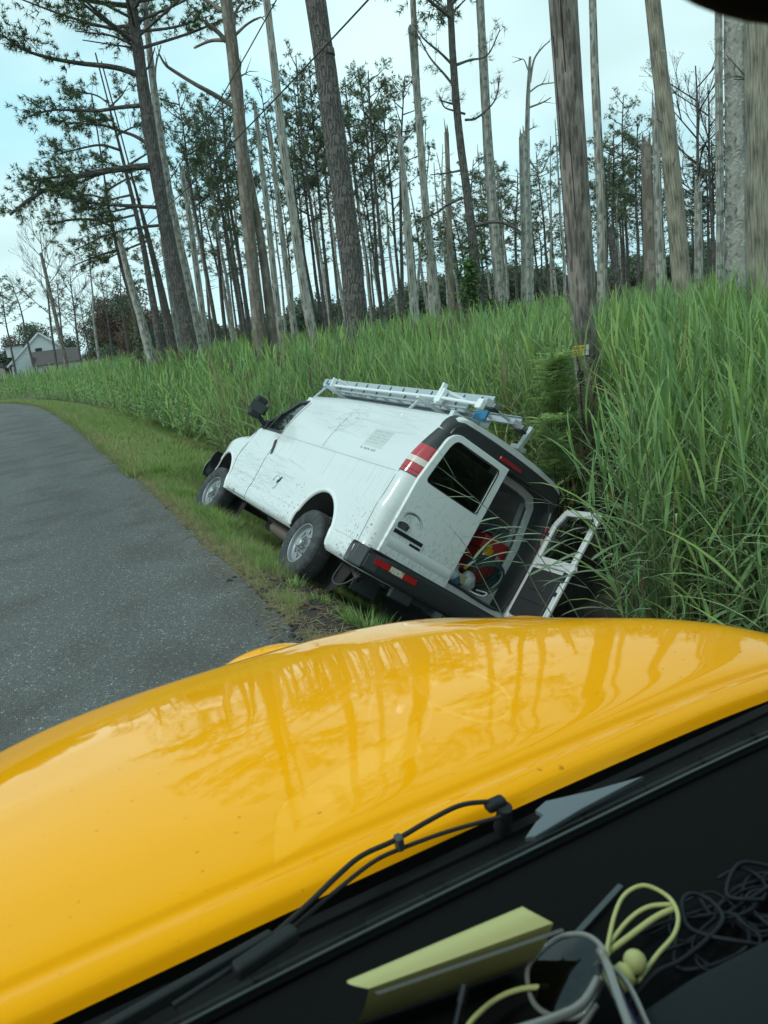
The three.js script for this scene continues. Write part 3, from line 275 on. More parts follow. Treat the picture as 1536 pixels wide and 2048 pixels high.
// stem points; leaves as [place on stem, heading, tilt, length, droop, half width]
const SINGLE_REEDS = [
  [[[3.62, -1.2, -3.85], [3.4, -0.35, -4.07], [3.29, 0.07, -4.24], [3.14, 0.46, -4.42], [2.9, 0.78, -4.62], [2.72, 1.03, -4.77]], [[0.62, 3.0, 1.25, 0.42, 0.5, 0.016], [0.66, 3.3, 1.0, 0.40, 0.6, 0.015], [0.74, 2.7, 1.35, 0.42, 0.4, 0.015], [0.80, 3.5, 0.9, 0.46, 0.3, 0.017], [0.86, 3.1, 1.3, 0.38, 0.3, 0.014], [0.92, 3.2, 0.7, 0.46, 0.4, 0.016], [0.96, 3.6, 0.35, 0.36, 0.3, 0.013], [0.99, 3.3, 0.8, 0.34, 0.4, 0.012], [0.55, 0.3, 1.0, 0.36, 0.9, 0.014]], 'tall reed leaning right across the van rear window'],
  [[[3.85, -1.1, -3.55], [3.64, -0.27, -3.76], [3.52, 0.21, -3.96], [3.25, 0.5, -4.16], [2.99, 0.67, -4.32]], [[0.55, 3.2, 1.3, 0.40, 0.5, 0.016], [0.68, 2.8, 1.45, 0.46, 0.3, 0.015], [0.76, 3.4, 1.2, 0.44, 0.5, 0.016], [0.88, 3.1, 1.3, 0.42, 0.4, 0.014], [0.98, 3.2, 1.3, 0.36, 0.5, 0.012], [0.62, 0.2, 1.1, 0.38, 0.9, 0.014]], 'reed leaning across the open van door'],
  [[[2.85, -0.9, -3.95], [2.72, -0.1, -4.1], [2.62, 0.40, -4.31], [2.56, 0.62, -4.39]], [[0.72, 3.0, 1.1, 0.34, 0.4, 0.013], [0.82, 3.4, 0.9, 0.36, 0.5, 0.013], [0.9, 2.9, 1.3, 0.36, 0.3, 0.012], [0.98, 3.3, 0.5, 0.3, 0.4, 0.010], [0.8, 0.2, 0.8, 0.3, 0.7, 0.012]], 'thin reed standing before the bags in the van'],
  [[[4.3, -1.0, -3.6], [4.11, -0.38, -3.75], [3.98, 0.09, -3.94], [3.84, 0.4, -4.09], [3.64, 0.58, -4.23]], [[0.55, 3.1, 1.2, 0.46, 0.8, 0.016], [0.66, 2.9, 1.3, 0.48, 0.7, 0.016], [0.76, 3.3, 1.1, 0.46, 0.5, 0.016], [0.88, 3.0, 1.25, 0.4, 0.5, 0.014], [0.97, 3.3, 1.0, 0.38, 0.4, 0.012]], 'drooping reed beside the free edge of the open van door'],
  [[[3.3, -1.0, -3.85], [3.1, -0.16, -4.04], [3.0, 0.21, -4.19], [2.94, 0.45, -4.28], [2.84, 0.59, -4.37]], [[0.6, 0.4, 1.2, 0.4, 0.7, 0.014], [0.7, 3.2, 1.2, 0.4, 0.5, 0.014], [0.82, 2.8, 1.3, 0.38, 0.4, 0.013], [0.95, 3.4, 1.1, 0.36, 0.5, 0.012]], 'reed crossing the cable coil in the van'],
  [[[4.75, -0.9, -3.9], [4.6, -0.3, -4.0], [4.4, 0.25, -4.15], [4.15, 0.6, -4.35], [3.95, 0.8, -4.5]], [[0.5, 3.1, 1.1, 0.5, 0.9, 0.017], [0.62, 2.9, 1.2, 0.52, 0.6, 0.017], [0.75, 3.3, 0.9, 0.5, 0.6, 0.017], [0.86, 3.0, 1.1, 0.48, 0.5, 0.015], [0.97, 3.3, 0.8, 0.44, 0.4, 0.013]], 'broad-leaved reed arching over the open van door frame'],
  [[[4.25, -1.0, -4.3], [4.12, -0.3, -4.4], [3.98, 0.2, -4.55], [3.8, 0.5, -4.7], [3.62, 0.62, -4.8]], [[0.5, 3.1, 1.0, 0.48, 0.9, 0.017], [0.62, 2.8, 1.2, 0.5, 0.7, 0.017], [0.74, 3.4, 0.9, 0.48, 0.6, 0.016], [0.86, 3.0, 1.1, 0.44, 0.5, 0.015], [0.97, 3.3, 0.8, 0.4, 0.4, 0.013]], 'reed hanging in front of the open door window'],
  [[[4.5, -1.0, -4.6], [4.42, -0.2, -4.7], [4.3, 0.4, -4.8], [4.1, 0.85, -4.95], [3.9, 1.1, -5.05]], [[0.45, 3.3, 1.1, 0.5, 0.8, 0.018], [0.58, 2.7, 1.2, 0.52, 0.7, 0.018], [0.7, 3.2, 0.9, 0.52, 0.6, 0.017], [0.82, 3.6, 0.8, 0.5, 0.6, 0.016], [0.92, 2.9, 1.0, 0.46, 0.5, 0.015], [0.98, 3.2, 0.6, 0.44, 0.4, 0.013]], 'tall reed curving over the top of the open van door'],
  [[[3.75, -1.1, -4.0], [3.66, -0.4, -4.1], [3.5, 0.05, -4.2], [3.3, 0.3, -4.3]], [[0.55, 3.0, 1.2, 0.46, 0.6, 0.016], [0.7, 3.4, 1.1, 0.46, 0.5, 0.016], [0.85, 2.8, 1.3, 0.44, 0.4, 0.015], [0.97, 3.2, 1.2, 0.4, 0.4, 0.013]], 'short reed bent low before the van door sill'],
];
// ---------------------------------------------------------------- trees
function barkTex(kind) {
  const N = 256, M = 512;
  const f = { // u across (0.5 m per repeat), v along (1 m per repeat)
    bark: (u, v) => { const w = fbm(u * 4, v * 8, 2, 3, 4, 8), p = vnoise(u * 12 + w * 2.2, v * 7 + w * 1.5, 7, 12, 7), q = fbm(u * 28 + w * 3, v * 18, 8, 3, 28, 18); const crack = smooth(0.12, 0.5, Math.abs(p - 0.5) * 1.2 + q * 0.35); const t = fbm(u * 6, v * 5, 19, 4, 6, 5); return { c: [lerp(0.042, lerp(0.075, 0.125, t) * (0.75 + 0.5 * q), crack), lerp(0.037, lerp(0.066, 0.105, t) * (0.75 + 0.5 * q), crack), lerp(0.034, lerp(0.060, 0.096, t) * (0.75 + 0.5 * q), crack)], h: crack * (0.6 + 0.4 * q) }; },
    grey: (u, v) => { const s = fbm(u * 30, v * 3, 3, 4, 30, 3), p = fbm(u * 5, v * 4, 6, 4, 5, 4), k = smooth(0.66, 0.74, vnoise(u * 5, v * 9, 31, 5, 9)); const t = 0.20 + 0.17 * (s - 0.5) * 2 + 0.12 * (p - 0.5) * 2; return { c: [lerp(t * 1.02, 0.05, k * 0.5), lerp(t * 0.97, 0.045, k * 0.5), lerp(t * 0.86, 0.04, k * 0.5)], h: 0.6 * s + 0.4 * p }; },
    tan: (u, v) => { const s = fbm(u * 40, v * 6, 13, 4, 40, 6), p = fbm(u * 5, v * 4, 16, 4, 5, 4); const t = 0.17 + 0.12 * (s - 0.5) * 2 + 0.1 * (p - 0.5) * 2; return { c: [t * 1.08, t * 0.95, t * 0.74], h: s }; },
    strip: (u, v) => { const s = fbm(u * 26, v * 3, 23, 4, 26, 3), p = fbm(u * 4, v * 5, 26, 4, 4, 5); const m = smooth(0.40, 0.64, p); const t = 0.9 + 0.7 * (s - 0.5); return { c: [lerp(0.125, 0.19, m) * t, lerp(0.098, 0.168, m) * t, lerp(0.080, 0.14, m) * t], h: 0.5 * s + 0.5 * m }; },
    gnarl: (u, v) => { const w = fbm(u * 3, v * 4, 43, 3, 3, 4), s = fbm(u * 6 + w * 4, v * 16 + w * 6, 45, 4, 6, 16), p = fbm(u * 4, v * 3, 46, 3, 4, 3); const t = 0.19 + 0.16 * (s - 0.5) * 2 + 0.08 * (p - 0.5) * 2; return { c: [t, t * 0.95, t * 0.85], h: s }; },
    pole: (u, v) => { const s = fbm(u * 20, v * 8, 53, 5, 20, 8), p = fbm(u * 4, v * 5, 56, 4, 4, 5), c = smooth(0.68, 0.78, vnoise(u * 22, v * 7, 57, 22, 7)); const t = 0.115 + 0.10 * (s - 0.5) * 2 + 0.06 * (p - 0.5) * 2; return { c: [lerp(t * 1.12, 0.03, c * 0.6), lerp(t * 0.92, 0.025, c * 0.6), lerp(t * 0.80, 0.022, c * 0.6)], h: s * (1 - 0.6 * c) }; },
  }[kind];
  const cache = []; for (let j = 0; j < M; j++) for (let i = 0; i < N; i++) cache.push(f(i / N, j / M));
  const gain = { bark: 1.5, pole: 1.5, grey: 1.6 }[kind] ?? 1.4, map = dataTex(N, M, (u, v, i, j) => cache[j * N + i].c.map((c) => c * gain)), bump = dataTex(N, M, (u, v, i, j) => cache[j * N + i].h, false);
  map.repeat.set(2, 1); bump.repeat.set(2, 1); return std(rgb(1.0, 1.0, 1.0), 0.92, { map, bumpMap: bump, bumpScale: { bark: 0.03, gnarl: 0.03, pole: 0.006 }[kind] ?? 0.012 });
}
const BARK = Object.fromEntries(['bark', 'grey', 'tan', 'strip', 'gnarl', 'pole'].map((k) => [k, barkTex(k)]));
const needleMat = std(rgb(0.115, 0.145, 0.078), 0.85), needleMat2 = std(rgb(0.085, 0.115, 0.042), 0.85), twigMat = std(rgb(0.045, 0.038, 0.034), 0.9), leafMat = std(rgb(0.07, 0.13, 0.03), 0.8, { side: THREE.DoubleSide }), budMat = std(rgb(0.11, 0.085, 0.05), 0.9);
// needles radiating round a twig end
function tuft(out, P, D, r, len, n, w) {
  for (let i = 0; i < n; i++) {
    const d = V(r() - 0.5, r() - 0.5, r() - 0.5).normalize().addScaledVector(D, 0.75).normalize(), s = new THREE.Vector3().crossVectors(d, V(r() - 0.5, r() - 0.5, r() - 0.5)).normalize().multiplyScalar(w * (0.6 + 0.6 * r())), l = len * (0.6 + 0.6 * r());
    out.push(P.x - s.x, P.y - s.y, P.z - s.z, P.x + s.x, P.y + s.y, P.z + s.z, P.x + d.x * l, P.y + d.y * l - 0.1 * l, P.z + d.z * l);
  }
}
function triGeo(a) { const g = new THREE.BufferGeometry(); g.setAttribute('position', new THREE.Float32BufferAttribute(a, 3)); g.setAttribute('uv', new THREE.Float32BufferAttribute(new Float32Array(a.length / 3 * 2), 2)); g.computeVertexNormals(); return g; }
// fine twigs with tufts spread from the outer part of a limb
function foliate(limbPts, r, tris, twigs, o = {}) {
  const cur = new THREE.CatmullRomCurve3(limbPts.map((p) => V(p[0], p[1], p[2])), false, 'catmullrom', 0.5), L = cur.getLength();
  const n = Math.round((o.perM ?? 7) * L);
  for (let i = 0; i < n; i++) {
    const t = lerp(o.from ?? 0.3, 1, Math.pow(r(), 0.8)), P = cur.getPoint(t), T = cur.getTangent(t);
    const d = T.clone().multiplyScalar(0.5).add(V(r() - 0.5, (r() - 0.3) * 0.8, r() - 0.5).multiplyScalar(1.5)).normalize(), l = (o.twig ?? 0.6) * (0.4 + 0.8 * r());
    const Q = P.clone().addScaledVector(d, l), Mx = P.clone().lerp(Q, 0.5).add(V(0, 0.05 * l, 0));
    if (twigs) twigs.push(bar(P, Mx, 0.009 * (o.thick ?? 1), 0.006 * (o.thick ?? 1), 3), bar(Mx, Q, 0.006 * (o.thick ?? 1), 0.003, 3));
    const m = o.tufts ?? 4; for (let k = 0; k < m; k++) tuft(tris, Mx.clone().lerp(Q, k / m + 0.4 * r()).add(V(r() - 0.5, r() - 0.5, r() - 0.5).multiplyScalar(0.16)), d, r, o.len ?? 0.17, o.needles ?? 11, o.w ?? 0.011);
  }
}
function splinter(p, r0, R) { const out = []; for (let i = 0; i < 6; i++) { const a = i / 6 * 6.283 + R(), q = V(p[0] + Math.cos(a) * r0 * 0.55, p[1] - 0.1, p[2] + Math.sin(a) * r0 * 0.55); out.push(bar(q, q.clone().add(V((R() - 0.5) * 0.06, 0.15 + 0.5 * R() * R() + 0.1, (R() - 0.5) * 0.06)), r0 * 0.5, 0.004, 5)); } return out; }
const TREE_LABELS = {
  left_pine: ['living pine with long drooping limbs reaching over the road', 'pine_tree'], left_twin: ['thin grey dead trunk close behind the pine with drooping limbs', 'dead_tree'],
  brown_snag: ['tall dead trunk with peeling brown bark and one long bare limb', 'dead_tree'], brown_snag_twin: ['shorter dead trunk fused beside the trunk with peeling bark', 'dead_tree'],
  pale_snag: ['clean pale grey dead trunk between the peeling trunk and dark pine', 'dead_tree'], dark_pine: ['thick dark plated pine trunk rising behind the van front', 'pine_tree'],
  mid_snag: ['grey dead trunk with a broken top behind the van ladders', 'dead_tree'], mid_thin: ['thin grey trunk right beside the broken-topped trunk', 'dead_tree'], ivy_pine: ['dark pine with ivy on its trunk and scattered needle tufts', 'pine_tree'],
  ivy_snag: ['pale dead trunk with a dark vine-covered foot beside the ivy pine', 'dead_tree'], branchy_dead: ['dead tree with many short bare branches near its top', 'dead_tree'], broken_mid: ['snapped-off grey trunk in front of the branchy dead tree', 'dead_tree'],
  right_slim: ['slim pale dead trunk just beyond the utility pole', 'dead_tree'], right_big: ['stout leaning tan dead trunk standing in the reeds', 'dead_tree'], right_stub: ['broken stump-like trunk with flaking bark beside the stout tan trunk', 'dead_tree'], right_stub_pale: ['pale tapering broken trunk touching the stout tan trunk', 'dead_tree'],
  right_thin: ['thin straight grey trunk beside the knobbly grey trunk', 'dead_tree'], right_gnarly: ['thick knobbly grey dead trunk with swirling grain', 'dead_tree'], right_edge: ['thick tan dead trunk under the truck mirror', 'dead_tree'], short_snag: ['short snapped grey trunk between the tan and knobbly trunks', 'dead_tree'],
  broken_pale: ['pale tapering snag with a broken tip behind the ladders', 'dead_tree'], brown_mid: ['slender brownish broken trunk close to the ivy pine', 'dead_tree'], pale_left: ['pale snag with a flat broken top beside the drooping pine', 'dead_tree'], pale_mid: ['thin pale snag right of the peeling trunk', 'dead_tree'], pale_mid2: ['thin pale snag just left of the clean grey trunk', 'dead_tree'],
  leaning_stub: ['leaning weathered pale trunk near the white house', 'dead_tree'], left_dark: ['dark mossy leaning pine nearest the white house', 'pine_tree'], left_live: ['bushy living pine behind the mossy leaning pine', 'pine_tree'], left_live2: ['living pine hidden behind the drooping limbs', 'pine_tree'], left_pale2: ['short pale trunk under the bushy pine', 'dead_tree'], right_back: ['grey snag behind the trunk under the truck mirror', 'dead_tree'], far_right_dark: ['dark broken trunk beyond the slim pale trunk', 'dead_tree'],
};
let tseed = 100;
for (const [key, t] of Object.entries(TREES)) {
  const [label, name] = TREE_LABELS[key], R = rng(++tseed), tr = thing(name, label, 'tree', name === 'pine_tree' ? 'pines in the marsh' : 'dead trunks in the marsh');
  const H = t.pts[t.pts.length - 1][1] - t.pts[0][1]; const gn = t.bark === 'gnarl' ? 0.20 : t.bark === 'bark' ? 0.10 : 0.09;
  const seg = Math.round(clamp(H * 7, 24, 90)), g = limb(t.pts, seg, t.pts[0][3] > 0.15 ? 20 : 12, gn, tseed); const last = t.pts[t.pts.length - 1];
  const cap = new THREE.SphereGeometry(last[3], 8, 4).translate(last[0], last[1], last[2]);
  part('trunk', last[3] > 0.04 ? [g, cap, ...(last[1] < 9 && !LIMBS[key] ? splinter(last, last[3], R) : [])] : [g, cap], BARK[t.bark], tr);
  const tris = [], twigs = [];
  for (const [pts, live] of LIMBS[key] || []) {
    part('limb', limb(pts, pts.length * 6, 7, 0.15, ++tseed), live || t.bark === 'bark' ? BARK.bark : BARK[t.bark], tr);
    const big = key === 'left_pine';
    if (live) foliate(pts, R, tris, twigs, key === 'ivy_pine' ? { perM: 5, tufts: 2, len: 0.2, needles: 14, from: 0.15, twig: 0.5, w: 0.006 } : big ? { perM: 11, tufts: 5, len: 0.16, needles: 12, from: 0.34, twig: 0.7 } : { perM: 13, tufts: 6, len: 0.18, needles: 12, from: 0.25, twig: 0.85 });
    else { const cur = new THREE.CatmullRomCurve3(pts.map((p) => V(p[0], p[1], p[2]))); for (let i = 0; i < 3; i++) { const tt = 0.3 + 0.65 * R(), P = cur.getPoint(tt), d = cur.getTangent(tt).add(V(R() - 0.5, R() - 0.4, R() - 0.5).multiplyScalar(1.6)).normalize(); twigs.push(bar(P, P.clone().addScaledVector(d, 0.15 + 0.3 * R()), 0.012, 0.003, 4)); } }
  }
  if (t.bark !== 'bark' && !LIMBS[key]) for (let i = 0; i < 5; i++) { const f = 0.3 + 0.65 * R(), cur = new THREE.CatmullRomCurve3(t.pts.map((p) => V(p[0], p[1], p[2]))), P = cur.getPoint(f), a = R() * 6.28; twigs.push(bar(P, P.clone().add(V(Math.cos(a) * (t.pts[0][3] + 0.1 + 0.25 * R()), 0.08 + 0.1 * R(), Math.sin(a) * (t.pts[0][3] + 0.1 + 0.25 * R()))), 0.012, 0.004, 4)); }
  if (key === 'left_pine' || key === 'dark_pine' || key === 'ivy_pine') for (let i = 0; i < 26; i++) { // the living top
    const f = 0.74 + 0.26 * i / 26, cur = new THREE.CatmullRomCurve3(t.pts.map((p) => V(p[0], p[1], p[2]))), P = cur.getPoint(f), a = i * 2.4, l = 2.9 * (1.25 - (f - 0.7) * 3) + 0.5; if (P.y < 9.5) continue; const E = P.clone().add(V(Math.cos(a) * l, 0.35 * l, Math.sin(a) * l)), pp = [[...P.toArray(), 0.05], [...P.clone().lerp(E, 0.5).add(V(0, -0.1, 0)).toArray(), 0.035], [...E.toArray(), 0.012]]; part('limb', limb(pp, 8, 6, 0.1, ++tseed), BARK.bark, tr); foliate(pp, R, tris, null, { perM: 9, tufts: 4, len: 0.2, needles: 9, w: 0.014, from: 0.3, twig: 0.7 });
  }
  if (twigs.length) { const tw = part('twigs', twigs, twigMat, tr); tw.userData.kind = 'stuff'; }
  if (tris.length) part('crown', triGeo(tris), key.startsWith('left') ? needleMat2 : needleMat, tr);
  // ivy and vines climbing from the foot
  const vine = (y0, y1, n, rr, one, m = leafMat) => { const a = []; const cur = new THREE.CatmullRomCurve3(t.pts.map((p) => V(p[0], p[1], p[2]))); for (let i = 0; i < n; i++) { const y = lerp(y0, y1, R()), f = clamp((y - t.pts[0][1]) / H), P = cur.getPoint(f), an = one ? 3.6 + (R() - 0.5) * 3.2 : R() * 6.283, q = t.pts[0][3] + rr * R() * R(); P.x += Math.cos(an) * q; P.z += Math.sin(an) * q; P.y += (R() - 0.5) * 0.2; const d = V(Math.cos(an) + R() - 0.5, -0.7 + R() * 0.5, Math.sin(an) + R() - 0.5).normalize(), s = new THREE.Vector3().crossVectors(d, V(R() - 0.5, R(), R() - 0.5)).normalize(), l = 0.07 + 0.07 * R(), w = l * 0.38; const M0 = P.clone().addScaledVector(d, l * 0.4), E = P.clone().addScaledVector(d, l); a.push(P.x, P.y, P.z, M0.x + s.x * w, M0.y + s.y * w, M0.z + s.z * w, E.x, E.y, E.z, P.x, P.y, P.z, E.x, E.y, E.z, M0.x - s.x * w, M0.y - s.y * w, M0.z - s.z * w); } part('ivy', triGeo(a), m, tr); };
  if (key === 'ivy_pine') { vine(0.6, 4.6, 1600, 0.55, true); vine(0, 5.5, 500, 0.25, false); } if (key === 'ivy_snag') vine(0, 2.9, 900, 0.3, false, std(rgb(0.045, 0.07, 0.025), 0.85)); if (key === 'left_dark') vine(0, 3.5, 500, 0.15, false); if (key === 'left_pine') vine(0, 2.6, 260, 0.3, true); if (key === 'mid_snag') vine(4.2, 5.6, 240, 0.3, false, needleMat2);
}
// background stand: one prototype of each habit, cloned
function backProto(kind) {
  const R = rng(900 + kind), o = new THREE.Group(), Hh = 12, tris = [], twigs = []; const pts = [];
  for (let i = 0; i <= 8; i++) { const f = i / 8; pts.push([0.25 * (fbm(f * 3, kind, 5, 2) - 0.5) * 2 * f, f * Hh, 0.25 * (fbm(f * 3, kind + 4, 6, 2) - 0.5) * 2 * f, 0.12 * (1 - 0.8 * Math.pow(f, 1.3))]); }
  const m = part('trunk', limb(pts, 40, 8, 0.1, 30 + kind), kind === 3 ? BARK.grey : BARK.bark, o);
  const at = (f) => { const q = f * 8, k = Math.min(7, Math.floor(q)); return V(lerp(pts[k][0], pts[k + 1][0], q - k), f * Hh, lerp(pts[k][2], pts[k + 1][2], q - k)); };
  const limbs = [];
  if (kind === 5) { // bare twiggy crown with small buds
    const grow = (P, d, l, r, n) => { const Q = P.clone().addScaledVector(d, l); limbs.push(bar(P, Q, r, r * 0.65, n > 2 ? 5 : 3)); if (n <= 0) { tuft(tris, Q, d, R, 0.07, 3, 0.014); return; } const k = n > 2 ? 3 : 2 + (R() > 0.6 ? 1 : 0); for (let i = 0; i < k; i++) grow(P.clone().lerp(Q, 0.55 + 0.45 * R()), d.clone().add(V(R() - 0.5, (R() - 0.25) * 0.7, R() - 0.5).multiplyScalar(0.95)).normalize(), l * (0.58 + 0.2 * R()), r * 0.6, n - 1); };
    for (let i = 0; i < 11; i++) { const f = 0.5 + 0.47 * i / 11, a = i * 2.4; grow(at(f), V(Math.cos(a) * 0.8, 0.75, Math.sin(a) * 0.8).normalize(), 1.5 * (1.25 - 0.6 * (f - 0.5) * 2), 0.035, 4); }
  } else if (kind === 3) { for (let i = 0; i < 16; i++) { const f = 0.35 + 0.62 * R(), a = R() * 6.28, P = at(f), l = 0.3 + 0.9 * R() * (1.1 - f); const Q = P.clone().add(V(Math.cos(a) * l, 0.25 * l * (R() - 0.2), Math.sin(a) * l)); limbs.push(bar(P, Q, 0.02, 0.008, 4), bar(Q, Q.clone().add(V((R() - 0.5) * 0.4, 0.25 * R(), (R() - 0.5) * 0.4)), 0.008, 0.003, 3)); if (R() > 0.72) foliate([[P.x, P.y, P.z], [Q.x, Q.y, Q.z]], R, tris, null, { perM: 8, tufts: 3, len: 0.16, w: 0.014, twig: 0.4 }); }
  } else {
    const f0 = [0.62, 0.55, 0.66, 0, 0.5][kind], n = [20, 24, 17, 0, 26][kind];
    for (let i = 0; i < n; i++) { const f = lerp(f0, 0.985, Math.pow(i / n, 0.85)), a = i * 2.4 + R(), l = [1.7, 1.5, 1.9, 0, 1.4][kind] * (1.08 - 0.62 * smooth(f0, 1, f)) * (0.6 + 0.6 * R()) * (f < f0 + 0.08 ? 0.7 : 1), P = at(f), d = V(Math.cos(a), 0.15 + 0.45 * R(), Math.sin(a)); const Q = P.clone().addScaledVector(d, l * 0.55), E = Q.clone().addScaledVector(d, l * 0.5).add(V(0, 0.12 * l, 0)); limbs.push(bar(P, Q, 0.03, 0.018, 4), bar(Q, E, 0.018, 0.006, 4)); foliate([[P.x, P.y, P.z], [Q.x, Q.y, Q.z], [E.x, E.y, E.z]], R, tris, twigs, { perM: 7, tufts: 3, len: 0.2, needles: 8, w: 0.016, from: 0.4, twig: 0.42 }); }
    for (let i = 0; i < 6; i++) { const f = 0.25 + 0.3 * R(), a = R() * 6.28, P = at(f); limbs.push(bar(P, P.clone().add(V(Math.cos(a) * 0.7, 0.1, Math.sin(a) * 0.7)), 0.014, 0.004, 3)); }
  }
  const lm = part('limbs', [...limbs, ...twigs], twigMat, o); lm.name = 'branches'; lm.userData.kind = 'stuff';
  if (tris.length) part('crown', triGeo(tris), kind === 5 ? budMat : needleMat, o);
  return o;
}
{
  const protos = [0, 1, 2, 3, 4, 5].map(backProto), R = rng(555);
  const names = ['pine_tree', 'pine_tree', 'pine_tree', 'dead_tree', 'pine_tree', 'bare_tree'], lab = ['slender background pine with a wide crown on its upper third', 'slender background pine with a full crown on its upper half', 'slender background pine with a loose crown only at its tip', 'thin background trunk with a few short bare branches', 'slender background pine with narrow foliage from halfway up', 'background tree with a bare twiggy crown'], grp = ['background pines', 'background pines', 'background pines', 'thin background trunks', 'background pines', 'bare background trees'];
  for (const [k, x, z, dx, h, dz, r] of BACK) {
    const o = protos[k].clone(); o.name = numbered(names[k]); tag(o, lab[k], 'tree', grp[k]); scene.add(o);
    o.position.set(x, -0.6, z); const s = (h + 0.5) / 12, f = clamp(r / (0.105 * s), 0.7, 1.25); o.scale.set(s * f, s, s * f); o.rotation.set(dz / h, 0, -dx / h, 'ZXY'); o.rotateY(R() * 6.28);
  }
}
// ---------------------------------------------------------------- reeds, verge grass, far wood
function blade(out, P, az, tilt, len, w, droop, n, nrm, twist = 0) { // ribbon leaf
  let x = P.x, y = P.y, z = P.z, el = Math.PI / 2 - tilt; const ca = Math.cos(az), sa = Math.sin(az), L = [];
  for (let i = 0; i <= n; i++) { const f = i / n, ww = w * (i === n ? 0 : Math.pow(1 - f, 0.75) * Math.min(1, 0.55 + f * 4)); const t = az + Math.PI / 2 + twist * f; L.push([x - Math.cos(t) * ww, y, z - Math.sin(t) * ww, x + Math.cos(t) * ww, y, z + Math.sin(t) * ww]); const s = len / n; x += ca * Math.cos(el) * s; z += sa * Math.cos(el) * s; y += Math.sin(el) * s; el -= droop / n * (0.5 + f); }
  for (let i = 0; i < n; i++) { const a = L[i], b = L[i + 1]; out.push(a[0], a[1], a[2], a[3], a[4], a[5], b[0], b[1], b[2]); if (i < n - 1) out.push(a[3], a[4], a[5], b[3], b[4], b[5], b[0], b[1], b[2]); }
}
function smoothTri(a) { let g = new THREE.BufferGeometry(); g.setAttribute('position', new THREE.Float32BufferAttribute(a, 3)); g = mergeVertices(g, 1e-5); g.computeVertexNormals(); return g; }
function reedGeo(seed, H, leaves, wide) { // one reed: jointed stem with two-ranked arching leaves
  const R = rng(seed), tris = [], lean = 0.16 * (R() - 0.5), az0 = R() * 6.28; const at = (f) => V(Math.cos(az0) * lean * f * f * H, f * H, Math.sin(az0) * lean * f * f * H);
  for (let i = 0; i < leaves; i++) { const f = lerp(0.28, 0.97, (i + 0.5 * R()) / leaves), a = az0 + (i % 2) * Math.PI + (R() - 0.5) * 1.1, top = smooth(0.6, 1, f); blade(tris, at(f), a, lerp(0.75, 0.16, top) * (0.7 + 0.6 * R()), lerp(0.42, 0.62, R()) * (1 - 0.2 * top), 0.0130 * wide * (0.75 + 0.5 * R()), lerp(1.5, 0.5, top) * (0.35 + R()), 5, 0, (R() - 0.5) * 1.2); }
  const st = limb([[0, 0, 0, 0.0055 * wide], [...at(0.35).toArray(), 0.005 * wide], [...at(0.7).toArray(), 0.004 * wide], [...at(1).toArray(), 0.0015]], 5, 4, 0, 1); st.deleteAttribute('uv');
  return [smoothTri(tris), st];
}
const reedMat = new THREE.MeshPhysicalMaterial({ color: rgb(1, 1, 1), roughness: 0.9, transmission: 0.35, thickness: 0, side: THREE.DoubleSide }), stalkMat = std(rgb(1, 1, 1), 0.8);
const camInv = new THREE.Matrix4().copy(camera.matrixWorld).invert();
function instanced(name, geo, mat, items, label, category) { // items: [matrix, colour]
  const m = new THREE.InstancedMesh(geo, mat, items.length); m.name = numbered(name); items.forEach(([a, c], i) => { m.setMatrixAt(i, a); m.setColorAt(i, c); }); m.castShadow = m.receiveShadow = true; scene.add(m); return tag(m, label, category, null, 'stuff');
}
const mat4 = (x, y, z, ry, tilt, taz, s, sy = s) => new THREE.Matrix4().compose(V(x, y, z), new THREE.Quaternion().setFromAxisAngle(V(Math.cos(taz), 0, Math.sin(taz)), tilt).multiply(new THREE.Quaternion().setFromAxisAngle(V(0, 1, 0), ry)), V(s, sy, s));
function reedFree(x, z, d) { // no reeds where the van, its open door and the verge are
  const soft = 0.35 * (fbm(x * 1.1, z * 1.1, 88, 3) - 0.5);
  { const t = clamp(((x - 5.55) * -1.9 + (z + 6.55) * 2.25) / (3.61 + 5.0625)), qx = 5.55 - 1.9 * t - x, qz = -6.55 + 2.25 * t - z; if (Math.hypot(qx, qz) < 0.27 - 0.1 * t) return false; }
  if (Math.hypot(x - 4.85, z + 6.05) < 0.55 || Math.hypot(x - 4.75, z + 5.5) < 0.4) return false;
  if (z < -11.9) return d > 1.75 + soft * 2.2 + 0.25 * smooth(-30, -14, z);
  if (z < -5.85) return x > 4.72 + soft * 0.6 && !(z > -9.8 && x < 4.95);
  if (z < -5.0) return x > 4.70 + soft * 0.3; return x > 3.95 + soft * 0.5;
}
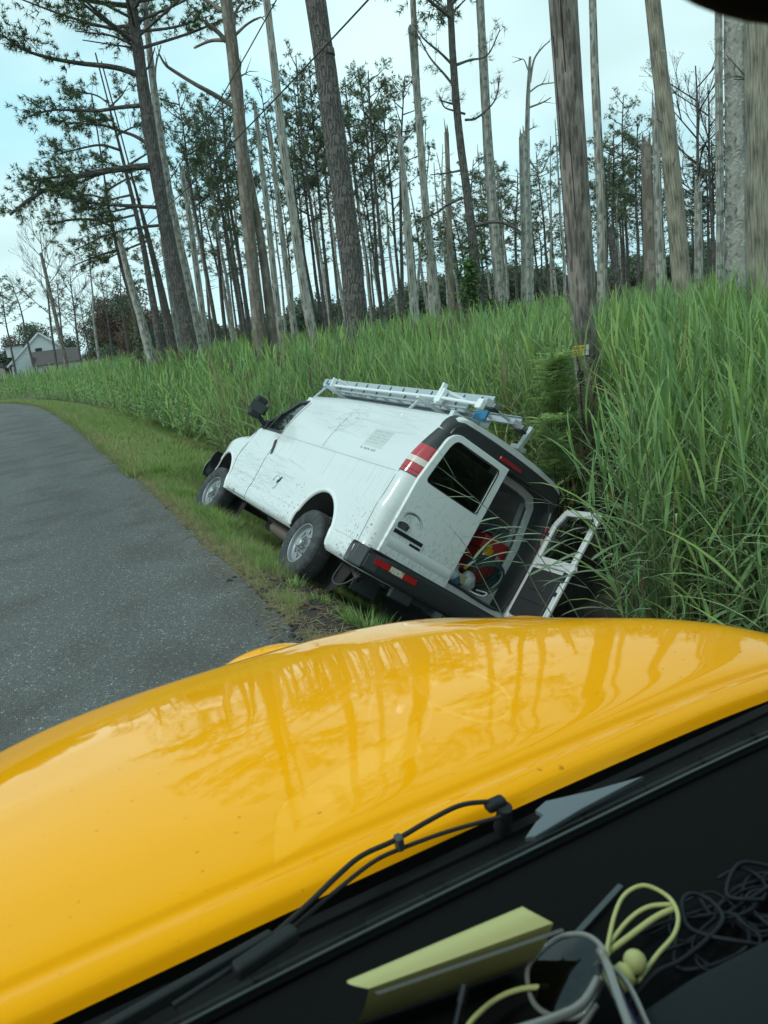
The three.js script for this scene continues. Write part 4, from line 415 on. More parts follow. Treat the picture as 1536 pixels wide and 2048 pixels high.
{
  const R = rng(2024), nearG = [1, 2, 3, 4, 5].map((s) => reedGeo(s, 2.15, 13, 1)), farG = [6, 7, 8].map((s) => reedGeo(s, 2.15, 10, 2.1));
  const near = nearG.map(() => []), far = farG.map(() => []), dead = [], plume = [];
  const bands = [[1.5, 10, 72, 0], [10, 17, 50, 0], [17, 30, 24, 1], [30, 62, 10, 1]];
  for (const [r0, r1, den, isFar] of bands) {
    const a0 = -0.16, a1 = 1.10, n = Math.round((r1 * r1 - r0 * r0) * (a1 - a0) / 2 * den);
    for (let i = 0; i < n; i++) {
      const a = lerp(a0, a1, R()), rr = Math.sqrt(lerp(r0 * r0, r1 * r1, R())), x = Math.sin(a) * rr, z = -Math.cos(a) * rr; if (x < 0.3 && z > -40) continue; const [d] = edgeDist(x, z); if (d < 1.2 || !reedFree(x, z, d)) continue;
      const g = fbm(x * 0.5, z * 0.5, 99, 3), depthIn = smooth(1.6, 4.5, d), y = groundY(x, z, d) - 0.03;
      const target = lerp(1.25, 1.72, depthIn) + 0.75 * (g - 0.5) + 0.75 * (R() - 0.65) - 0.25 * smooth(30, 60, rr), hgt = clamp(target - y, 0.7, 3.0), s = hgt / 2.15;
      const tone = R(), yel = smooth(0.5, 0.75, fbm(x * 0.9, z * 0.9, 66, 3)) * 0.6; const c = (R() < 0.035 ? rgb(0.30, 0.24, 0.11) : rgb(lerp(0.155, 0.275, tone) + 0.07 * yel, lerp(0.295, 0.410, tone) + 0.03 * yel, lerp(0.108, 0.096, tone)));
      const M = mat4(x, y, z, R() * 6.28, 0.04 + 0.38 * Math.pow(R(), 3), R() * 6.28, isFar ? s * 1.0 : Math.pow(s, 0.6), s);
      (isFar ? far[i % 3] : near[i % 5]).push([M, c]);
      if (!isFar && R() < 0.55) dead.push([mat4(x + (R() - 0.5) * 0.2, y, z + (R() - 0.5) * 0.2, R() * 6, 0.1 * R() + (R() > 0.9 ? 0.5 : 0), R() * 6.28, 1, 0.35 + 0.75 * R()), rgb(lerp(0.20, 0.36, R()), lerp(0.17, 0.27, R()), lerp(0.09, 0.14, R()))]);
      if (rr > 12 && R() < 0.05) plume.push([mat4(x, y, z, R() * 6.28, 0.08 * R(), R() * 6.28, 1, (hgt + 0.2) / 2.15), rgb(0.17, 0.12, 0.085)]);
    }
  }
  near.forEach((it, k) => { instanced('reed_leaves', nearG[k][0], reedMat, it, 'dense green marsh reeds filling the ditch and wet ground', 'reeds'); instanced('reed_stems', nearG[k][1], stalkMat, it.map(([m]) => [m, rgb(0.13, 0.15, 0.06)]), 'thin upright stems of the green marsh reeds', 'reeds'); });
  far.forEach((it, k) => instanced('distant_reeds', farG[k][0], reedMat, it, 'green marsh reeds growing under the far trunks', 'reeds'));
  const stalk = limb([[0, 0, 0, 0.0055], [0.03, 1.1, 0, 0.005], [0.02, 2.1, 0.03, 0.003]], 6, 5, 0, 1); stalk.deleteAttribute('uv');
  instanced('dry_reed_stalks', stalk, stalkMat, dead, 'dry tan reed stalks from last year among the green reeds', 'reeds');
  const pl = []; const Rp = rng(3); for (let i = 0; i < 46; i++) { const f = i / 46; blade(pl, V(0, 1.86 + 0.3 * f, 0), Rp() * 6.28, 0.35 + 0.4 * Rp(), 0.10 + 0.05 * Rp(), 0.006, 0.8, 2); } instanced('reed_plumes', smoothTri(pl), stalkMat, plume, 'brown feathery seed heads above the far reeds', 'reeds');
}
// single reeds bent across the open back of the van
{
  const leafM = phys(rgb(0.13, 0.20, 0.09), 0.8, { transmission: 0.25, thickness: 0, side: THREE.DoubleSide }), stemM = std(rgb(0.10, 0.12, 0.055), 0.7);
  const reed = (pts, leaves, label, seed, wide = 1) => {
    const t = thing('reed_plant', label, 'reed', 'single reeds leaning over the van'), R = rng(seed), cur = new THREE.CatmullRomCurve3(pts.map((p) => V(...p)), false, 'catmullrom', 0.5);
    const st = limb(pts.map((p, i) => [...p, lerp(0.006, 0.002, i / (pts.length - 1))]), 24, 6, 0, 1); part('stem', st, stemM, t);
    for (const [f, az, tilt, len, droop, w = 0.015] of leaves) { const a = []; blade(a, cur.getPoint(f), az, tilt, len, w * wide, droop, 8, 0, (R() - 0.5) * 0.6); part('leaf', smoothTri(a), leafM, t); }
    return t;
  };
  SINGLE_REEDS.forEach(([pts, leaves, label], i) => reed(pts, leaves, label, 60 + i, 1.6));
}
{ // verge grass, straw litter
  const tuftG = (seed, n, h, w, spread) => { const R = rng(seed), a = []; for (let i = 0; i < n; i++) { const az = R() * 6.28, q = spread * Math.sqrt(R()), b = R() * 6.28; blade(a, V(Math.cos(b) * q, 0, Math.sin(b) * q), az, 0.1 + 0.75 * R(), h * (0.5 + 0.7 * R()), w * (0.7 + 0.6 * R()), 0.3 + 1.2 * R(), 3, 0, R() - 0.5); } return smoothTri(a); };
  const G = [tuftG(1, 18, 0.13, 0.0028, 0.05), tuftG(2, 22, 0.17, 0.0026, 0.06), tuftG(3, 16, 0.24, 0.0034, 0.05)], F = tuftG(4, 24, 0.17, 0.006, 0.14), R = rng(31), it = G.map(() => []), fi = [], straw = [];
  const bare = (x, z) => mud(x, z);
  for (let i = 0; i < 30000; i++) {
    const z = 1 - 17 * R(), d = 2.7 * Math.pow(R(), 0.8), x = 1.47 + d, m = bare(x, z); if (d < 0.02 + 0.05 * R() || (m > 0.3 && R() < m * 1.02)) continue;
    const y = groundY(x, z, d); const edge = smooth(0.35, 0.02, d), k = smooth(0.42, 0.62, fbm(x * 1.6, z * 1.6, 14, 3)) , dry = clamp(edge * 0.85 + 0.35 * smooth(0.55, 0.7, fbm(x * 3, z * 3, 15, 2)) + 0.5 * m); const r = R();
    const c = rgb(lerp(lerp(0.17, 0.23, r), 0.35, dry), lerp(lerp(0.27, 0.32, r), 0.30, dry), lerp(0.060, 0.14, dry)); const under = x > 2.1 && x < 3.9 && z < -5.9 && z > -11.4;
    it[k > 0.6 && d > 0.3 ? 2 : i % 2].push([mat4(x, y - 0.01, z, R() * 6.28, 0.15 * R(), R() * 6, (0.55 + 0.6 * R()) * (1 - 0.45 * edge) * (under ? 0.6 : 1)), c]);
  }
  for (let i = 0; i < 26000; i++) { // further along the curve
    const s = 40 + 80 * R(), p = EP[Math.min(168, Math.floor(s / 1.0))]; const z = -14 - 56 * Math.pow(R(), 1.2), x = EDGE_X(z) + 3.4 * R(), [d] = edgeDist(x, z); if (d < 0.02 || d > 3.3) continue; const y = groundY(x, z, d), edge = smooth(0.4, 0.05, d), r = R(), dry = clamp(edge * 0.6 + 0.5 * smooth(0.5, 0.7, fbm(x, z * 0.4, 17, 3)));
    fi.push([mat4(x, y - 0.01, z, R() * 6.28, 0.15 * R(), R() * 6, 0.75 + 0.7 * R()), rgb(lerp(lerp(0.18, 0.24, r), 0.31, dry), lerp(lerp(0.28, 0.33, r), 0.31, dry), lerp(0.065, 0.12, dry))]);
  }
  for (let i = 0; i < 5000; i++) { const z = 0 - 13 * R(), d = -0.16 + 1.5 * Math.pow(R(), 1.5), x = 1.47 + d; if (d > 0.35 && R() > 0.25 + 0.75 * mud(x, z)) continue; if (d < 0 && R() < 0.75) continue; const y = d < 0 ? 0.008 : groundY(x, z, d) + 0.012; straw.push([mat4(x, y, z, R() * 6.28, 0.25 * (R() - 0.5), R() * 6, 0.5 + R()), rgb(lerp(0.16, 0.30, R()), lerp(0.12, 0.21, R()), lerp(0.06, 0.11, R()))]); }
  it.forEach((q, k) => instanced('verge_grass', G[k], reedMat, q, 'short green and straw coloured grass on the road verge', 'grass')); instanced('verge_grass', F, reedMat, fi, 'mown grass strip along the far road curve', 'grass');
  const sg = box(0.0035, 0.002, 0.11); sg.deleteAttribute('uv'); instanced('straw_litter', sg, stalkMat, straw, 'dry straw litter along the torn road edge', 'straw');
  // soil clods on the torn edge
  const cg = mergeVertices(new THREE.IcosahedronGeometry(0.02, 1)); { const p = cg.attributes.position; for (let i = 0; i < p.count; i++) { const n = 0.7 + 0.7 * hash2(i, 3, 5); p.setXYZ(i, p.getX(i) * n * 1.4, p.getY(i) * n * 0.6, p.getZ(i) * n); } cg.deleteAttribute('uv'); cg.computeVertexNormals(); }
  const clod = []; for (let i = 0; i < 900; i++) { const z = -3 - 4.2 * R(), d = -0.35 + 1.1 * R() * (0.5 + 0.5 * R()) + 0.1, x = 1.47 + d; const y = d < 0 ? 0.006 : groundY(x, z, d); if (R() > (d < 0 ? 0.25 : 0.9)) continue; clod.push([mat4(x, y, z, R() * 6.28, 0, 0, 0.3 + 1.3 * R() * R()), rgb(0.04, 0.033, 0.026)]); } instanced('soil_clods', cg, std(rgb(1, 1, 1), 0.95), clod, 'dark crumbs of soil on the torn road edge', 'soil');
}
// tuft of fresh grass by the torn edge
{
  const R = rng(12); const spots = [[2.12, -5.4, 0.25, 'bright green grass tuft on the bare soil behind the van'], [1.98, -6.05, 0.12, 'small grass tuft on the soil below the van bumper'], [1.93, -6.55, 0.14, 'grass tuft just behind the van rear wheel']];
  for (const [x, z, h, label] of spots) { const t = thing('grass_tuft', label, 'grass', 'grass tufts on the bare verge'); const m = std(rgb(0.16, 0.28, 0.06), 0.6, { side: THREE.DoubleSide }); const n = h > 0.2 ? 240 : 70, a = []; for (let i = 0; i < n; i++) { const b = R() * 6.28, q = h * 0.75 * Math.sqrt(R()); blade(a, V(x + Math.cos(b) * q, groundY(x + Math.cos(b) * q, z + Math.sin(b) * q) - 0.01, z + Math.sin(b) * q), b + (R() - 0.5) * 2, 0.1 + 0.7 * R(), h * (0.6 + 0.6 * R()), 0.0035, 0.4 + R(), 4, 0, R() - 0.5); } part('blades', smoothTri(a), m, t); }
}
{ // the far wood, one dark mass of crowns, and brush under the trunks
  const R = rng(71), leafy = (seed, n, s) => { const r = rng(seed), a = []; for (let i = 0; i < n; i++) { const u = r() * 6.28, v = Math.acos(2 * r() - 1), q = Math.pow(r(), 0.4); const P = V(Math.sin(v) * Math.cos(u) * q, Math.cos(v) * q * 0.9, Math.sin(v) * Math.sin(u) * q), d = V(r() - 0.5, r() - 0.5, r() - 0.5).normalize(), e = new THREE.Vector3().crossVectors(d, V(r() - 0.5, r() - 0.5, r() - 0.5)).normalize(); a.push(P.x - e.x * s, P.y - e.y * s, P.z - e.z * s, P.x + e.x * s, P.y + e.y * s, P.z + e.z * s, P.x + d.x * s * 2, P.y + d.y * s * 2, P.z + d.z * s * 2); } const g = triGeo(a); g.deleteAttribute('uv'); return g; };
  const G = leafy(5, 700, 0.06), it = [];
  for (let i = 0; i < 2600; i++) { const az = -0.2 + 1.35 * R(), d = 95 + 70 * R(), x = Math.sin(az) * d, z = -Math.cos(az) * d, s = 1.1 + 1.5 * R(), hmax = 2.2 + 6.5 * smooth(0.3, 0.75, fbm(az * 14, 3, 7, 4)) * (1 - 0.45 * smooth(0.15, 0.6, az)); if (az > -0.06 && az < 0.10 && d < 150) continue; const y = -0.5 + hmax * Math.pow(R(), 0.7); const r = R(), rust = fbm(az * 30 + 5, y * 0.1, 8, 2) > 0.64 ? 1 : 0; it.push([mat4(x, y, z, R() * 6.28, 0.3 * R(), R() * 6, s, s * (0.7 + 0.3 * R())), rgb(lerp(0.07, 0.10, r) + 0.05 * rust, lerp(0.10, 0.13, r) - 0.02 * rust, lerp(0.065, 0.075, r))]); }
  instanced('far_wood', G, std(rgb(1, 1, 1), 0.9, { side: THREE.DoubleSide }), it, 'dark low mass of distant trees along the horizon', 'woodland');
  const br = []; for (let i = 0; i < 650; i++) { const az = -0.02 + 1.0 * R(), d = 26 + 40 * R(), x = Math.sin(az) * d, z = -Math.cos(az) * d; if (edgeDist(x, z)[0] < 9 || az < 0.12) continue; const s = 0.4 + 0.75 * R() * fbm(az * 20, d * 0.2, 5, 3) * 1.6, r = R(), brown = fbm(x * 0.3, z * 0.3, 55, 3) > 0.55; br.push([mat4(x, 0.2 + 1.1 * R(), z, R() * 6.28, 0.3 * R(), R() * 6, s, s), brown ? rgb(0.085, 0.062, 0.04) : rgb(lerp(0.04, 0.06, r), lerp(0.07, 0.095, r), 0.032)]); }
  instanced('brush', leafy(8, 380, 0.05), std(rgb(1, 1, 1), 0.9, { side: THREE.DoubleSide }), br, 'dark brush and dead twigs between the far trunks', 'brush');
}
// ---------------------------------------------------------------- the white cargo van, rolled into the ditch (own axes: x forward, y left, z up)
const VANM = new THREE.Matrix4().makeBasis(V(-0.0233, 0.0252, -0.9994).normalize(), V(-0.7612, 0.6476, 0.0341).normalize(), V(0.6481, 0.7615, 0.0041).normalize()).setPosition(2.7195, -0.7328, -7.2026);
function inVan(o) { o.applyMatrix4(VANM); return o; }
const van = thing('cargo_van', 'white cargo van tipped onto its side slope in the roadside ditch, rear door open', 'van'); inVan(van);
const dirtMap = canvasTex(2048, 768, (x, w, h) => { // X -1.4..4.4 over Z 0.3..2.2
  x.fillStyle = '#ffffff'; x.fillRect(0, 0, w, h); const r = rng(41);
  const px = (X) => (X + 1.4) / 5.8 * w, pz = (Z) => h - (Z - 0.3) / 1.9 * h;
  const scratch = (n, X0, X1, Z0, Z1, len, slope, a, lw) => { for (let i = 0; i < n; i++) { const X = lerp(X0, X1, r()), Z = lerp(Z0, Z1, r()), l = len * (0.3 + r()), s = slope + (r() - 0.5) * 0.25; x.strokeStyle = `rgba(${95 + r() * 40 | 0},${110 + r() * 30 | 0},${112 + r() * 30 | 0},${a * (0.3 + 0.7 * r())})`; x.lineWidth = lw * (0.4 + r()); x.beginPath(); x.moveTo(px(X), pz(Z)); x.quadraticCurveTo(px(X + l * 0.5), pz(Z + l * s * 0.5 + (r() - 0.5) * 0.03), px(X + l), pz(Z + l * s)); x.stroke(); } };
  scratch(150, 1.0, 2.9, 0.62, 1.05, 0.35, -0.15, 0.20, 2); scratch(90, 0.5, 2.8, 0.45, 1.1, 0.5, 0.1, 0.16, 5); scratch(60, -1.2, 2.5, 1.5, 1.95, 0.5, 0.03, 0.14, 3);
  scratch(90, -1.35, -0.7, 0.6, 1.1, 0.1, 0.5, 0.15, 1.6); scratch(40, -1.1, 1.8, 1.72, 1.96, 0.8, 0, 0.2, 1.6);
  // arcs of swung branches on the upper panel
  for (let i = 0; i < 16; i++) { x.strokeStyle = `rgba(110,128,135,${0.16 + 0.2 * r()})`; x.lineWidth = 1.5 + r() * 3; x.beginPath(); x.ellipse(px(0.35 + r() * 0.5), pz(1.66 + r() * 0.1), 40 + r() * 60, 18 + r() * 30, r(), r() * 3, 3 + r() * 2.5); x.stroke(); }
  // ghost of a removed sign
  x.fillStyle = 'rgba(150,170,160,0.22)'; x.fillRect(px(-0.62), pz(1.72), px(-0.2) - px(-0.62), pz(1.50) - pz(1.72));
  for (let k = 0; k < 5; k++) { for (let X = -0.6; X < -0.24; X += 0.018 + r() * 0.02) { x.fillStyle = `rgba(70,88,92,${0.12 + 0.2 * r()})`; x.fillRect(px(X), pz(1.70 - k * 0.036), 2 + r() * 6, 4 + r() * 5); } }
  for (let X = -0.56; X < -0.22; X += 0.026) if (r() > 0.2) { x.fillStyle = `rgba(55,70,75,${0.4 + 0.3 * r()})`; x.fillRect(px(X), pz(1.475) - r() * 3, 5 + r() * 3, 9); }
  // road film, splashes and rust low down
  for (let i = 0; i < 1500; i++) { const X = -1.4 + 5.8 * r(), Z = 0.36 + 0.34 * Math.pow(r(), 2.2); x.fillStyle = `rgba(${100 + r() * 30 | 0},${95 + r() * 20 | 0},${80 + r() * 15 | 0},${0.05 + 0.10 * r()})`; const q = 1 + r() * 3.2; x.beginPath(); x.ellipse(px(X), pz(Z), q * (1 + r() * 2), q, 0, 0, 7); x.fill(); }
  for (let i = 0; i < 240; i++) { const X = (r() < 0.6 ? -0.85 - 0.45 * r() : 0.25 + 0.5 * r()), Z = 0.42 + 0.5 * Math.pow(r(), 1.8), q = 1 + 5 * r() * r(); x.fillStyle = `rgba(62,52,40,${0.12 + 0.3 * r()})`; x.beginPath(); x.ellipse(px(X), pz(Z), q * 1.2, q, r() * 3, 0, 7); x.fill(); }
  for (let i = 0; i < 26; i++) { const X = -1.2 + 3.9 * r(), Z = 1.34; x.strokeStyle = `rgba(90,98,96,${0.06 + 0.10 * r()})`; x.lineWidth = 2 + 5 * r(); x.beginPath(); x.moveTo(px(X), pz(Z)); x.lineTo(px(X + 0.02 * (r() - 0.5)), pz(Z - 0.12 - 0.35 * r())); x.stroke(); }
  for (let i = 0; i < 30; i++) { x.fillStyle = `rgba(110,60,25,${0.3 + 0.3 * r()})`; x.fillRect(px(2.45 + 0.1 * (r() - 0.5)), pz(0.42 + 0.05 * r()), 2 + r() * 6, 2 + r() * 5); }
});
const paint = phys(rgb(0.62, 0.63, 0.62), 0.42, { map: dirtMap, clearcoat: 0.7, clearcoatRoughness: 0.1 });
const paintPlain = phys(rgb(0.70, 0.71, 0.70), 0.42, { clearcoat: 0.6, clearcoatRoughness: 0.12 });
const blackTrim = std(rgb(0.028, 0.03, 0.031), 0.55), darkTrim = std(rgb(0.015, 0.016, 0.017), 0.7), seamMat = std(rgb(0.02, 0.022, 0.022), 0.9), underMat = std(rgb(0.03, 0.027, 0.024), 0.9);
const tintGlass = phys(rgb(0.30, 0.34, 0.33), 0.02, { transmission: 1, thickness: 0, ior: 1.5 });
const R_CORNER = (z) => lerp(0.14, 0.09, smooth(1.5, 1.95, z));
function topZ(X) { if (X < 2.05) return 2.11 - 0.03 * smooth(1.2, 2.05, X); if (X < 2.98) return lerp(2.08, 1.29, (X - 2.05) / 0.93); if (X < 3.9) return 1.28 - 0.19 * Math.pow((X - 2.98) / 0.92, 1.6); return 1.09 - 0.5 * Math.pow((X - 3.9) / 0.32, 2); }
const W0 = 0.985;
function halfW(X) { return X < 3.2 ? W0 : W0 - 0.30 * Math.pow((X - 3.2) / 1.02, 2.4); }
function sideY(z, w, zt) { // half width at height z below the roof corner
  const f = w / W0;
  if (z < 0.46) return f * lerp(0.915, 0.975, Math.sqrt(clamp((z - 0.39) / 0.07))); if (z < 0.57) return f * lerp(0.975, 0.984, (z - 0.46) / 0.11); if (z < 0.605) return f * lerp(0.984, 0.972, (z - 0.57) / 0.035);
  if (z < 0.95) return f * lerp(0.972, 0.985, (z - 0.605) / 0.345); if (z < 1.02) return f * 0.985; if (z < 1.10) return f * lerp(0.985, 0.972, (z - 1.02) / 0.08); if (z < 1.33) return f * lerp(0.972, 0.962, (z - 1.10) / 0.23);
  if (z < 1.345) return f * lerp(0.962, 0.953, (z - 1.33) / 0.015); return f * (0.953 - 0.33 * Math.pow((z - 1.345), 1.55));
}
const ZL = [0.39, 0.41, 0.43, 0.46, 0.51, 0.565, 0.605, 0.7, 0.82, 0.95, 1.02, 1.1, 1.2, 1.33, 1.345, 1.45, 1.56, 1.68, 1.79, 1.88];
function section(X) { // half profile from the sill to the roof's middle
  const zt = topZ(X), w = halfW(X), out = []; const zc = Math.min(1.90, zt - 0.16);
  for (const z of ZL) { const zz = zt < 2.06 ? lerp(0.39, zc, (z - 0.39) / (1.88 - 0.39)) : z; out.push([sideY(zz, w, zt), zz]); }
  const [y0, z0] = out[out.length - 1]; const rz = zt - z0 - 0.035, ry = zt < 1.35 ? 0.22 : 0.17;
  for (let k = 1; k <= 6; k++) { const a = k / 6 * Math.PI / 2; out.push([y0 - ry * (1 - Math.cos(a)), z0 + rz * Math.sin(a)]); }
  const yr = y0 - ry; for (let k = 1; k <= 4; k++) { const t = k / 4; out.push([yr * (1 - t), zt - 0.035 * (1 - t) * (1 - t) - 0.0]); }
  return out;
}
const XB = -1.30;
function bodyPt(X, k, s = 1, off = 0) { // point k of the section; near the rear the section rounds in on the corner radius
  const base = section(Math.max(X, -1.16)), [y, z] = base[k]; const r = R_CORNER(z); let yy = y + off;
  const e = X - XB; if (e < r) { const q = r - e; yy = y - r + Math.sqrt(Math.max(0, r * r - q * q)) + off * clamp(e / r + 0.15); }
  return V(X - (e < r ? off * (1 - e / r) : 0), s * Math.max(0, yy), z + (k > ZL.length ? off : 0));
}
const NP = section(0).length;
const XS = [-1.30, -1.2985, -1.294, -1.284, -1.268, -1.246, -1.22, -1.19, -1.16, -1.0, -0.6, 0, 0.6, 1.2, 1.6, 2.05, 2.2, 2.4, 2.6, 2.8, 2.98, 3.1, 3.25, 3.4, 3.55, 3.7, 3.85, 3.95, 4.03, 4.1, 4.16, 4.2];
function loftBody(inset) {
  const pos = [], uv = [], idx = []; const M = 2 * NP;
  for (const X of XS) { for (let k = 0; k < NP; k++) { const p = bodyPt(X, k, 1, -inset); pos.push(p.x, p.y, p.z); uv.push((p.x + 1.4) / 5.8, (p.z - 0.3) / 1.9); } for (let k = NP - 1; k >= 0; k--) { const p = bodyPt(X, k, -1, -inset); pos.push(p.x, p.y, p.z); uv.push((p.x + 1.4) / 5.8, (p.z - 0.3) / 1.9); } }
  for (let i = 0; i < XS.length - 1; i++) for (let j = 0; j < M; j++) { const j2 = (j + 1) % M, a = i * M + j, b = i * M + j2, c = a + M, d = b + M; idx.push(a, c, b, b, c, d); }
  for (const [i, flip] of [[0, 1], [XS.length - 1, 0]]) { const c = pos.length / 3; pos.push(XS[i], 0, 0.9); uv.push((XS[i] + 1.4) / 5.8, 0.3); for (let j = 0; j < M; j++) { const a = i * M + j, b = i * M + (j + 1) % M; flip ? idx.push(c, a, b) : idx.push(c, b, a); } }
  let g = new THREE.BufferGeometry(); g.setAttribute('position', new THREE.Float32BufferAttribute(pos, 3)); g.setAttribute('uv', new THREE.Float32BufferAttribute(uv, 2)); g.setIndex(idx); return g;
}
{
  let g = toCreasedNormals(loftBody(0), 0.5);
  const ev = new Evaluator(); ev.useGroups = false; ev.attributes = ['position', 'normal', 'uv'];
  let B = new Brush(g); B.updateMatrixWorld();
  const cut = (geo) => { geo = geo.index ? geo.toNonIndexed() : geo; geo.setAttribute('uv', new THREE.Float32BufferAttribute(new Float32Array(geo.attributes.position.count * 2).fill(0.985), 2)); const c = new Brush(geo); c.updateMatrixWorld(); const r = ev.evaluate(B, c, SUBTRACTION); r.updateMatrixWorld(); B = r; };
  const extr = (pts, d, plane) => { const s = new THREE.Shape(pts.map((p) => new THREE.Vector2(p[0], p[1]))); const e = new THREE.ExtrudeGeometry(s, { depth: d, bevelEnabled: false, curveSegments: 24 }); if (plane === 'xz') e.rotateX(Math.PI / 2); return e; };
  // cargo space, open at the back
  const cav = new THREE.Shape(); cav.moveTo(-0.80, 0.68); cav.lineTo(0.80, 0.68); cav.lineTo(0.79, 1.35); cav.lineTo(0.71, 1.78); cav.quadraticCurveTo(0.67, 1.90, 0.5, 1.91); cav.lineTo(-0.5, 1.91); cav.quadraticCurveTo(-0.67, 1.90, -0.71, 1.78); cav.lineTo(-0.79, 1.35); cav.closePath();
  const cg = new THREE.ExtrudeGeometry(cav, { depth: 3.36, bevelEnabled: false, curveSegments: 8 }); cg.applyMatrix4(new THREE.Matrix4().makeBasis(V(0, 1, 0), V(0, 0, 1), V(1, 0, 0))).translate(-1.36, 0, 0); cut(cg);
  const cab = box(1.0, 1.62, 0.6, 2.4, 0, 0.99); cut(cab);
  cut(extr([[1.98, 1.36], [2.72, 1.36], [2.24, 1.85], [1.98, 1.89]], 3, 'xz').translate(0, 1.5, 0));
  cut(extr([[2.14, 1.84], [2.80, 1.36], [3.15, 1.5], [2.45, 2.2]], 1.4, 'xz').translate(0, 0.7, 0));
  for (const s of [-1, 1]) for (const [xc, zc, r] of [[-0.13, 0.43, 0.475], [3.36, 0.40, 0.47]]) { const sh = new THREE.Shape(); sh.moveTo(xc - r, 0.2); sh.lineTo(xc - r, zc); sh.absarc(xc, zc, r, Math.PI, 0, true); sh.lineTo(xc + r, 0.2); sh.closePath(); const a = new THREE.ExtrudeGeometry(sh, { depth: 0.5, bevelEnabled: false, curveSegments: 40 }); a.rotateX(Math.PI / 2); a.translate(0, s > 0 ? 1.08 : -0.58, 0); cut(a); }
  part('body', B.geometry, paint, van);
}
// arch lips: rolled flanges standing proud of the panel
for (const [xc, zc, r, X0] of [[-0.13, 0.43, 0.475], [3.36, 0.40, 0.47]]) for (const s of [1, -1]) {
  const f = (u, v) => { const a = Math.PI * (1.0 - u); const th = v * Math.PI, rr = r + 0.022 + 0.03 * -Math.cos(th); const x = xc + rr * Math.cos(a), z = zc + rr * Math.sin(a); const w = sideY(Math.max(z, 0.42), halfW(x), 2.1); return V(x, s * (w - 0.012 + 0.026 * Math.sin(th)), z); };
  part('wheel_arch_lip', surface(f, 40, 8), paintPlain, van);
  const lin = (u, v) => { const a = Math.PI * u, d = v * 0.42; return V(xc + (r + 0.001) * Math.cos(a), s * (0.965 - d - (xc > 3 ? 0.03 : 0)), zc + (r + 0.001) * Math.sin(a)); };
  part('wheel_well', [surface(lin, 24, 2), new THREE.CircleGeometry(r, 24).rotateX(Math.PI / 2).translate(xc, s * 0.545, zc)], underMat, van);
}
// shut lines as thin recessed strips laid on the panel
function seamLine(pts, w = 0.007, s = 1) { const g = []; for (let i = 0; i < pts.length - 1; i++) { const n = 8; for (let k = 0; k < n; k++) { const P = (t) => { const X = lerp(pts[i][0], pts[i + 1][0], t), Z = lerp(pts[i][1], pts[i + 1][1], t); return V(X, s * (sideY(Z, halfW(X), 2.1) + 0.0008), Z); }; const a = P(k / n), b = P((k + 1) / n); g.push(rectBar(a, b.clone().addScaledVector(b.clone().sub(a), 0.04), w, 0.004, V(0, 1, 0))); } } return g; }
for (const l of [[[1.955, 0.62], [1.955, 0.42], [2.72, 0.42]], [[1.955, 0.60], [1.94, 1.0], [1.95, 1.34], [1.90, 1.88]], [[2.86, 0.5], [2.95, 0.85], [2.80, 1.28]]]) part('door_seam', seamLine(l, 0.006), seamMat, van);
for (const [l, w] of [[[[1.80, 1.337], [-1.1, 1.337]], 0.004], [[[-1.165, 0.62], [-1.165, 1.36]], 0.008], [[[0.37, 0.605], [2.8, 0.605]], 0.003], [[[-1.14, 0.605], [-0.66, 0.605]], 0.003], [[[0.62, 1.36], [0.60, 1.84]], 0.003]]) part('panel_seam', seamLine(l, w), std(rgb(0.30, 0.33, 0.33), 0.8), van);
part('roof_gutter', [rectBar(V(2.0, 0.80, 1.905), V(-1.12, 0.805, 1.915), 0.018, 0.014), rectBar(V(2.0, -0.80, 1.905), V(-1.12, -0.805, 1.915), 0.018, 0.014)], paintPlain, van);
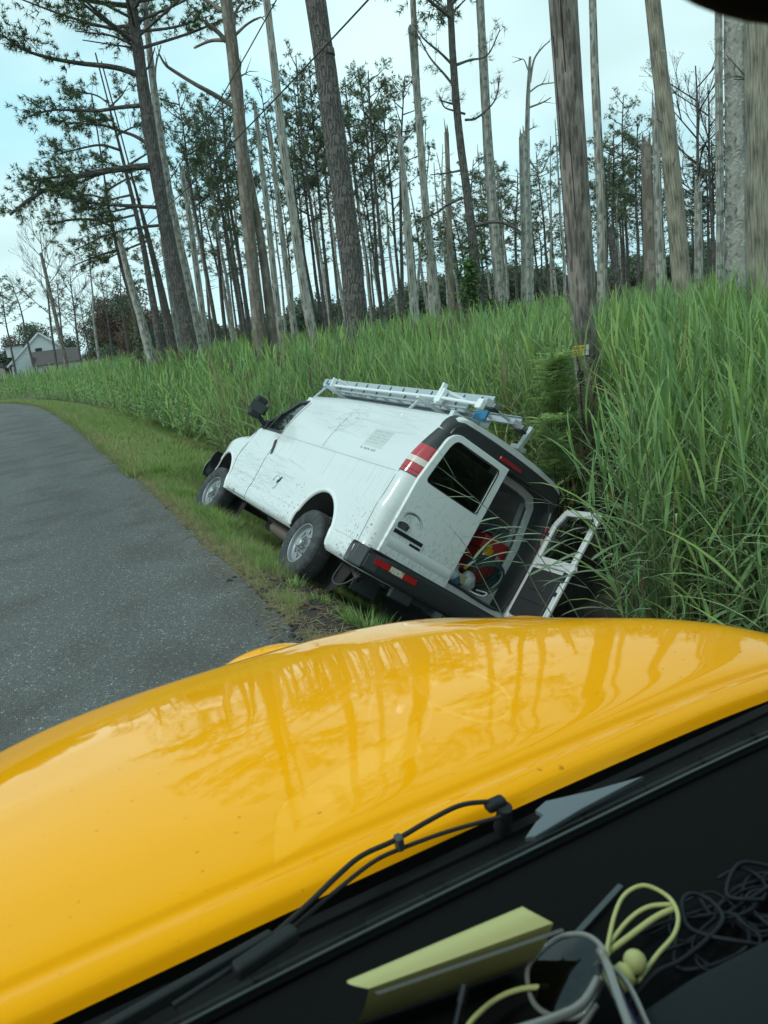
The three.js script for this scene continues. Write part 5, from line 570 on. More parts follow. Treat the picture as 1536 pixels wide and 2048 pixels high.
// front door: window, pillar, mirror, handle
{
  const y = (z) => sideY(z, W0, 2.1);
  const win = [[2.0, 1.375], [2.70, 1.375], [2.23, 1.84], [2.0, 1.88]];
  for (const s of [1, -1]) { const g = new THREE.BufferGeometry(); g.setAttribute('position', new THREE.Float32BufferAttribute(win.flatMap(([a, b]) => [a, s * (y(b) - 0.02), b]), 3)); g.setIndex([0, 1, 2, 0, 2, 3]); g.computeVertexNormals(); part('side_window', g, phys(rgb(0.62, 0.70, 0.67), 0.02, { transmission: 1, thickness: 0, ior: 1.5 }), van); }
  for (const s of [1, -1]) { const e = (a, b, w = 0.03) => rectBar(V(a[0], s * y(a[1]), a[1]), V(b[0], s * y(b[1]), b[1]), w, 0.02, V(0, 1, 0), 0.006); part('window_surround', [e([1.985, 1.365], [2.74, 1.365], 0.035), e([2.74, 1.36], [2.24, 1.862], 0.05), e([2.25, 1.862], [1.975, 1.90], 0.03), e([1.985, 1.36], [1.985, 1.89], 0.02), e([2.50, 1.37], [2.44, 1.64], 0.025)], blackTrim, van); }
  const ws = surface((u, v) => { const X = lerp(2.95, 2.13, u), zt = topZ(X); const hw = 0.80 - 0.1 * u; return V(X + 0.012, lerp(-hw, hw, v), zt - 0.03 * Math.pow(2 * v - 1, 2) + 0.006); }, 6, 10);
  part('windshield', ws, phys(rgb(0.62, 0.70, 0.67), 0.02, { transmission: 1, thickness: 0, ior: 1.5 }), van);
  part('door_handle', [rbox(0.22, 0.02, 0.05, 0.009, 0, 0, 0).rotateY(-1.05).translate(1.905, y(1.16) + 0.007, 1.155)], blackTrim, van);
  const mir = part('door_mirror', [rbox(0.11, 0.17, 0.30, 0.04, 2.60, 1.19, 1.55, 4), bar(V(2.63, 0.95, 1.38), V(2.61, 1.14, 1.47), 0.032), rbox(0.16, 0.05, 0.13, 0.02, 2.62, 0.965, 1.41)], darkTrim, van);
  part('mirror_glass', new THREE.PlaneGeometry(0.24, 0.13).rotateY(-Math.PI / 2).rotateX(Math.PI / 2).translate(2.544, 1.19, 1.55), std(rgb(0.03, 0.035, 0.035), 0.04, { metalness: 0.3 }), mir);
  part('door_mirror', [rbox(0.11, 0.17, 0.30, 0.04, 2.60, -1.19, 1.55, 4), bar(V(2.63, -0.95, 1.38), V(2.61, -1.14, 1.47), 0.032)], darkTrim, van);
}
{ // front end: bumper, headlights, grille
  const f = (u, v) => { const a = (v - 0.5) * Math.PI * 0.96, yy = 0.96 * Math.sin(a), xx = 3.86 + 0.44 * Math.pow(Math.max(0, Math.cos(a)), 0.45); const th = u * Math.PI; return V(xx + 0.05 * Math.sin(th), yy * (1 + 0.03 * Math.sin(th)), 0.53 - 0.13 * Math.cos(th)); };
  part('front_bumper', surface(f, 10, 40), std(rgb(0.55, 0.57, 0.58), 0.22, { metalness: 0.9 }), van);
  part('bumper_cover', surface((u, v) => f(u, v).multiply(V(0.992, 0.985, 1)).add(V(0, 0, 0.16)), 6, 30), blackTrim, van);
  for (const s of [1, -1]) part('headlight', rbox(0.1, 0.3, 0.2, 0.03, 4.05, s * 0.66, 0.85), std(rgb(0.5, 0.52, 0.53), 0.1), van);
  part('grille', rbox(0.06, 0.9, 0.2, 0.02, 4.2, 0, 0.85), darkTrim, van);
}
// rear: corner lamps, dark cap over the doors, doors, bumper
const kz = (z) => { let k = 0; while (k < ZL.length - 1 && ZL[k + 1] <= z + 1e-6) k++; return k; };
function cornerPatch(z0, z1, s, off, X0 = -1.3, X1 = -1.165, nz = 8) { // patch of the rounded rear corner between two heights
  return surface((u, v) => { const z = lerp(z0, z1, v), a = u * Math.PI / 2, r = R_CORNER(z), y = sideY(z, W0, 2.1); return V(XB + r - (r + off) * Math.cos(a), s * (y - r + (r + off) * Math.sin(a)), z); }, 12, nz);
}
const redLens = phys(rgb(0.42, 0.012, 0.02), 0.18, { clearcoat: 1, clearcoatRoughness: 0.05 }), whiteLens = phys(rgb(0.62, 0.56, 0.48), 0.2, { clearcoat: 1, clearcoatRoughness: 0.05 });
for (const s of [1, -1]) {
  const lamp = part('tail_light', cornerPatch(1.365, 1.670, s, 0.004), redLens, van);
  part('reversing_lens', cornerPatch(1.475, 1.535, s, 0.007), whiteLens, lamp);
  part('lens_edge', [cornerPatch(1.361, 1.367, s, 0.006), cornerPatch(1.404, 1.408, s, 0.006)], darkTrim, lamp);
  part('corner_cap', cornerPatch(1.672, 1.87, s, 0.004), blackTrim, van);
}
{ // dark header across the top: follows the roof's rear edge
  const prof = section(-1.1).slice(ZL.length - 1), n = prof.length;
  const full = [...prof.map((p) => [p[0], p[1]]), ...prof.slice(0, -1).reverse().map((p) => [-p[0], p[1]])];
  const head = surface((u, v) => { const q = v * (full.length - 1), k = Math.min(full.length - 2, Math.floor(q)), t = q - k, y = lerp(full[k][0], full[k + 1][0], t), z = lerp(full[k][1], full[k + 1][1], t); const a = u * Math.PI / 2, r = 0.09; const inn = r * (1 - Math.sin(a)); const L = Math.hypot(y, z - 1.2), iy = y - y / L * inn, iz = z - (z - 1.2) / L * inn; return V(XB + r - (r + 0.005) * Math.cos(a), iy * (1.004), iz + 0.004); }, 8, 64);
  part('rear_header', head, blackTrim, van);
  const sh = new THREE.Shape(); sh.moveTo(-0.75, 1.80); sh.lineTo(-0.73, 1.93); sh.quadraticCurveTo(-0.69, 2.01, -0.55, 2.02); sh.lineTo(0.55, 2.02); sh.quadraticCurveTo(0.69, 2.01, 0.73, 1.93); sh.lineTo(0.75, 1.80); sh.lineTo(0.70, 1.80); sh.quadraticCurveTo(0.67, 1.905, 0.52, 1.905); sh.lineTo(-0.52, 1.905); sh.quadraticCurveTo(-0.67, 1.905, -0.70, 1.80); sh.closePath();
  const g = new THREE.ExtrudeGeometry(sh, { depth: 0.02, bevelEnabled: false }); g.applyMatrix4(new THREE.Matrix4().makeBasis(V(0, 1, 0), V(0, 0, 1), V(1, 0, 0))).translate(-1.315, 0, 0); part('header_panel', g, blackTrim, van);
  part('high_brake_light', rbox(0.03, 0.30, 0.035, 0.01, -1.318, 0, 1.955), redLens, van);
}
const rearDirt = canvasTex(1024, 1536, (x, w, h) => { // Y 0..0.84 mirrored so that the hinge is at u=0, Z 0.6..1.92
  x.fillStyle = '#fff'; x.fillRect(0, 0, w, h); const r = rng(77); const py = (Y) => (0.84 - Y) / 0.84 * w, pz = (Z) => h - (Z - 0.6) / 1.32 * h;
  for (let i = 0; i < 900; i++) { x.fillStyle = `rgba(96,104,98,${0.03 + 0.07 * r()})`; const q = 3 + r() * 26; x.beginPath(); x.ellipse(r() * w, h * (0.45 + 0.55 * Math.sqrt(r())), q * 0.5, q, 0, 0, 7); x.fill(); }
  for (let i = 0; i < 26; i++) { const a0 = 2.4 + r() * 0.6; x.strokeStyle = `rgba(60,66,66,${0.2 + 0.35 * r()})`; x.lineWidth = 1 + r() * 3.5; x.beginPath(); x.ellipse(py(0.66) + (r() - 0.5) * 30, pz(0.99) + (r() - 0.5) * 22, 110 + r() * 30, 70 + r() * 20, 0.25, a0 + r() * 1.2, a0 + 1.4 + r() * 2.2); x.stroke(); }
  for (let i = 0; i < 120; i++) { x.strokeStyle = `rgba(55,60,60,${0.15 + 0.4 * r()})`; x.lineWidth = 0.8 + r() * 2; const X = py(0.80 - 0.12 * r()), Y = pz(0.72 + 0.35 * r()); x.beginPath(); x.moveTo(X, Y); x.quadraticCurveTo(X + (r() - 0.5) * 60, Y + (r() - 0.5) * 60, X + (r() - 0.5) * 90, Y + (r() - 0.3) * 90); x.stroke(); }
  for (let i = 0; i < 60; i++) { x.strokeStyle = `rgba(80,86,84,${0.12 + 0.25 * r()})`; x.lineWidth = 1 + r() * 2; const X = r() * w, Y = pz(0.65 + 0.7 * r()); x.beginPath(); x.moveTo(X, Y); x.lineTo(X + (r() - 0.5) * 20, Y + 20 + r() * 90); x.stroke(); }
});
function rearDoor(s, parent, inside) { // panel in (y, z), hinge at |y| = 0.835
  const sh = new THREE.Shape(); sh.moveTo(0.006, 0.612); sh.lineTo(0.832, 0.612); sh.lineTo(0.828, 1.36); sh.lineTo(0.768, 1.74); sh.quadraticCurveTo(0.75, 1.895, 0.62, 1.9); sh.lineTo(0.006, 1.9); sh.closePath();
  const hole = new THREE.Path(); const hp = [[0.085, 1.365], [0.755, 1.375], [0.70, 1.76], [0.66, 1.842], [0.085, 1.842]]; const rr = 0.045;
  for (let i = 0; i < hp.length; i++) { const a = new THREE.Vector2(...hp[(i + hp.length - 1) % hp.length]), b = new THREE.Vector2(...hp[i]), c = new THREE.Vector2(...hp[(i + 1) % hp.length]); const p = b.clone().add(a.clone().sub(b).setLength(rr)), q = b.clone().add(c.clone().sub(b).setLength(rr)); i ? hole.lineTo(p.x, p.y) : hole.moveTo(p.x, p.y); hole.quadraticCurveTo(b.x, b.y, q.x, q.y); } hole.closePath();
  sh.holes.push(hole);
  const g = new THREE.ExtrudeGeometry(sh, { depth: 0.03, bevelEnabled: true, bevelSize: 0.006, bevelThickness: 0.006, bevelSegments: 3, curveSegments: 10 });
  const p = g.attributes.position, uv = g.attributes.uv; for (let i = 0; i < p.count; i++) uv.setXY(i, (0.84 - p.getX(i)) / 0.84, (p.getY(i) - 0.6) / 1.32);
  g.applyMatrix4(new THREE.Matrix4().makeBasis(V(0, s, 0), V(0, 0, 1), V(1, 0, 0))); if (s < 0) { const a = g.attributes.position.array, b = g.attributes.normal.array; for (const arr of [a, b, g.attributes.uv.array]) { const k = arr === g.attributes.uv.array ? 2 : 3; for (let i = 0; i < arr.length; i += 3 * k) for (let c = 0; c < k; c++) { const t = arr[i + c]; arr[i + c] = arr[i + k + c]; arr[i + k + c] = t; } } }
  const d = part('rear_door', g, phys(rgb(0.79, 0.80, 0.79), 0.4, { map: rearDirt, clearcoat: 0.7, clearcoatRoughness: 0.12 }), parent);
  const gl = new THREE.ShapeGeometry(new THREE.Shape(hole.getPoints(6))); gl.applyMatrix4(new THREE.Matrix4().makeBasis(V(0, s, 0), V(0, 0, 1), V(1, 0, 0))).translate(0.012, 0, 0);
  part('window', gl, tintGlass, d);
  const rim = hole.getPoints(6).map((q) => V(0.0, s * q.x, q.y)); part('window_seal', new THREE.TubeGeometry(new THREE.CatmullRomCurve3(rim, true, 'centripetal'), 120, 0.008, 6, true), darkTrim, d);
  part('panel_ridge', surface((u, v) => { const y = lerp(0.03, 0.80, u), z = 0.745 + 0.05 * (v - 0.5) * 2; return V(-0.0065 - 0.009 * Math.sin(v * Math.PI), s * y, z); }, 20, 8), paintPlain, d);
  return d;
}
const leftDoor = rearDoor(1, van); leftDoor.position.x = -1.335; leftDoor.userData.label = 'closed scuffed rear door with dark window and badges';
{ // badge and lettering strips, worn and unreadable
  const strip = (w, h, n, seed) => canvasTex(512, Math.round(512 * h / w), (x, W, H) => { x.fillStyle = '#101414'; x.fillRect(0, 0, W, H); const r = rng(seed); x.fillStyle = '#3a4444'; for (let i = 0; i < n; i++) { const a = (i + 0.15) / n * W; x.beginPath(); x.moveTo(a, H); x.lineTo(a + W / n * 0.35, 0); x.lineTo(a + W / n * (0.45 + 0.2 * r()), 0); x.lineTo(a + W / n * 0.14, H); x.fill(); } });
  const add = (y0, y1, z, h, n, seed) => part('badge_strip', new THREE.BoxGeometry(y1 - y0, h, 0.006).applyMatrix4(new THREE.Matrix4().makeBasis(V(0, -1, 0), V(0, 0, 1), V(-1, 0, 0))).translate(-0.008, (y0 + y1) / 2, z), std(rgb(1, 1, 1), 0.4, { map: strip(y1 - y0, h, n, seed) }), leftDoor);
  add(0.455, 0.80, 0.855, 0.036, 22, 5); add(0.455, 0.585, 0.808, 0.022, 9, 6);
  const e = new THREE.Shape(); e.moveTo(-0.05, -0.03); e.lineTo(0.055, -0.03); e.lineTo(0.06, 0.012); e.quadraticCurveTo(0, 0.05, -0.06, 0.012); e.closePath(); const eg = new THREE.ExtrudeGeometry(e, { depth: 0.008, bevelEnabled: true, bevelSize: 0.003, bevelThickness: 0.003, bevelSegments: 2 }); eg.applyMatrix4(new THREE.Matrix4().makeBasis(V(0, -1, 0), V(0, 0, 1), V(-1, 0, 0))).translate(-0.006, 0.735, 0.925); part('emblem', eg, std(rgb(0.05, 0.055, 0.055), 0.35, { metalness: 0.4 }), leftDoor);
  part('emblem_bar', [box(0.006, 0.07, 0.008, -0.018, 0.735, 0.935), box(0.006, 0.06, 0.006, -0.018, 0.735, 0.918), box(0.006, 0.09, 0.005, -0.018, 0.735, 0.905)], std(rgb(0.16, 0.17, 0.17), 0.4), leftDoor);
}
// right door, swung open on its hinges: inner face towards the road
{
  const pivot = new THREE.Group(); pivot.name = 'open_rear_door'; van.add(pivot); pivot.position.set(-1.30, -0.84, 0); pivot.rotation.z = 1.28; pivot.userData.label = 'rear door swung open, inner side with bare white frame and dark trim';
  // closed the door runs from the hinge towards +y; its skin is at -x
  const W = 0.83, fr = [];
  const wb = (a, b, w, t = 0.035, o = 0) => fr.push(rectBar(V(o, a[0], a[1]), V(o, b[0], b[1]), w, t, V(1, 0, 0), 0.012));
  wb([0.045, 0.63], [0.045, 1.72], 0.09); wb([0.045, 1.70], [0.16, 1.86], 0.08); wb([0.14, 1.862], [W - 0.03, 1.862], 0.07); wb([W - 0.04, 0.63], [W - 0.04, 1.88], 0.085); wb([0.06, 1.325], [W - 0.05, 1.325], 0.09); wb([0.02, 0.65], [W, 0.65], 0.09);
  fr.push(box(0.018, W - 0.06, 0.66, -0.022, W / 2, 0.97));
  fr.push(rectBar(V(-0.01, 0.10, 1.37), V(-0.01, 0.05, 1.30), 0.14, 0.03, V(1, 0, 0)), rectBar(V(-0.01, W - 0.10, 1.37), V(-0.01, W - 0.03, 1.28), 0.14, 0.03, V(1, 0, 0)));
  part('door_frame', fr, paintPlain, pivot);
  part('inner_panel', [rbox(0.03, W - 0.20, 0.52, 0.012, 0.012, W / 2, 0.98), rbox(0.012, 0.30, 0.16, 0.01, 0.03, W / 2, 1.10), rbox(0.014, 0.5, 0.03, 0.006, 0.03, W / 2, 0.92)], blackTrim, pivot);
  part('window', new THREE.PlaneGeometry(W - 0.16, 0.46).applyMatrix4(new THREE.Matrix4().makeBasis(V(0, 1, 0), V(0, 0, 1), V(1, 0, 0))).translate(-0.012, W / 2 + 0.02, 1.60), phys(rgb(0.80, 0.86, 0.84), 0.02, { transmission: 1, thickness: 0, ior: 1.5 }), pivot);
  for (const z of [0.85, 1.22]) part('hinge', rbox(0.05, 0.05, 0.07, 0.01, -0.02, -0.01, z), darkTrim, pivot);
  part('latch', [rbox(0.03, 0.05, 0.1, 0.01, 0.028, W - 0.04, 1.22), rbox(0.03, 0.03, 0.04, 0.006, 0.028, W - 0.04, 1.05), rbox(0.03, 0.03, 0.03, 0.006, 0.03, 0.05, 1.6)], darkTrim, pivot);
}
{ // door aperture seal and floor edge
  const P = [[0.0, 0.70], [-0.74, 0.70], [-0.785, 0.8], [-0.78, 1.35], [-0.70, 1.77], [-0.62, 1.885], [-0.45, 1.895], [0, 1.895]].map(([y, z]) => V(-1.318, y, z));
  part('door_seal', new THREE.TubeGeometry(new THREE.CatmullRomCurve3(P, false, 'centripetal'), 90, 0.014, 6), darkTrim, van);
  const out = [[0.0, 0.682], [-0.798, 0.682], [-0.788, 1.35], [-0.708, 1.78], [-0.63, 1.885], [-0.45, 1.908], [0.0, 1.908]], inn = [[0.0, 1.835], [-0.42, 1.835], [-0.56, 1.82], [-0.64, 1.74], [-0.715, 1.34], [-0.725, 0.745], [0.0, 0.745]];
  const fs = new THREE.Shape(); [...out, ...inn].forEach(([y, z], i) => (i ? fs.lineTo(y, z) : fs.moveTo(y, z))); fs.closePath();
  part('door_aperture', new THREE.ExtrudeGeometry(fs, { depth: 0.02, bevelEnabled: true, bevelSize: 0.004, bevelThickness: 0.006, bevelSegments: 2 }).applyMatrix4(new THREE.Matrix4().makeBasis(V(0, 1, 0), V(0, 0, 1), V(1, 0, 0))).translate(-1.07, 0, 0), paintPlain, van);
  part('door_jamb', out.slice(0, -1).map(([y, z], i) => { const [y2, z2] = out[i + 1], L = Math.hypot(y2 - y, z2 - z); return rectBar(V(-1.19, y, z), V(-1.19, y2, z2), 0.24, 0.008, V(0, -(z2 - z) / L, (y2 - y) / L)); }), blackTrim, van);
  part('cargo_floor', box(3.3, 1.58, 0.012, 0.35, 0, 0.69), std(rgb(0.11, 0.105, 0.10), 0.9), van);
  part('bulkhead', box(0.03, 1.56, 1.2, 1.93, 0, 1.29), std(rgb(0.34, 0.35, 0.35), 0.6), van); part('wall_liner', rectBar(V(-0.75, -0.770, 1.03), V(1.9, -0.770, 1.03), 0.012, 0.62, V(0, 0, 1)), std(rgb(0.26, 0.23, 0.19), 0.9), van); part('roof_liner', box(2.6, 1.3, 0.02, 0.55, 0, 1.895), std(rgb(0.40, 0.40, 0.38), 0.9), van);
  for (const x of [-0.9, -0.2, 0.5, 1.2]) part('wall_rib', [rectBar(V(x, -0.785, 0.7), V(x, -0.77, 1.36), 0.07, 0.02, V(0, 1, 0)), rectBar(V(x, -0.77, 1.36), V(x, -0.69, 1.8), 0.06, 0.02, V(0, 1, 0))], paintPlain, van);
}
{ // rear bumper with reflective strips, hitch step, under-body
  const f = (u, v) => { const y = lerp(-1, 1, v), th = u * Math.PI * 2; const c = Math.pow(Math.abs(y), 10); const x = -1.39 + 0.20 * c; return V(x - 0.065 * Math.sign(Math.cos(th)) * Math.pow(Math.abs(Math.cos(th)), 0.5), 1.0 * y * (1 - 0.0 * c), 0.505 + 0.105 * Math.sign(Math.sin(th)) * Math.pow(Math.abs(Math.sin(th)), 0.5)); };
  const g = surface(f, 28, 60); part('rear_bumper', [toCreasedNormals(g, 0.7), rbox(0.26, 0.06, 0.205, 0.03, -1.30, 0.965, 0.505), rbox(0.26, 0.06, 0.205, 0.03, -1.30, -0.965, 0.505)], std(rgb(0.022, 0.024, 0.025), 0.5), van);
  part('bumper_step', box(0.10, 1.84, 0.012, -1.385, 0, 0.612), blackTrim, van);
  const red = std(rgb(0.45, 0.012, 0.012), 0.3), wht = std(rgb(0.66, 0.60, 0.48), 0.4);
  const worn = canvasTex(256, 64, (x, w, h) => { x.fillStyle = '#fff'; x.fillRect(0, 0, w, h); const r = rng(9); for (let i = 0; i < 14; i++) { x.fillStyle = `rgba(60,55,45,${0.3 + 0.6 * r()})`; x.beginPath(); x.ellipse(r() * w, r() * h, 3 + r() * 10, 2 + r() * 7, r(), 0, 7); x.fill(); } }); wht.map = worn;
  for (const [a, b, m] of [[0.71, 0.885, red], [0.555, 0.708, wht], [0.395, 0.553, red]]) part('reflector_strip', new THREE.BoxGeometry(b - a, 0.055, 0.006).applyMatrix4(new THREE.Matrix4().makeBasis(V(0, -1, 0), V(0, 0, 1), V(-1, 0, 0))).translate(-1.458, (a + b) / 2, 0.53), m, van);
  part('bumper_end_recess', rbox(0.01, 0.14, 0.13, 0.004, -1.447, 0.90, 0.50), std(rgb(0.05, 0.055, 0.058), 0.6), van);
  part('mud_flap', rbox(0.015, 0.30, 0.22, 0.01, -1.05, 0.60, 0.30), std(rgb(0.035, 0.04, 0.042), 0.7), van);
  part('trailer_hitch', [rectBar(V(-1.32, -0.5, 0.38), V(-1.32, 0.5, 0.38), 0.07, 0.07, V(0, 0, 1)), rbox(0.05, 0.26, 0.14, 0.02, -1.40, 0.44, 0.37), box(0.3, 0.07, 0.07, -1.4, 0, 0.36)], std(rgb(0.03, 0.033, 0.035), 0.6), van);
  part('chassis', [rectBar(V(-1.25, 0.5, 0.42), V(3.9, 0.45, 0.42), 0.09, 0.14), rectBar(V(-1.25, -0.5, 0.42), V(3.9, -0.45, 0.42), 0.09, 0.14), box(4.8, 1.5, 0.02, 1.2, 0, 0.40), rectBar(V(3.43, -0.75, 0.3), V(3.43, 0.75, 0.3), 0.16, 0.1)], underMat, van);
  part('rear_axle', [bar(V(0, -0.78, 0.33), V(0, 0.78, 0.33), 0.05, 0.05, 12), new THREE.SphereGeometry(0.17, 14, 10).scale(1, 0.85, 1).translate(0, 0, 0.33)], underMat, van);
  part('exhaust_pipe', [tube([V(2.4, 0.35, 0.34), V(1.5, 0.38, 0.30), V(0.5, 0.40, 0.30), V(0.1, 0.42, 0.5), V(-0.5, 0.5, 0.36), V(-1.1, 0.72, 0.3)], 0.032, 50, 8)], std(rgb(0.10, 0.07, 0.05), 0.8), van);
  part('muffler', [new THREE.CapsuleGeometry(0.12, 0.55, 4, 12).rotateZ(Math.PI / 2).scale(1, 1.25, 0.8).translate(1.25, 0.5, 0.28)], std(rgb(0.13, 0.10, 0.08), 0.75), van);
  part('fuel_tank', rbox(1.1, 0.42, 0.24, 0.05, 2.0, 0.1, 0.3), underMat, van);
}
// wheels
const tyreMat = std(rgb(0.032, 0.033, 0.034), 0.88), rimMat = std(rgb(0.30, 0.31, 0.32), 0.42, { metalness: 0.55 }), hubMat = std(rgb(0.36, 0.36, 0.35), 0.35, { metalness: 0.7 });
const tyreTex = dataTex(512, 128, (u, v) => { const n = fbm(u * 24, v * 6, 4, 4, 24, 6); const m = smooth(0.45, 0.75, n); return [lerp(1, 1.9, m) * 0.4, lerp(1, 1.85, m) * 0.4, lerp(1, 1.75, m) * 0.4]; }); tyreTex.repeat.set(3, 1); tyreMat.map = tyreTex; tyreMat.color.setRGB(0.085, 0.09, 0.092);
function makeWheel(x, s, z, steer) {
  const w = new THREE.Group(); w.name = 'wheel'; van.add(w); w.position.set(x, s * 0.82, z); w.rotation.z = steer + (s < 0 ? Math.PI : 0);
  const R = 0.385, prof = [[0.215, 0.075], [0.225, 0.098], [0.26, 0.112], [0.31, 0.116], [0.345, 0.112], [0.368, 0.102], [0.380, 0.088], [0.384, 0.06], [0.3845, 0.058], [0.378, 0.056], [0.378, 0.046], [0.385, 0.044], [0.386, 0.018], [0.379, 0.016], [0.379, 0.006], [0.386, 0.004], [0.386, -0.02], [0.379, -0.022], [0.379, -0.032], [0.385, -0.034], [0.383, -0.085], [0.365, -0.105], [0.31, -0.116], [0.24, -0.105], [0.215, -0.09]];
  part('tyre', toCreasedNormals(new THREE.LatheGeometry(prof.map(([r, y]) => new THREE.Vector2(r, y)), 64), 0.8), tyreMat, w);
  const rimP = [[0.222, 0.090], [0.214, 0.093], [0.208, 0.085], [0.203, 0.06], [0.198, 0.045], [0.185, 0.036], [0.172, 0.038]];
  const rim = part('rim', [new THREE.LatheGeometry(rimP.map(([r, y]) => new THREE.Vector2(r, y)), 48), new THREE.LatheGeometry([[0.202, 0.06], [0.2, -0.09]].map(([r, y]) => new THREE.Vector2(r, y)), 40)], rimMat, w);
  const disc = new THREE.Shape(); disc.absarc(0, 0, 0.174, 0, Math.PI * 2); for (let k = 0; k < 8; k++) { const a = k / 8 * Math.PI * 2, h = new THREE.Path(); h.absellipse(0.138 * Math.cos(a), 0.138 * Math.sin(a), 0.022, 0.027, 0, Math.PI * 2, true, a + Math.PI / 2); disc.holes.push(h); }
  const dg = new THREE.ExtrudeGeometry(disc, { depth: 0.006, bevelEnabled: true, bevelSize: 0.005, bevelThickness: 0.006, bevelSegments: 2, curveSegments: 40 }); dg.rotateX(-Math.PI / 2).translate(0, 0.034, 0);
  const dp = dg.attributes.position; for (let i = 0; i < dp.count; i++) { const r = Math.hypot(dp.getX(i), dp.getZ(i)); dp.setY(i, dp.getY(i) + 0.028 * smooth(0.13, 0.09, r)); } dg.computeVertexNormals();
  part('wheel_disc', dg, rimMat, rim);
  part('hub', [new THREE.LatheGeometry([[0.0, 0.118], [0.035, 0.117], [0.05, 0.11], [0.056, 0.095], [0.058, 0.05]].map(([r, y]) => new THREE.Vector2(r, y)), 28), ...Array.from({ length: 8 }, (_, k) => new THREE.CylinderGeometry(0.011, 0.012, 0.03, 6).translate(0.082 * Math.cos(k * Math.PI / 4 + 0.4), 0.082, 0.082 * Math.sin(k * Math.PI / 4 + 0.4)))], hubMat, rim);
  part('brake_drum', new THREE.CylinderGeometry(0.17, 0.17, 0.1, 24).translate(0, -0.04, 0), underMat, rim);
  return w;
}
makeWheel(0, 1, 0.315, 0); makeWheel(3.43, 1, 0.262, 0.10); makeWheel(0, -1, 0.385, 0); makeWheel(3.43, -1, 0.385, 0.10);
{ // loose wire hanging and hole in the flank
  const y = sideY(0.766, W0, 2.1) + 0.004;
  const h = new THREE.Shape(); [[0, 0], [0.07, 0.03], [0.10, 0.10], [0.05, 0.085], [0.035, 0.05], [0.0, 0.045]].forEach(([a, b], i) => (i ? h.lineTo(a, b) : h.moveTo(a, b)));
  const hg = new THREE.ExtrudeGeometry(h, { depth: 0.003, bevelEnabled: false }); hg.applyMatrix4(new THREE.Matrix4().makeBasis(V(-1, 0, 0), V(0, 0, 1), V(0, 1, 0))).translate(1.22, y, 0.76);
  part('torn_patch', hg, darkTrim, van); part('fuel_flap_line', new THREE.TorusGeometry(0.085, 0.003, 5, 40, 4.6).rotateX(Math.PI / 2).translate(1.26, y, 0.77), std(rgb(0.25, 0.27, 0.27), 0.7), van);
  part('hanging_wire', tube([V(-0.72, 0.75, 0.36), V(-0.78, 0.8, 0.2), V(-0.92, 0.82, 0.16), V(-1.05, 0.8, 0.22), V(-1.12, 0.75, 0.36)], 0.008, 24, 6), std(rgb(0.05, 0.06, 0.06), 0.6), van);
}
// ladder rack
const rackMat = std(rgb(0.62, 0.64, 0.64), 0.4, { metalness: 0.25 }), alu = std(rgb(0.52, 0.54, 0.55), 0.38, { metalness: 0.75 });
for (const X of [2.05, -0.38]) {
  part('rack_bar', [rectBar(V(X, -0.76, 2.20), V(X, 0.74, 2.20), 0.05, 0.035, V(0, 0, 1)), rectBar(V(X, 0.70, 2.19), V(X, 0.79, 1.95), 0.022, 0.02, V(1, 0, 0)), rectBar(V(X, -0.74, 2.19), V(X, -0.79, 1.95), 0.022, 0.02, V(1, 0, 0)), rbox(0.10, 0.05, 0.06, 0.012, X, 0.80, 1.935), rbox(0.10, 0.05, 0.06, 0.012, X, -0.80, 1.935)], rackMat, van);
}
part('rack_end_post', [rectBar(V(-1.0, -0.22, 2.20), V(-1.05, -0.22, 2.46), 0.06, 0.04, V(0, 1, 0)), rbox(0.14, 0.12, 0.05, 0.01, -1.0, -0.22, 2.215)], rackMat, van);
part('rack_rear_rail', rectBar(V(-1.13, 0.74, 2.075), V(-1.13, -0.72, 2.13), 0.05, 0.06, V(1, 0, 0)), rackMat, van);
part('clamp_rod', [bar(V(2.15, 0.60, 2.27), V(-0.55, 0.62, 2.27), 0.017, 0.017, 10), bar(V(-0.62, 0.62, 2.27), V(-1.25, 0.60, 2.26), 0.017, 0.017, 10), rbox(0.10, 0.06, 0.16, 0.012, -0.58, 0.62, 2.29), rbox(0.09, 0.06, 0.10, 0.012, -1.28, 0.60, 2.26), rectBar(V(-0.58, 0.6, 2.36), V(-0.75, 0.30, 2.38), 0.03, 0.03), rectBar(V(2.05, 0.6, 2.36), V(2.0, 0.2, 2.38), 0.03, 0.03), rectBar(V(-0.58, 0.62, 2.2), V(-0.58, 0.64, 2.42), 0.035, 0.05, V(0, 1, 0)), rectBar(V(2.1, 0.62, 2.2), V(2.1, 0.63, 2.36), 0.035, 0.05, V(0, 1, 0))], std(rgb(0.72, 0.74, 0.74), 0.4), van);
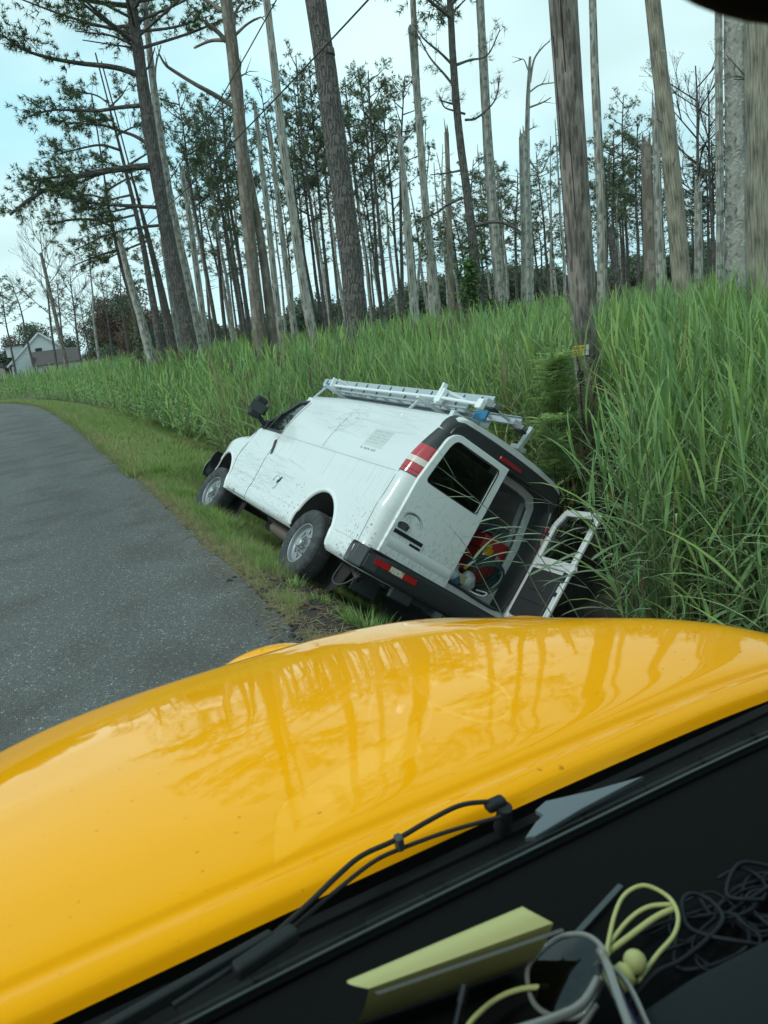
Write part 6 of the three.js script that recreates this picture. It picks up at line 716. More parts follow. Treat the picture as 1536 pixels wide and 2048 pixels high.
// ladders are things of their own, lying on the rack
function ladder(label, X0, X1, yl, yr, z, tilt, rungs, feet) {
  const t = thing('extension_ladder', label, 'ladder', 'ladders on the van roof rack'); inVan(t);
  const bars = 0.088;
  for (const y of [yl, yr]) { const o = y === yl ? 1 : -1; part('rail', [box(X1 - X0, 0.004, bars, (X0 + X1) / 2, y, z), box(X1 - X0, 0.028, 0.005, (X0 + X1) / 2, y - o * 0.013, z + bars / 2 - 0.0025), box(X1 - X0, 0.028, 0.005, (X0 + X1) / 2, y - o * 0.013, z - bars / 2 + 0.0025)], alu, t); }
  const n = rungs; for (let i = 0; i < n; i++) { const x = X0 + (i + 0.6) / n * (X1 - X0); part('rung', [bar(V(x, yl - 0.003, z), V(x, yr + 0.003, z), 0.017, 0.017, 10)], alu, t); for (const y of [yl, yr]) { const o = y === yl ? 1 : -1; part('rung_end', new THREE.CylinderGeometry(0.030, 0.030, 0.006, 14).scale(0.45, 1, 1).translate(x, y + o * 0.004, z), std(rgb(0.06, 0.065, 0.065), 0.5), t); } }
  if (feet) for (const y of [yl, yr]) { const f = part('foot', [rectBar(V(X0 + 0.08, y, z - 0.02), V(X0 - 0.05, y, z - 0.05), 0.035, 0.07), rbox(0.11, 0.075, 0.05, 0.01, X0 - 0.06, y, z - 0.065)], std(rgb(0.20, 0.21, 0.21), 0.5, { metalness: 0.5 }), t); part('rubber_pad', rbox(0.12, 0.08, 0.022, 0.008, X0 - 0.06, y, z - 0.098), darkTrim, f); }
  return t;
}
ladder('long aluminium ladder with rubber feet uppermost on the van rack', -1.16, 2.95, 0.42, 0.02, 2.40, 0, 13, true);
ladder('shorter aluminium ladder section under the longer ladder on the van rack', -0.75, 2.55, 0.385, 0.055, 2.295, 0, 11, false);
{
  const st = ladder('narrow folded ladder with blue end caps on the van rack', -1.02, 2.42, 0.56, 0.33, 2.262, 0, 10, false);
  for (const [x, y] of [[2.40, 0.56], [-1.0, 0.36]]) part('blue_end_cap', rbox(0.20, 0.03, 0.10, 0.008, x, y, 2.262), std(rgb(0.02, 0.16, 0.30), 0.5), st);
}
// what lies in the cargo space
{
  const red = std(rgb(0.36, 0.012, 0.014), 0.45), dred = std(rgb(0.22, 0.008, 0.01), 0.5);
  const tb = (x, y, z, w, d, h, rz, label, m = red) => { const t = thing('red_tool_box', label, 'tool box', 'red boxes in the van'); inVan(t); const q = new THREE.Matrix4().makeRotationZ(rz).setPosition(x, y, z); const G = (g) => g.applyMatrix4(q); part('box_body', G(rbox(w, d, h * 0.72, 0.015, 0, 0, h * 0.36)), m, t); const lid = part('lid', G(rbox(w + 0.012, d + 0.012, h * 0.27, 0.02, 0, 0, h * 0.865)), m, t); part('handle', [G(rectBar(V(-w * 0.2, 0, h + 0.03), V(w * 0.2, 0, h + 0.03), 0.02, 0.02)), G(rectBar(V(-w * 0.2, 0, h), V(-w * 0.2, 0, h + 0.03), 0.02, 0.02, V(1, 0, 0))), G(rectBar(V(w * 0.2, 0, h), V(w * 0.2, 0, h + 0.03), 0.02, 0.02, V(1, 0, 0)))], darkTrim, lid); for (const k of [-1, 1]) part('latch', G(rbox(0.006, 0.05, 0.05, 0.002, -w / 2 - 0.008, k * d * 0.28, h * 0.72)), alu, t); };
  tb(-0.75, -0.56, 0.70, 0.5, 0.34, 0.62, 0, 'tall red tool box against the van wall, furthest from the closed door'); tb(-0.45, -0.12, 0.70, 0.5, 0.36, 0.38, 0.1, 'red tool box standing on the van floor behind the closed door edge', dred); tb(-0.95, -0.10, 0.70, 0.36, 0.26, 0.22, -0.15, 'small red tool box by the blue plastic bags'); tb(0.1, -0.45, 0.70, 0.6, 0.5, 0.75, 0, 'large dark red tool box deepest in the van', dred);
  const cable = thing('cable_coil', 'coil of dark green cable on the van floor', 'cable'); inVan(cable);
  for (let k = 0; k < 12; k++) part('cable_loop', new THREE.TorusGeometry(0.20 - 0.010 * (k % 4), 0.008, 6, 40).scale(1, 0.9, 1).rotateY(Math.PI / 2 - 0.5 + 0.12 * Math.cos(k * 1.7)).rotateX(0.12 * Math.sin(k * 2.1)).translate(-1.20 + 0.010 * k, -0.50 + 0.008 * k, 0.90 + 0.004 * k), std(rgb(0.015, 0.05, 0.045), 0.5), cable);
  const caul = thing('yellow_clamp_tool', 'yellow and white clamp tool lying over the cable coil', 'tool'); inVan(caul);
  part('shaft', bar(V(-1.20, -0.22, 0.93), V(-1.08, -0.42, 1.12), 0.013, 0.013, 8), std(rgb(0.7, 0.7, 0.66), 0.5), caul); part('tip', bar(V(-1.225, -0.18, 0.89), V(-1.20, -0.22, 0.93), 0.02, 0.015, 8), std(rgb(0.65, 0.36, 0.02), 0.5), caul);
  part('jaw', [rectBar(V(-1.08, -0.42, 1.12), V(-1.05, -0.50, 1.16), 0.05, 0.03), rectBar(V(-1.05, -0.45, 1.12), V(-1.10, -0.43, 1.22), 0.035, 0.03, V(1, 0, 0)), rectBar(V(-1.05, -0.47, 1.14), V(-1.02, -0.54, 1.19), 0.03, 0.03)], std(rgb(0.68, 0.42, 0.01), 0.45), caul);
  const blob = (name, label, cat, x, y, z, sx, sy, sz, m, seed) => { const g = mergeVertices(new THREE.IcosahedronGeometry(1, 4)); g.deleteAttribute('uv'); const p = g.attributes.position; for (let i = 0; i < p.count; i++) { const a = p.getX(i), b = p.getY(i), c = p.getZ(i); const n = 0.72 + 0.42 * fbm(a * 2.1 + 5 + seed, b * 2.1 + c * 1.7, seed, 4) + 0.12 * Math.abs(Math.sin(6 * a + 5 * b + seed)); p.setXYZ(i, a * n * sx + x, b * n * sy + y, c * n * sz + z); } g.computeVertexNormals(); inVan(single(name, g, m, label, cat)); };
  blob('plastic_bag', 'crumpled pale blue plastic bag at the van door sill', 'bag', -1.22, -0.02, 0.76, 0.10, 0.15, 0.11, phys(rgb(0.40, 0.50, 0.54), 0.35, { clearcoat: 0.5 }), 3); blob('rag', 'dark blue rag beside the blue plastic bag', 'rag', -1.26, -0.10, 0.73, 0.07, 0.07, 0.06, std(rgb(0.02, 0.06, 0.10), 0.9), 5);
  blob('plastic_bag', 'clear grey plastic bag next to the cable coil', 'bag', -1.20, -0.30, 0.78, 0.08, 0.09, 0.11, phys(rgb(0.35, 0.36, 0.35), 0.3, { clearcoat: 0.6 }), 7);
  const cb = single('cardboard_piece', rbox(0.10, 0.14, 0.09, 0.008, -1.20, -0.18, 0.78), std(rgb(0.42, 0.33, 0.20), 0.9), 'torn beige cardboard piece between the plastic bags', 'cardboard'); inVan(cb);
  blob('tool_bag', 'black tool bag heaped on the red tool boxes', 'bag', -0.40, -0.20, 1.22, 0.28, 0.24, 0.16, std(rgb(0.012, 0.013, 0.014), 0.85), 11); blob('tool_bag', 'dark brown canvas bag behind the tall red tool box', 'bag', -0.05, -0.62, 1.5, 0.3, 0.16, 0.2, std(rgb(0.05, 0.035, 0.022), 0.9), 13);
  const bk = thing('white_bucket', 'dirty white bucket deep in the van', 'bucket'); inVan(bk); part('pail', new THREE.LatheGeometry([[0, 0], [0.12, 0], [0.15, 0.34], [0.157, 0.34], [0.157, 0.36], [0.145, 0.36], [0.115, 0.01]].map(([a, b]) => new THREE.Vector2(a, b)), 28).rotateX(Math.PI / 2).translate(-0.15, 0.02, 0.70), std(rgb(0.42, 0.42, 0.40), 0.6), bk); part('handle', new THREE.TorusGeometry(0.155, 0.005, 5, 24, Math.PI).rotateX(Math.PI / 2).translate(-0.15, 0.02, 1.04), alu, bk);
  const bx = thing('cardboard_box', 'brown cardboard box behind the dark rear window', 'box'); inVan(bx); part('box_side', rbox(0.4, 0.34, 0.5, 0.01, -0.55, 0.50, 1.15), std(rgb(0.25, 0.15, 0.08), 0.9), bx); part('tape', box(0.402, 0.05, 0.502, -0.55, 0.50, 1.151), std(rgb(0.35, 0.24, 0.13), 0.4), bx);
  const sh = thing('steel_shelf', 'grey steel shelf inside the van behind the rear window', 'shelf'); inVan(sh); for (const z of [0.9, 1.3, 1.65]) part('shelf_board', box(1.6, 0.34, 0.02, 0.2, 0.58, z), std(rgb(0.12, 0.13, 0.13), 0.5), sh); for (const x of [-0.6, 1.0]) part('upright', rectBar(V(x, 0.42, 0.70), V(x, 0.42, 1.75), 0.03, 0.03, V(0, 1, 0)), std(rgb(0.12, 0.13, 0.13), 0.5), sh);
  inVan(single('white_wire', tube([V(-1.22, -0.30, 0.72), V(-1.30, -0.40, 0.72), V(-1.31, -0.48, 0.74), V(-1.28, -0.52, 0.78), V(-1.2, -0.45, 0.76)], 0.009, 40, 6), std(rgb(0.55, 0.55, 0.53), 0.5), 'loose white wire at the van door sill', 'wire'));
}
// ---------------------------------------------------------------- utility poles, wires, shrub, houses
{
  const P = (y) => { const k = y - 1.37; return [5.71 - 0.071 * k, y, -6.70 + 0.068 * k]; };
  const p = thing('utility_pole', 'weathered brown wooden utility pole with yellow number plates', 'utility pole', 'utility poles');
  part('pole', limb([[...P(-1.2), 0.150], [...P(1.4), 0.143], [...P(4.5), 0.136], [...P(9.4), 0.118]], 70, 28, 0.035, 5), BARK.pole, p);
  // drying cracks
  const R = rng(8); for (let i = 0; i < 9; i++) { const y = 0.2 + 5 * R(), a = 1.9 + 2.2 * R(), q = P(y), q2 = P(y + 0.5 + R()), r = 0.14; part('crack', rectBar(V(q[0] + Math.cos(a) * r, q[1], q[2] + Math.sin(a) * r), V(q2[0] + Math.cos(a + 0.05) * (r - 0.003), q2[1], q2[2] + Math.sin(a + 0.05) * (r - 0.003)), 0.006, 0.006), std(rgb(0.012, 0.011, 0.01), 1), p); }
  const toCam = V(-5.7, 0, 6.7).normalize(), side = V(toCam.z, 0, -toCam.x); // side: to the right as seen from the road
  const put = (dx, y, off) => { const q = P(y); return V(q[0], q[1], q[2]).addScaledVector(side, dx).addScaledVector(toCam, off); };
  const face = new THREE.Matrix4().makeBasis(side, V(0, 1, 0), toCam);
  [['38640', 1.635, 0.0], ['1822', 1.578, -0.008]].forEach(([s, y, dx]) => { const tx = canvasTex(512, 160, (x, w, h) => { x.fillStyle = '#b9bdb6'; x.fillRect(0, 0, w, h); const n = s.length, cw = 84, x0 = 6; for (let i = 0; i < n; i++) { x.fillStyle = i % 2 ? '#e6b91a' : '#dfb012'; x.fillRect(x0 + i * cw, 10, cw - 3, h - 20); x.fillStyle = '#15150f'; x.font = 'bold 118px sans-serif'; x.textAlign = 'center'; x.fillText(s[i], x0 + i * cw + cw / 2, 122); } x.fillStyle = '#7d817c'; x.beginPath(); x.arc(w - 26, h / 2, 8, 0, 7); x.fill(); });
    const c = put(-0.055 + dx, y, 0.150), g = new THREE.BoxGeometry(0.175, 0.054, 0.004).applyMatrix4(face).rotateY(0).translate(c.x, c.y, c.z); const pl = part('number_plate', g, std(rgb(1, 1, 1), 0.45, { map: tx }), p); pl.rotation.z = 0; });
  { const c = put(-0.085, 1.33, 0.140); const gb = rbox(0.055, 0.12, 0.05, 0.01).applyMatrix4(face).translate(c.x, c.y, c.z); part('ground_clamp', gb, std(rgb(0.012, 0.012, 0.012), 0.6), p); for (const dy of [0.03, -0.035]) { const d = put(-0.115, 1.33 + dy, 0.13); part('clamp_bolt', new THREE.SphereGeometry(0.014, 8, 6).translate(d.x, d.y, d.z), std(rgb(0.45, 0.46, 0.44), 0.4), p); } part('ground_wire', tube([put(-0.08, 1.62, 0.125), put(-0.085, 1.4, 0.128), put(-0.09, 1.1, 0.128), put(-0.085, 0.5, 0.13), put(-0.085, -0.6, 0.13)], 0.007, 30, 5), std(rgb(0.04, 0.035, 0.03), 0.7), p); }
  const far = thing('utility_pole', 'distant wooden utility pole where the road bends', 'utility pole', 'utility poles'); part('pole', limb([[3.4, -0.6, -60, 0.15], [3.4, 4, -60, 0.14], [3.4, 9.4, -60, 0.11]], 12, 10, 0.03, 6), BARK.pole, far); part('crossarm', box(1.7, 0.1, 0.1, 5.15, 8.35, -6.35), BARK.pole, p);
  const cat = (a, b, sag) => { const o = []; for (let i = 0; i <= 12; i++) { const t = i / 12, q = a.clone().lerp(b, t); q.y -= sag * 4 * t * (1 - t); o.push(q); } return o; };
  const wm = std(rgb(0.03, 0.032, 0.033), 0.6); single('overhead_wire', tube(cat(V(5.22, 8.3, -6.4), V(3.5, 8.75, -59.9), 2.55), 0.011, 80, 5), wm, 'upper thin black overhead wire running from the utility pole', 'wire'); single('overhead_wire', tube(cat(V(5.36, 6.45, -6.5), V(3.4, 7.2, -59.85), 0.95), 0.013, 80, 5), wm, 'lower black overhead wire running from the utility pole', 'wire');
}
{ // yellow-green shrub at the pole, feathery leaflets
  const mk = (x, y, z, s, label, seed, n) => { const t = thing('shrub', label, 'shrub', 'yellow-green shrubs by the pole'), R = rng(seed), tri = [], st = []; const g0 = V(x + 0.05, groundY(x, z) - 0.05, z);
    for (let i = 0; i < n; i++) { const a = R() * 6.28, hy = R(), q = s * (0.35 + 0.65 * R()) * (1 - 0.45 * hy), e = V(x + Math.cos(a) * q, y + s * 2.6 * (hy - 0.62), z + Math.sin(a) * q), m = V(x + Math.cos(a) * q * 0.25, e.y - 0.35 * s, z + Math.sin(a) * q * 0.25); st.push(bar(m, e, 0.003, 0.0012, 4)); const d = e.clone().sub(m), L = d.length(); d.normalize();
      for (let f = 0; f < 11; f++) { const b = m.clone().lerp(e, 0.1 + 0.9 * f / 11), az = R() * 6.28, fd = V(Math.cos(az), 0.2 * (R() - 0.3), Math.sin(az)).addScaledVector(d, 0.5).normalize(), fl = 0.10 + 0.08 * R(), sd = new THREE.Vector3().crossVectors(fd, V(0, 1, 0)).normalize(); for (let k = 1; k <= 6; k++) for (const s2 of [-1, 1]) { const q = b.clone().addScaledVector(fd, fl * k / 6).add(V(0, -0.03 * (k / 6) * (k / 6), 0)), l = 0.032 * (1 - 0.35 * k / 6), dir = sd.clone().multiplyScalar(s2).addScaledVector(fd, 0.5).normalize(), w = fd.clone().multiplyScalar(0.008), c = q.clone().addScaledVector(dir, l), mm = q.clone().addScaledVector(dir, l * 0.5); tri.push(q.x, q.y, q.z, mm.x + w.x, mm.y + 0.003, mm.z + w.z, c.x, c.y, c.z, q.x, q.y, q.z, c.x, c.y, c.z, mm.x - w.x, mm.y - 0.003, mm.z - w.z); } } }
    part('stem', [limb([[g0.x, g0.y, g0.z, 0.014], [x + 0.02, (g0.y + y) / 2, z, 0.011], [x, y + s * 0.7, z, 0.004]], 14, 6, 0.1, 2)], twigMat, t); const tw = part('twigs', st, std(rgb(0.10, 0.11, 0.045), 0.8), t); tw.userData.kind = 'stuff'; part('foliage', triGeo(tri), phys(rgb(0.22, 0.34, 0.06), 0.9, { transmission: 0.35, thickness: 0, side: THREE.DoubleSide }), t); };
  mk(5.0, 1.38, -6.35, 0.31, 'feathery yellow-green shrub beside the number plates', 4, 80); mk(4.62, 0.86, -6.0, 0.22, 'small yellow-green shrub low above the van rear', 7, 50);
}
{ // white house at the bend
  const wall = std(rgb(0.78, 0.80, 0.80), 0.7), roof = std(rgb(0.085, 0.074, 0.070), 0.9), trim = std(rgb(0.75, 0.76, 0.76), 0.6), dark = std(rgb(0.03, 0.035, 0.04), 0.3);
  const h = thing('white_house', 'white gabled house with brown roofs beyond the bend', 'house'); h.position.set(0, -0.2, -137);
  const gable = (x0, x1, ye, yp, z0, z1) => { const s = new THREE.Shape(); s.moveTo(x0, 0); s.lineTo(x1, 0); s.lineTo(x1, ye); s.lineTo((x0 + x1) / 2, yp); s.lineTo(x0, ye); s.closePath(); return new THREE.ExtrudeGeometry(s, { depth: z1 - z0, bevelEnabled: false }).translate(0, 0, z0); };
  part('wall', gable(-0.5, 9.7, 2.3, 6.5, -9, 0), wall, h); for (const s of [-1, 1]) { const a = V(4.6 + s * 5.7, 1.85, 0.35), b = V(4.6, 6.62, 0.35); part('roof', surface((u, v) => a.clone().lerp(b, u).setZ(0.35 - 9.7 * v).add(V(0, 0.06, 0)), 1, 1), roof, h); part('gable_trim', rectBar(a, b, 0.28, 0.16, V(0, 0, 1)), trim, h); }
  part('wing_wall', box(6.4, 1.6, 4, 6.4, 0.8, 2.5), wall, h); part('wing_roof', surface((u, v) => V(lerp(2.8, 9.9, v), lerp(1.55, 3.7, u), lerp(5.0, 1.0, u)), 1, 1), roof, h); for (let i = 0; i < 1; i++) part('gable_window', box(1.0, 0.55, 0.06, 4.1, 3.95, 0.05), dark, h); part('wing_gable', gable(-2, 2, 1.5, 3.6, 0, 0.1).rotateY(-Math.PI / 2).translate(2.85, 0, 3), dark, h);
  part('dormer', box(2.6, 1.7, 2.4, 0.6, 4.2, -3), wall, h); part('dormer_roof', box(3.2, 0.18, 3, 0.6, 5.15, -3), roof, h); part('porch_roof', box(4.2, 0.2, 6, -2.2, 1.95, -3), roof, h); for (const x of [-3.9, -0.8]) part('porch_post', box(0.16, 2.0, 0.16, x, 0.95, -0.3), trim, h); part('door_shadow', box(1.2, 1.7, 0.05, -0.9, 0.85, -1.1), dark, h);
  single('white_fence', box(5.2, 1.2, 0.1, 12.6, 0.35, -136), trim, 'white board fence between the white house and the trees', 'fence');
  const g2 = thing('pale_house', 'pale house half hidden behind the leaning trunks', 'house'); g2.position.set(18.5, -0.2, -128); part('wall', gable(-1.6, 3.6, 2.3, 4.1, -6, 0), std(rgb(0.36, 0.34, 0.34), 0.8), g2); for (const s of [-1, 1]) part('roof', surface((u, v) => V(1.0 + s * lerp(3.0, 0, u), lerp(2.0, 4.2, u), 0.3 - 6.6 * v), 1, 1), roof, g2); part('window', box(0.7, 0.8, 0.06, 0.2, 1.6, 0.05), dark, g2);
}
// ---------------------------------------------------------------- the yellow truck the picture is taken from
{
  const T = thing('yellow_truck', 'glossy yellow truck hood and dark cab the view looks out from', 'truck'), xc = 0.50;
  const peel = dataTex(512, 512, (u, v) => fbm(u * 60, v * 60, 21, 3, 60, 60), false); peel.repeat.set(3, 3);
  const spots = canvasTex(1024, 1024, (x, w, h) => { x.fillStyle = '#fff'; x.fillRect(0, 0, w, h); const r = rng(6); for (let i = 0; i < 700; i++) { x.fillStyle = `rgba(110,80,30,${0.05 + 0.45 * Math.pow(r(), 4)})`; const q = 0.5 + 2.4 * Math.pow(r(), 4); x.beginPath(); x.ellipse(r() * w, r() * h, q * (1 + r()), q, r() * 3, 0, 7); x.fill(); } });
  const yellow = phys(rgb(0.97, 0.395, 0.001), 0.03, { map: spots, specularColor: rgb(1.0, 0.78, 0.06), clearcoat: 0.06, clearcoatRoughness: 0.02, bumpMap: peel, bumpScale: 0.00003, specularIntensity: 1.0 });
  const prof = new THREE.CatmullRomCurve3([[-0.925, 1.43, 1.2], [-0.94, 1.448, 1.2], [-0.965, 1.455, 1.2], [-0.99, 1.4535, 1.2], [-1.005, 1.462, 1.2], [-1.1, 1.465, 1.195], [-1.25, 1.461, 1.16], [-1.4, 1.449, 1.10], [-1.5, 1.437, 1.05], [-1.6, 1.421, 1.01], [-1.7, 1.404, 0.975], [-1.82, 1.380, 0.94], [-1.95, 1.350, 0.90], [-2.08, 1.314, 0.868], [-2.16, 1.272, 0.85], [-2.23, 1.17, 0.82], [-2.26, 0.888, 0.815]].map(([z, y, w]) => V(w, y, z)), false, 'centripetal');
  const hoodPt = (u, v) => { const p = prof.getPoint(u), s = Math.abs(v * 2 - 1), sg = Math.sign(v * 2 - 1); const e = smooth(-1.2, -2.0, p.z); const side = Math.pow(s, 6) * 0.06 + Math.pow(s, 2) * 0.0243 + 0.025 * Math.pow(s, 24); return V(0.36 + sg * p.x * s, p.y - side * (1 - 0.2 * e), p.z + 0.19 * Math.pow(s, 3) * e); };
  part('hood', surface(hoodPt, 140, 90, (p) => [p.x, p.z]), yellow, T);
  for (const s of [-1, 1]) { const g = new THREE.SphereGeometry(1, 40, 24, 0, 6.2832, 0, Math.PI / 2).scale(0.24, 0.26, 0.60).translate(0.36 + s * 0.98, 0.98, -1.68); part('fender', [g, box(0.04, 0.8, 1.3, 0.36 + s * 1.16, 0.55, -1.5)], yellow, T); }
  part('grille_crown', [new THREE.SphereGeometry(1, 32, 20).scale(0.24, 0.13, 0.16).translate(0.55, 1.066, -2.36), rbox(0.9, 0.6, 0.2, 0.08, xc, 0.75, -2.2)], yellow, T);
  const matt = (c, r = 0.85, sp = 0.2, more = {}) => phys(c, r, { specularIntensity: sp, ...more }), plastic = matt(rgb(0.011, 0.0115, 0.012)), rubber = matt(rgb(0.016, 0.018, 0.019), 0.6, 0.5);
  part('cowl', [surface((u, v) => V(lerp(-0.5, 1.5, v), lerp(1.41, 1.43, u) - 0.03 * Math.sin(u * 3.14), lerp(-0.92, -0.76, u)), 8, 2), box(2.05, 0.3, 0.02, xc, 1.26, -0.91), ...Array.from({ length: 14 }, (_, i) => rbox(0.10, 0.012, 0.05, 0.004, -0.35 + i * 0.135, 1.405, -0.85))], plastic, T);
  { const q = new THREE.Shape(); [[0.600, 0.885], [0.625, 0.893], [0.705, 0.870], [0.795, 0.852], [0.660, 0.848], [0.560, 0.838], [0.548, 0.843], [0.580, 0.860], [0.603, 0.868]].forEach(([x, z], i) => (i ? q.lineTo(x, z) : q.moveTo(x, z))); part('wiper_bracket', new THREE.ExtrudeGeometry(q, { depth: 0.006, bevelEnabled: true, bevelSize: 0.002, bevelThickness: 0.002, bevelSegments: 2 }).rotateX(-Math.PI / 2).translate(0, 1.437, 0), std(rgb(0.13, 0.155, 0.17), 0.6), T); }
  // windshield: a tinted pane with a dark printed band along its foot
  const wsPt = (u, v) => { const x = lerp(-0.52, 1.52, v), q = Math.pow((x - xc) / 1.02, 2); return V(x, lerp(1.472, 2.60, u), lerp(-0.783, -0.30, u) + 0.10 * q * q); };
  part('windshield', surface(wsPt, 10, 24), phys(rgb(0.915, 0.985, 0.975), 0.0, { transmission: 1, thickness: 0, ior: 1.75 }), T);
  const frit = canvasTex(2048, 64, (x, w, h) => { x.fillStyle = '#0b0c0c'; x.fillRect(0, 0, w, h); x.fillStyle = '#2a3234'; for (let i = 0; i < 512; i++) { x.beginPath(); x.ellipse(i * 4 + 2, 12, 1.3, 3, 0, 0, 7); x.fill(); x.beginPath(); x.ellipse(i * 4, 22, 1.1, 2.4, 0, 0, 7); x.fill(); } });
  part('glass_band', surface((u, v) => wsPt(0.0, v).add(V(0, 0.014, 0.008 + 0.016 * (1 - u))), 2, 24, (p, u, v) => [v, u]), phys(rgb(0.6, 0.6, 0.6), 0.9, { map: frit, specularIntensity: 0.15 }), T);
  part('glass_edge', new THREE.TubeGeometry(new THREE.CatmullRomCurve3(Array.from({ length: 13 }, (_, i) => wsPt(0.012, i / 12).add(V(0, 0.002, 0.006)))), 60, 0.0022, 5), std(rgb(0.06, 0.085, 0.085), 0.3), T);
  part('glass_seal', new THREE.TubeGeometry(new THREE.CatmullRomCurve3(Array.from({ length: 13 }, (_, i) => wsPt(0, i / 12))), 60, 0.006, 8), rubber, T);
  // wiper resting on the glass
  const wp = new THREE.Group(); wp.name = 'wiper'; T.add(wp);
  part('wiper_pivot', [new THREE.CylinderGeometry(0.012, 0.015, 0.05, 18).rotateX(0.3).translate(0.545, 1.445, -0.90), rbox(0.036, 0.018, 0.022, 0.007, 0.535, 1.472, -0.905)], rubber, wp);
  part('wiper_arm', [tube([V(0.54, 1.475, -0.905), V(0.48, 1.488, -0.915), V(0.42, 1.486, -0.915), V(0.36, 1.48, -0.913), V(0.30, 1.483, -0.908), V(0.25, 1.487, -0.885), V(0.19, 1.49, -0.853), V(0.10, 1.497, -0.81), V(0.0, 1.51, -0.775)], 0.0040, 60, 8)], rubber, wp);
  part('washer_hose', tube([V(0.53, 1.462, -0.885), V(0.44, 1.468, -0.897), V(0.36, 1.468, -0.905), V(0.31, 1.472, -0.898), V(0.24, 1.474, -0.873), V(0.17, 1.478, -0.842), V(0.10, 1.488, -0.805)], 0.0034, 50, 7), rubber, wp);
  part('hose_clip', rbox(0.012, 0.024, 0.018, 0.004, 0.362, 1.477, -0.908), std(rgb(0.05, 0.056, 0.058), 0.5), wp);
  part('wiper_blade', [rectBar(V(0.135, 1.497, -0.822), V(-0.30, 1.53, -0.735), 0.013, 0.020, V(0, 1, 0), 0.004), rbox(0.09, 0.022, 0.022, 0.007).rotateY(0.2).translate(0.12, 1.50, -0.80)], rubber, wp);
  // cab shell that shades the dash
  const liner = std(rgb(0.045, 0.045, 0.045), 0.95);
  part('cab_roof', [rbox(2.16, 0.07, 1.75, 0.03, xc, 2.68, 0.57)], liner, T);
  part('cab_rear_wall', box(2.1, 1.9, 0.06, xc, 1.72, 1.42), liner, T);
  for (const s of [-1, 1]) { part('cab_door', box(0.06, 1.08, 2.16, xc + s * 1.05, 1.37, 0.34), liner, T); part('cab_pillar', [rectBar(V(xc + s * 1.04, 1.45, -0.70), V(xc + s * 1.0, 2.66, -0.24), 0.08, 0.10, V(1, 0, 0), 0.02), rectBar(V(xc + s * 1.05, 1.6, 0.75), V(xc + s * 1.02, 2.66, 0.75), 0.1, 0.06, V(1, 0, 0))], liner, T); }
  for (const x of [0, 1.0]) part('seat', [rbox(0.6, 0.9, 0.2, 0.06, x, 1.55, 0.85), rbox(0.58, 0.16, 0.55, 0.06, x, 1.15, 0.5), rbox(0.3, 0.22, 0.12, 0.04, x, 2.12, 0.88)], liner, T); part('firewall', box(2.06, 0.6, 0.03, xc, 1.13, -0.72), plastic, T); part('cowl_tray', box(1.9, 0.02, 0.5, xc, 1.36, -1.02), plastic, T); part('cab_floor', box(2.1, 0.05, 2.2, xc, 0.86, 0.34), liner, T);
  // dashboard
  const grain = dataTex(256, 256, (u, v) => fbm(u * 40, v * 40, 9, 3, 40, 40), false); grain.repeat.set(6, 6);
  const dashM = matt(rgb(0.008, 0.0083, 0.0087), 0.9, 0.1, { bumpMap: grain, bumpScale: 0.0006 });
  part('dashboard', surface((u, v) => { const x = lerp(-0.52, 1.52, v); const q = [[-0.775, 1.478], [-0.70, 1.484], [-0.60, 1.487], [-0.50, 1.487], [-0.42, 1.478], [-0.385, 1.455], [-0.37, 1.30], [-0.37, 1.0]]; const f = u * 7, k = Math.min(6, Math.floor(f)), t = f - k; return V(x, lerp(q[k][1], q[k + 1][1], t), lerp(q[k][0], q[k + 1][0], t)); }, 28, 20, (p) => [p.x, p.z + p.y]), dashM, T);
  const padS = new THREE.Shape(); [[0.395, 0.44], [0.424, 0.466], [0.503, 0.467], [0.60, 0.459], [0.80, 0.44], [0.80, 0.30], [0.40, 0.30]].forEach(([a, b], i) => (i ? padS.lineTo(a, b) : padS.moveTo(a, b)));
  part('dash_pad', new THREE.ExtrudeGeometry(padS, { depth: 0.06, bevelEnabled: true, bevelSize: 0.012, bevelThickness: 0.012, bevelSegments: 4 }).rotateX(-Math.PI / 2).translate(0, 1.46, 0), matt(rgb(0.020, 0.024, 0.026), 0.85, 0.3, { bumpMap: grain, bumpScale: 0.0006 }), T);
  const mm = new THREE.Group(); mm.name = 'rear_view_mirror'; T.add(mm); part('mirror_shell', new THREE.SphereGeometry(1, 32, 20).scale(0.135, 0.055, 0.028).translate(0.47, 2.4455, -0.352), plastic, mm); part('mirror_stalk', bar(V(0.48, 2.47, -0.355), V(0.5, 2.58, -0.31), 0.012), plastic, mm);
}
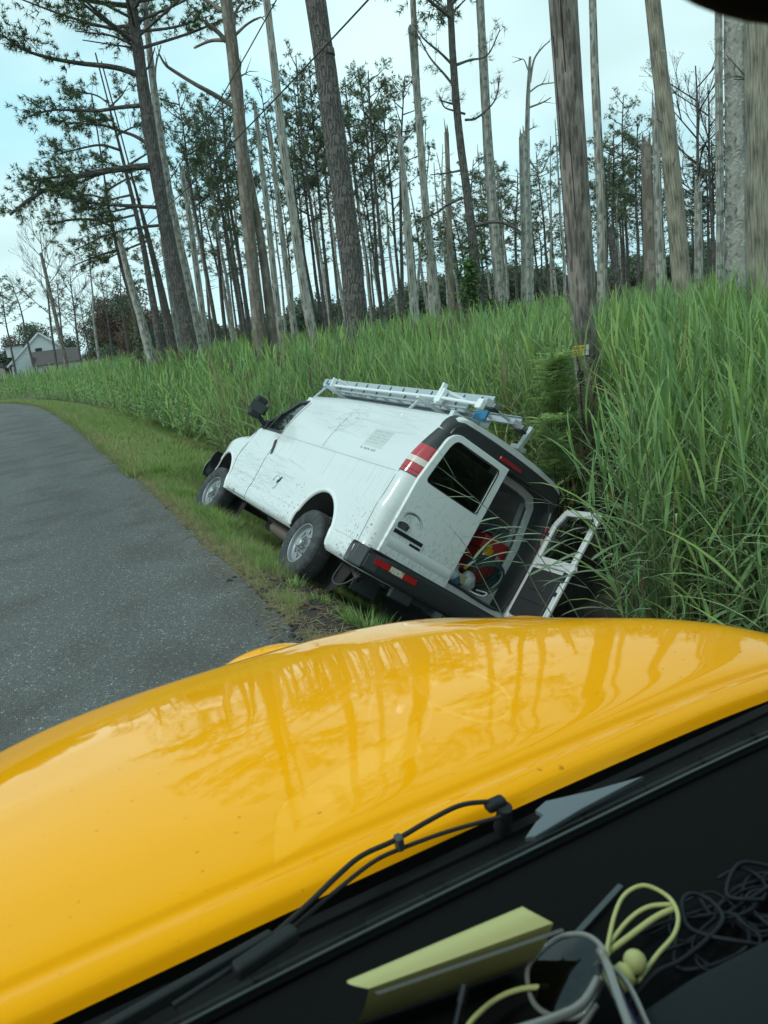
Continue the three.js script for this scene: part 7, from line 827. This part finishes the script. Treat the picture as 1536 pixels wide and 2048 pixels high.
// things lying on the dash
{
  const paper = std(rgb(0.50, 0.48, 0.20), 0.85, { side: THREE.DoubleSide }), white = std(rgb(0.62, 0.64, 0.60), 0.8, { side: THREE.DoubleSide });
  const n = thing('yellow_note_pad', 'yellow paper pad propped on the dash, its top sheets folded over', 'note pad');
  const a = V(0.185, 1.582, -0.606), b = V(0.395, 1.582, -0.570), a0 = V(0.165, 1.488, -0.66), b0 = V(0.365, 1.488, -0.62);
  part('shade_tinted_sheet', surface((u, v) => { const lo = a0.clone().lerp(b0, v), hi = a.clone().lerp(b, v); return lo.lerp(hi, u).add(V(0.0, 0, 0.014 * Math.sin(u * 3.1)).multiplyScalar(0.8)); }, 14, 14), std(rgb(0.34, 0.30, 0.10), 0.85, { side: THREE.DoubleSide }), n);  // same yellow paper as the fold; its shade is painted in as darker colour
  part('folded_sheet', surface((u, v) => { const hi = a.clone().lerp(b, v); const an = u * 2.6; return hi.add(V(-0.012 * Math.sin(an) - 0.006 * u, 0.010 * Math.sin(an) * (0.7 + 0.6 * v) - 0.010 * u, -0.034 * u * (0.8 + 0.4 * v))); }, 12, 16), paper, n);
  part('white_sheet', surface((u, v) => { const hi = a.clone().lerp(b, v); return hi.add(V(0.004 + 0.004 * u, -0.002 - 0.006 * u, 0.005 + 0.004 * v)); }, 3, 16), white, n);
  const pen = thing('black_pen', 'black pen clipped to the yellow note pad', 'pen'); part('barrel', bar(V(0.228, 1.515, -0.535), V(0.272, 1.572, -0.56), 0.0045, 0.004, 12), std(rgb(0.006, 0.006, 0.007), 0.3), pen); part('cap', bar(V(0.265, 1.563, -0.556), V(0.275, 1.576, -0.5615), 0.0052, 0.0048, 12), std(rgb(0.012, 0.012, 0.014), 0.25), pen);
  const cord = std(rgb(0.50, 0.50, 0.19), 0.6), e = thing('yellow_earphones', 'pale yellow earphones with looped cord on the dash', 'earphones');
  const C = (l, y, k = 0) => l.map(([x, z], i) => V(x, y + k * Math.sin(i * 1.7), z));
  part('cord', tube(C([[0.381, -0.521], [0.436, -0.537], [0.457, -0.556], [0.497, -0.588], [0.525, -0.600], [0.553, -0.596], [0.567, -0.572], [0.555, -0.546], [0.526, -0.524], [0.49, -0.515], [0.452, -0.505]], 1.53, 0.004), 0.0025, 90, 8), cord, e);
  part('cord', tube(C([[0.430, -0.548], [0.451, -0.555], [0.494, -0.560], [0.536, -0.564], [0.566, -0.562]], 1.519), 0.0036, 40, 8), cord, e); part('cord', tube(C([[0.440, -0.552], [0.461, -0.561], [0.507, -0.576], [0.54, -0.578], [0.566, -0.566]], 1.522), 0.0026, 40, 8), cord, e);
  part('cord', tube(C([[0.262, -0.552], [0.276, -0.564], [0.311, -0.572], [0.342, -0.569], [0.372, -0.555]], 1.522), 0.0029, 40, 8), cord, e);
  part('ear_bud', [bar(V(0.428, 1.532, -0.512), V(0.446, 1.535, -0.513), 0.0125, 0.0125, 18), new THREE.SphereGeometry(0.0125, 16, 12).translate(0.458, 1.542, -0.514), bar(V(0.444, 1.536, -0.513), V(0.456, 1.540, -0.514), 0.009, 0.007, 14)], cord, e);
  const g = thing('sunglasses', 'clear-framed sunglasses with dark lenses on the dash', 'sunglasses'), fr = phys(rgb(0.20, 0.20, 0.18), 0.1, { clearcoat: 1, clearcoatRoughness: 0.05 });
  const L = [[0.365, -0.584], [0.384, -0.588], [0.41, -0.581], [0.428, -0.559], [0.43, -0.533], [0.418, -0.515], [0.393, -0.502], [0.372, -0.502], [0.354, -0.527], [0.35, -0.555]].map(([x, z]) => V(x, 1.512 + 0.55 * (x - 0.35) + 0.1 * (z + 0.58), z));
  part('lens_rim', tube(L, 0.0032, 80, 8, true), fr, g); { const c = L.reduce((q, p) => q.add(p), V(0, 0, 0)).multiplyScalar(1 / L.length), cv = new THREE.CatmullRomCurve3(L, true); part('lens', surface((u, v) => c.clone().lerp(cv.getPoint(v), u).add(V(-0.003, 0.006, 0).multiplyScalar(1 - u * u)), 6, 40), phys(rgb(0.10, 0.11, 0.10), 0.03, { transmission: 1, thickness: 0 }), g); }
  const lens2 = surface((u, v) => V(lerp(0.405, 0.378, u) + 0.022 * v, 1.572 - 0.022 * v, lerp(-0.515, -0.44, u) + 0.004 * v), 8, 4); part('lens', lens2, phys(rgb(0.012, 0.010, 0.05), 0.06, { clearcoat: 1 }), g);
  part('frame_bridge', [tube([V(0.43, 1.552, -0.54), V(0.418, 1.568, -0.514), V(0.402, 1.574, -0.484), V(0.382, 1.572, -0.44)], 0.0048, 30, 8), tube([V(0.428, 1.548, -0.53), V(0.426, 1.552, -0.49), V(0.408, 1.55, -0.44)], 0.003, 30, 8)], fr, g);
  part('temple', [tube([V(0.40, 1.560, -0.505), V(0.367, 1.558, -0.493), V(0.333, 1.556, -0.498), V(0.294, 1.55, -0.512)], 0.0050, 30, 8), tube([V(0.385, 1.548, -0.492), V(0.35, 1.545, -0.482), V(0.31, 1.54, -0.49)], 0.0038, 30, 8)], fr, g);
  const wire = phys(rgb(0.009, 0.010, 0.014), 0.5, { specularIntensity: 0.5 }), W = (l, y, r, label) => single('black_cable', tube(l.map(([x, z], i) => V(x, y + 0.003 * Math.sin(i * 2.1), z)), r, 80, 7), wire, label, 'cable', 'cables on the dash');
  W([[0.428, -0.494], [0.476, -0.504], [0.515, -0.505], [0.555, -0.507], [0.594, -0.516], [0.609, -0.547], [0.598, -0.564], [0.577, -0.56], [0.558, -0.535], [0.565, -0.509], [0.584, -0.484], [0.607, -0.467]], 1.522, 0.0028, 'dark cable looped round beside the grey dash pad'); W([[0.50, -0.532], [0.52, -0.529], [0.567, -0.525], [0.624, -0.531], [0.69, -0.531], [0.76, -0.54]], 1.508, 0.0024, 'dark cable stretched straight through the cable tangle'); W([[0.52, -0.572], [0.572, -0.56], [0.64, -0.553], [0.717, -0.552], [0.8, -0.56]], 1.50, 0.003, 'dark cable lying furthest back in the cable tangle'); W([[0.527, -0.563], [0.582, -0.554], [0.633, -0.511], [0.656, -0.504], [0.70, -0.51]], 1.50, 0.0022, 'thin dark cable bending towards the grey dash pad');
  const R = rng(64); for (let i = 0; i < 12; i++) { const x = 0.55 + 0.16 * R(), z = -0.53 + 0.05 * (R() - 0.5), l = []; for (let k = 0; k < 7; k++) l.push([x + 0.05 * Math.cos(k * 0.9 + i) + 0.02 * R(), z + 0.03 * Math.sin(k * 0.9 + i) + 0.012 * R()]); W(l, 1.495 + 0.02 * R(), 0.0016 + 0.0012 * R(), 'short length of dark cable inside the cable tangle'); }
  single('plastic_strip', rectBar(V(0.556, 1.497, -0.643), V(0.457, 1.494, -0.615), 0.008, 0.004, V(0, 1, 0), 0.001), std(rgb(0.05, 0.06, 0.062), 0.4), 'narrow dark plastic strip on the dash behind the earphones', 'strip');
}
renderer.render(scene, camera);
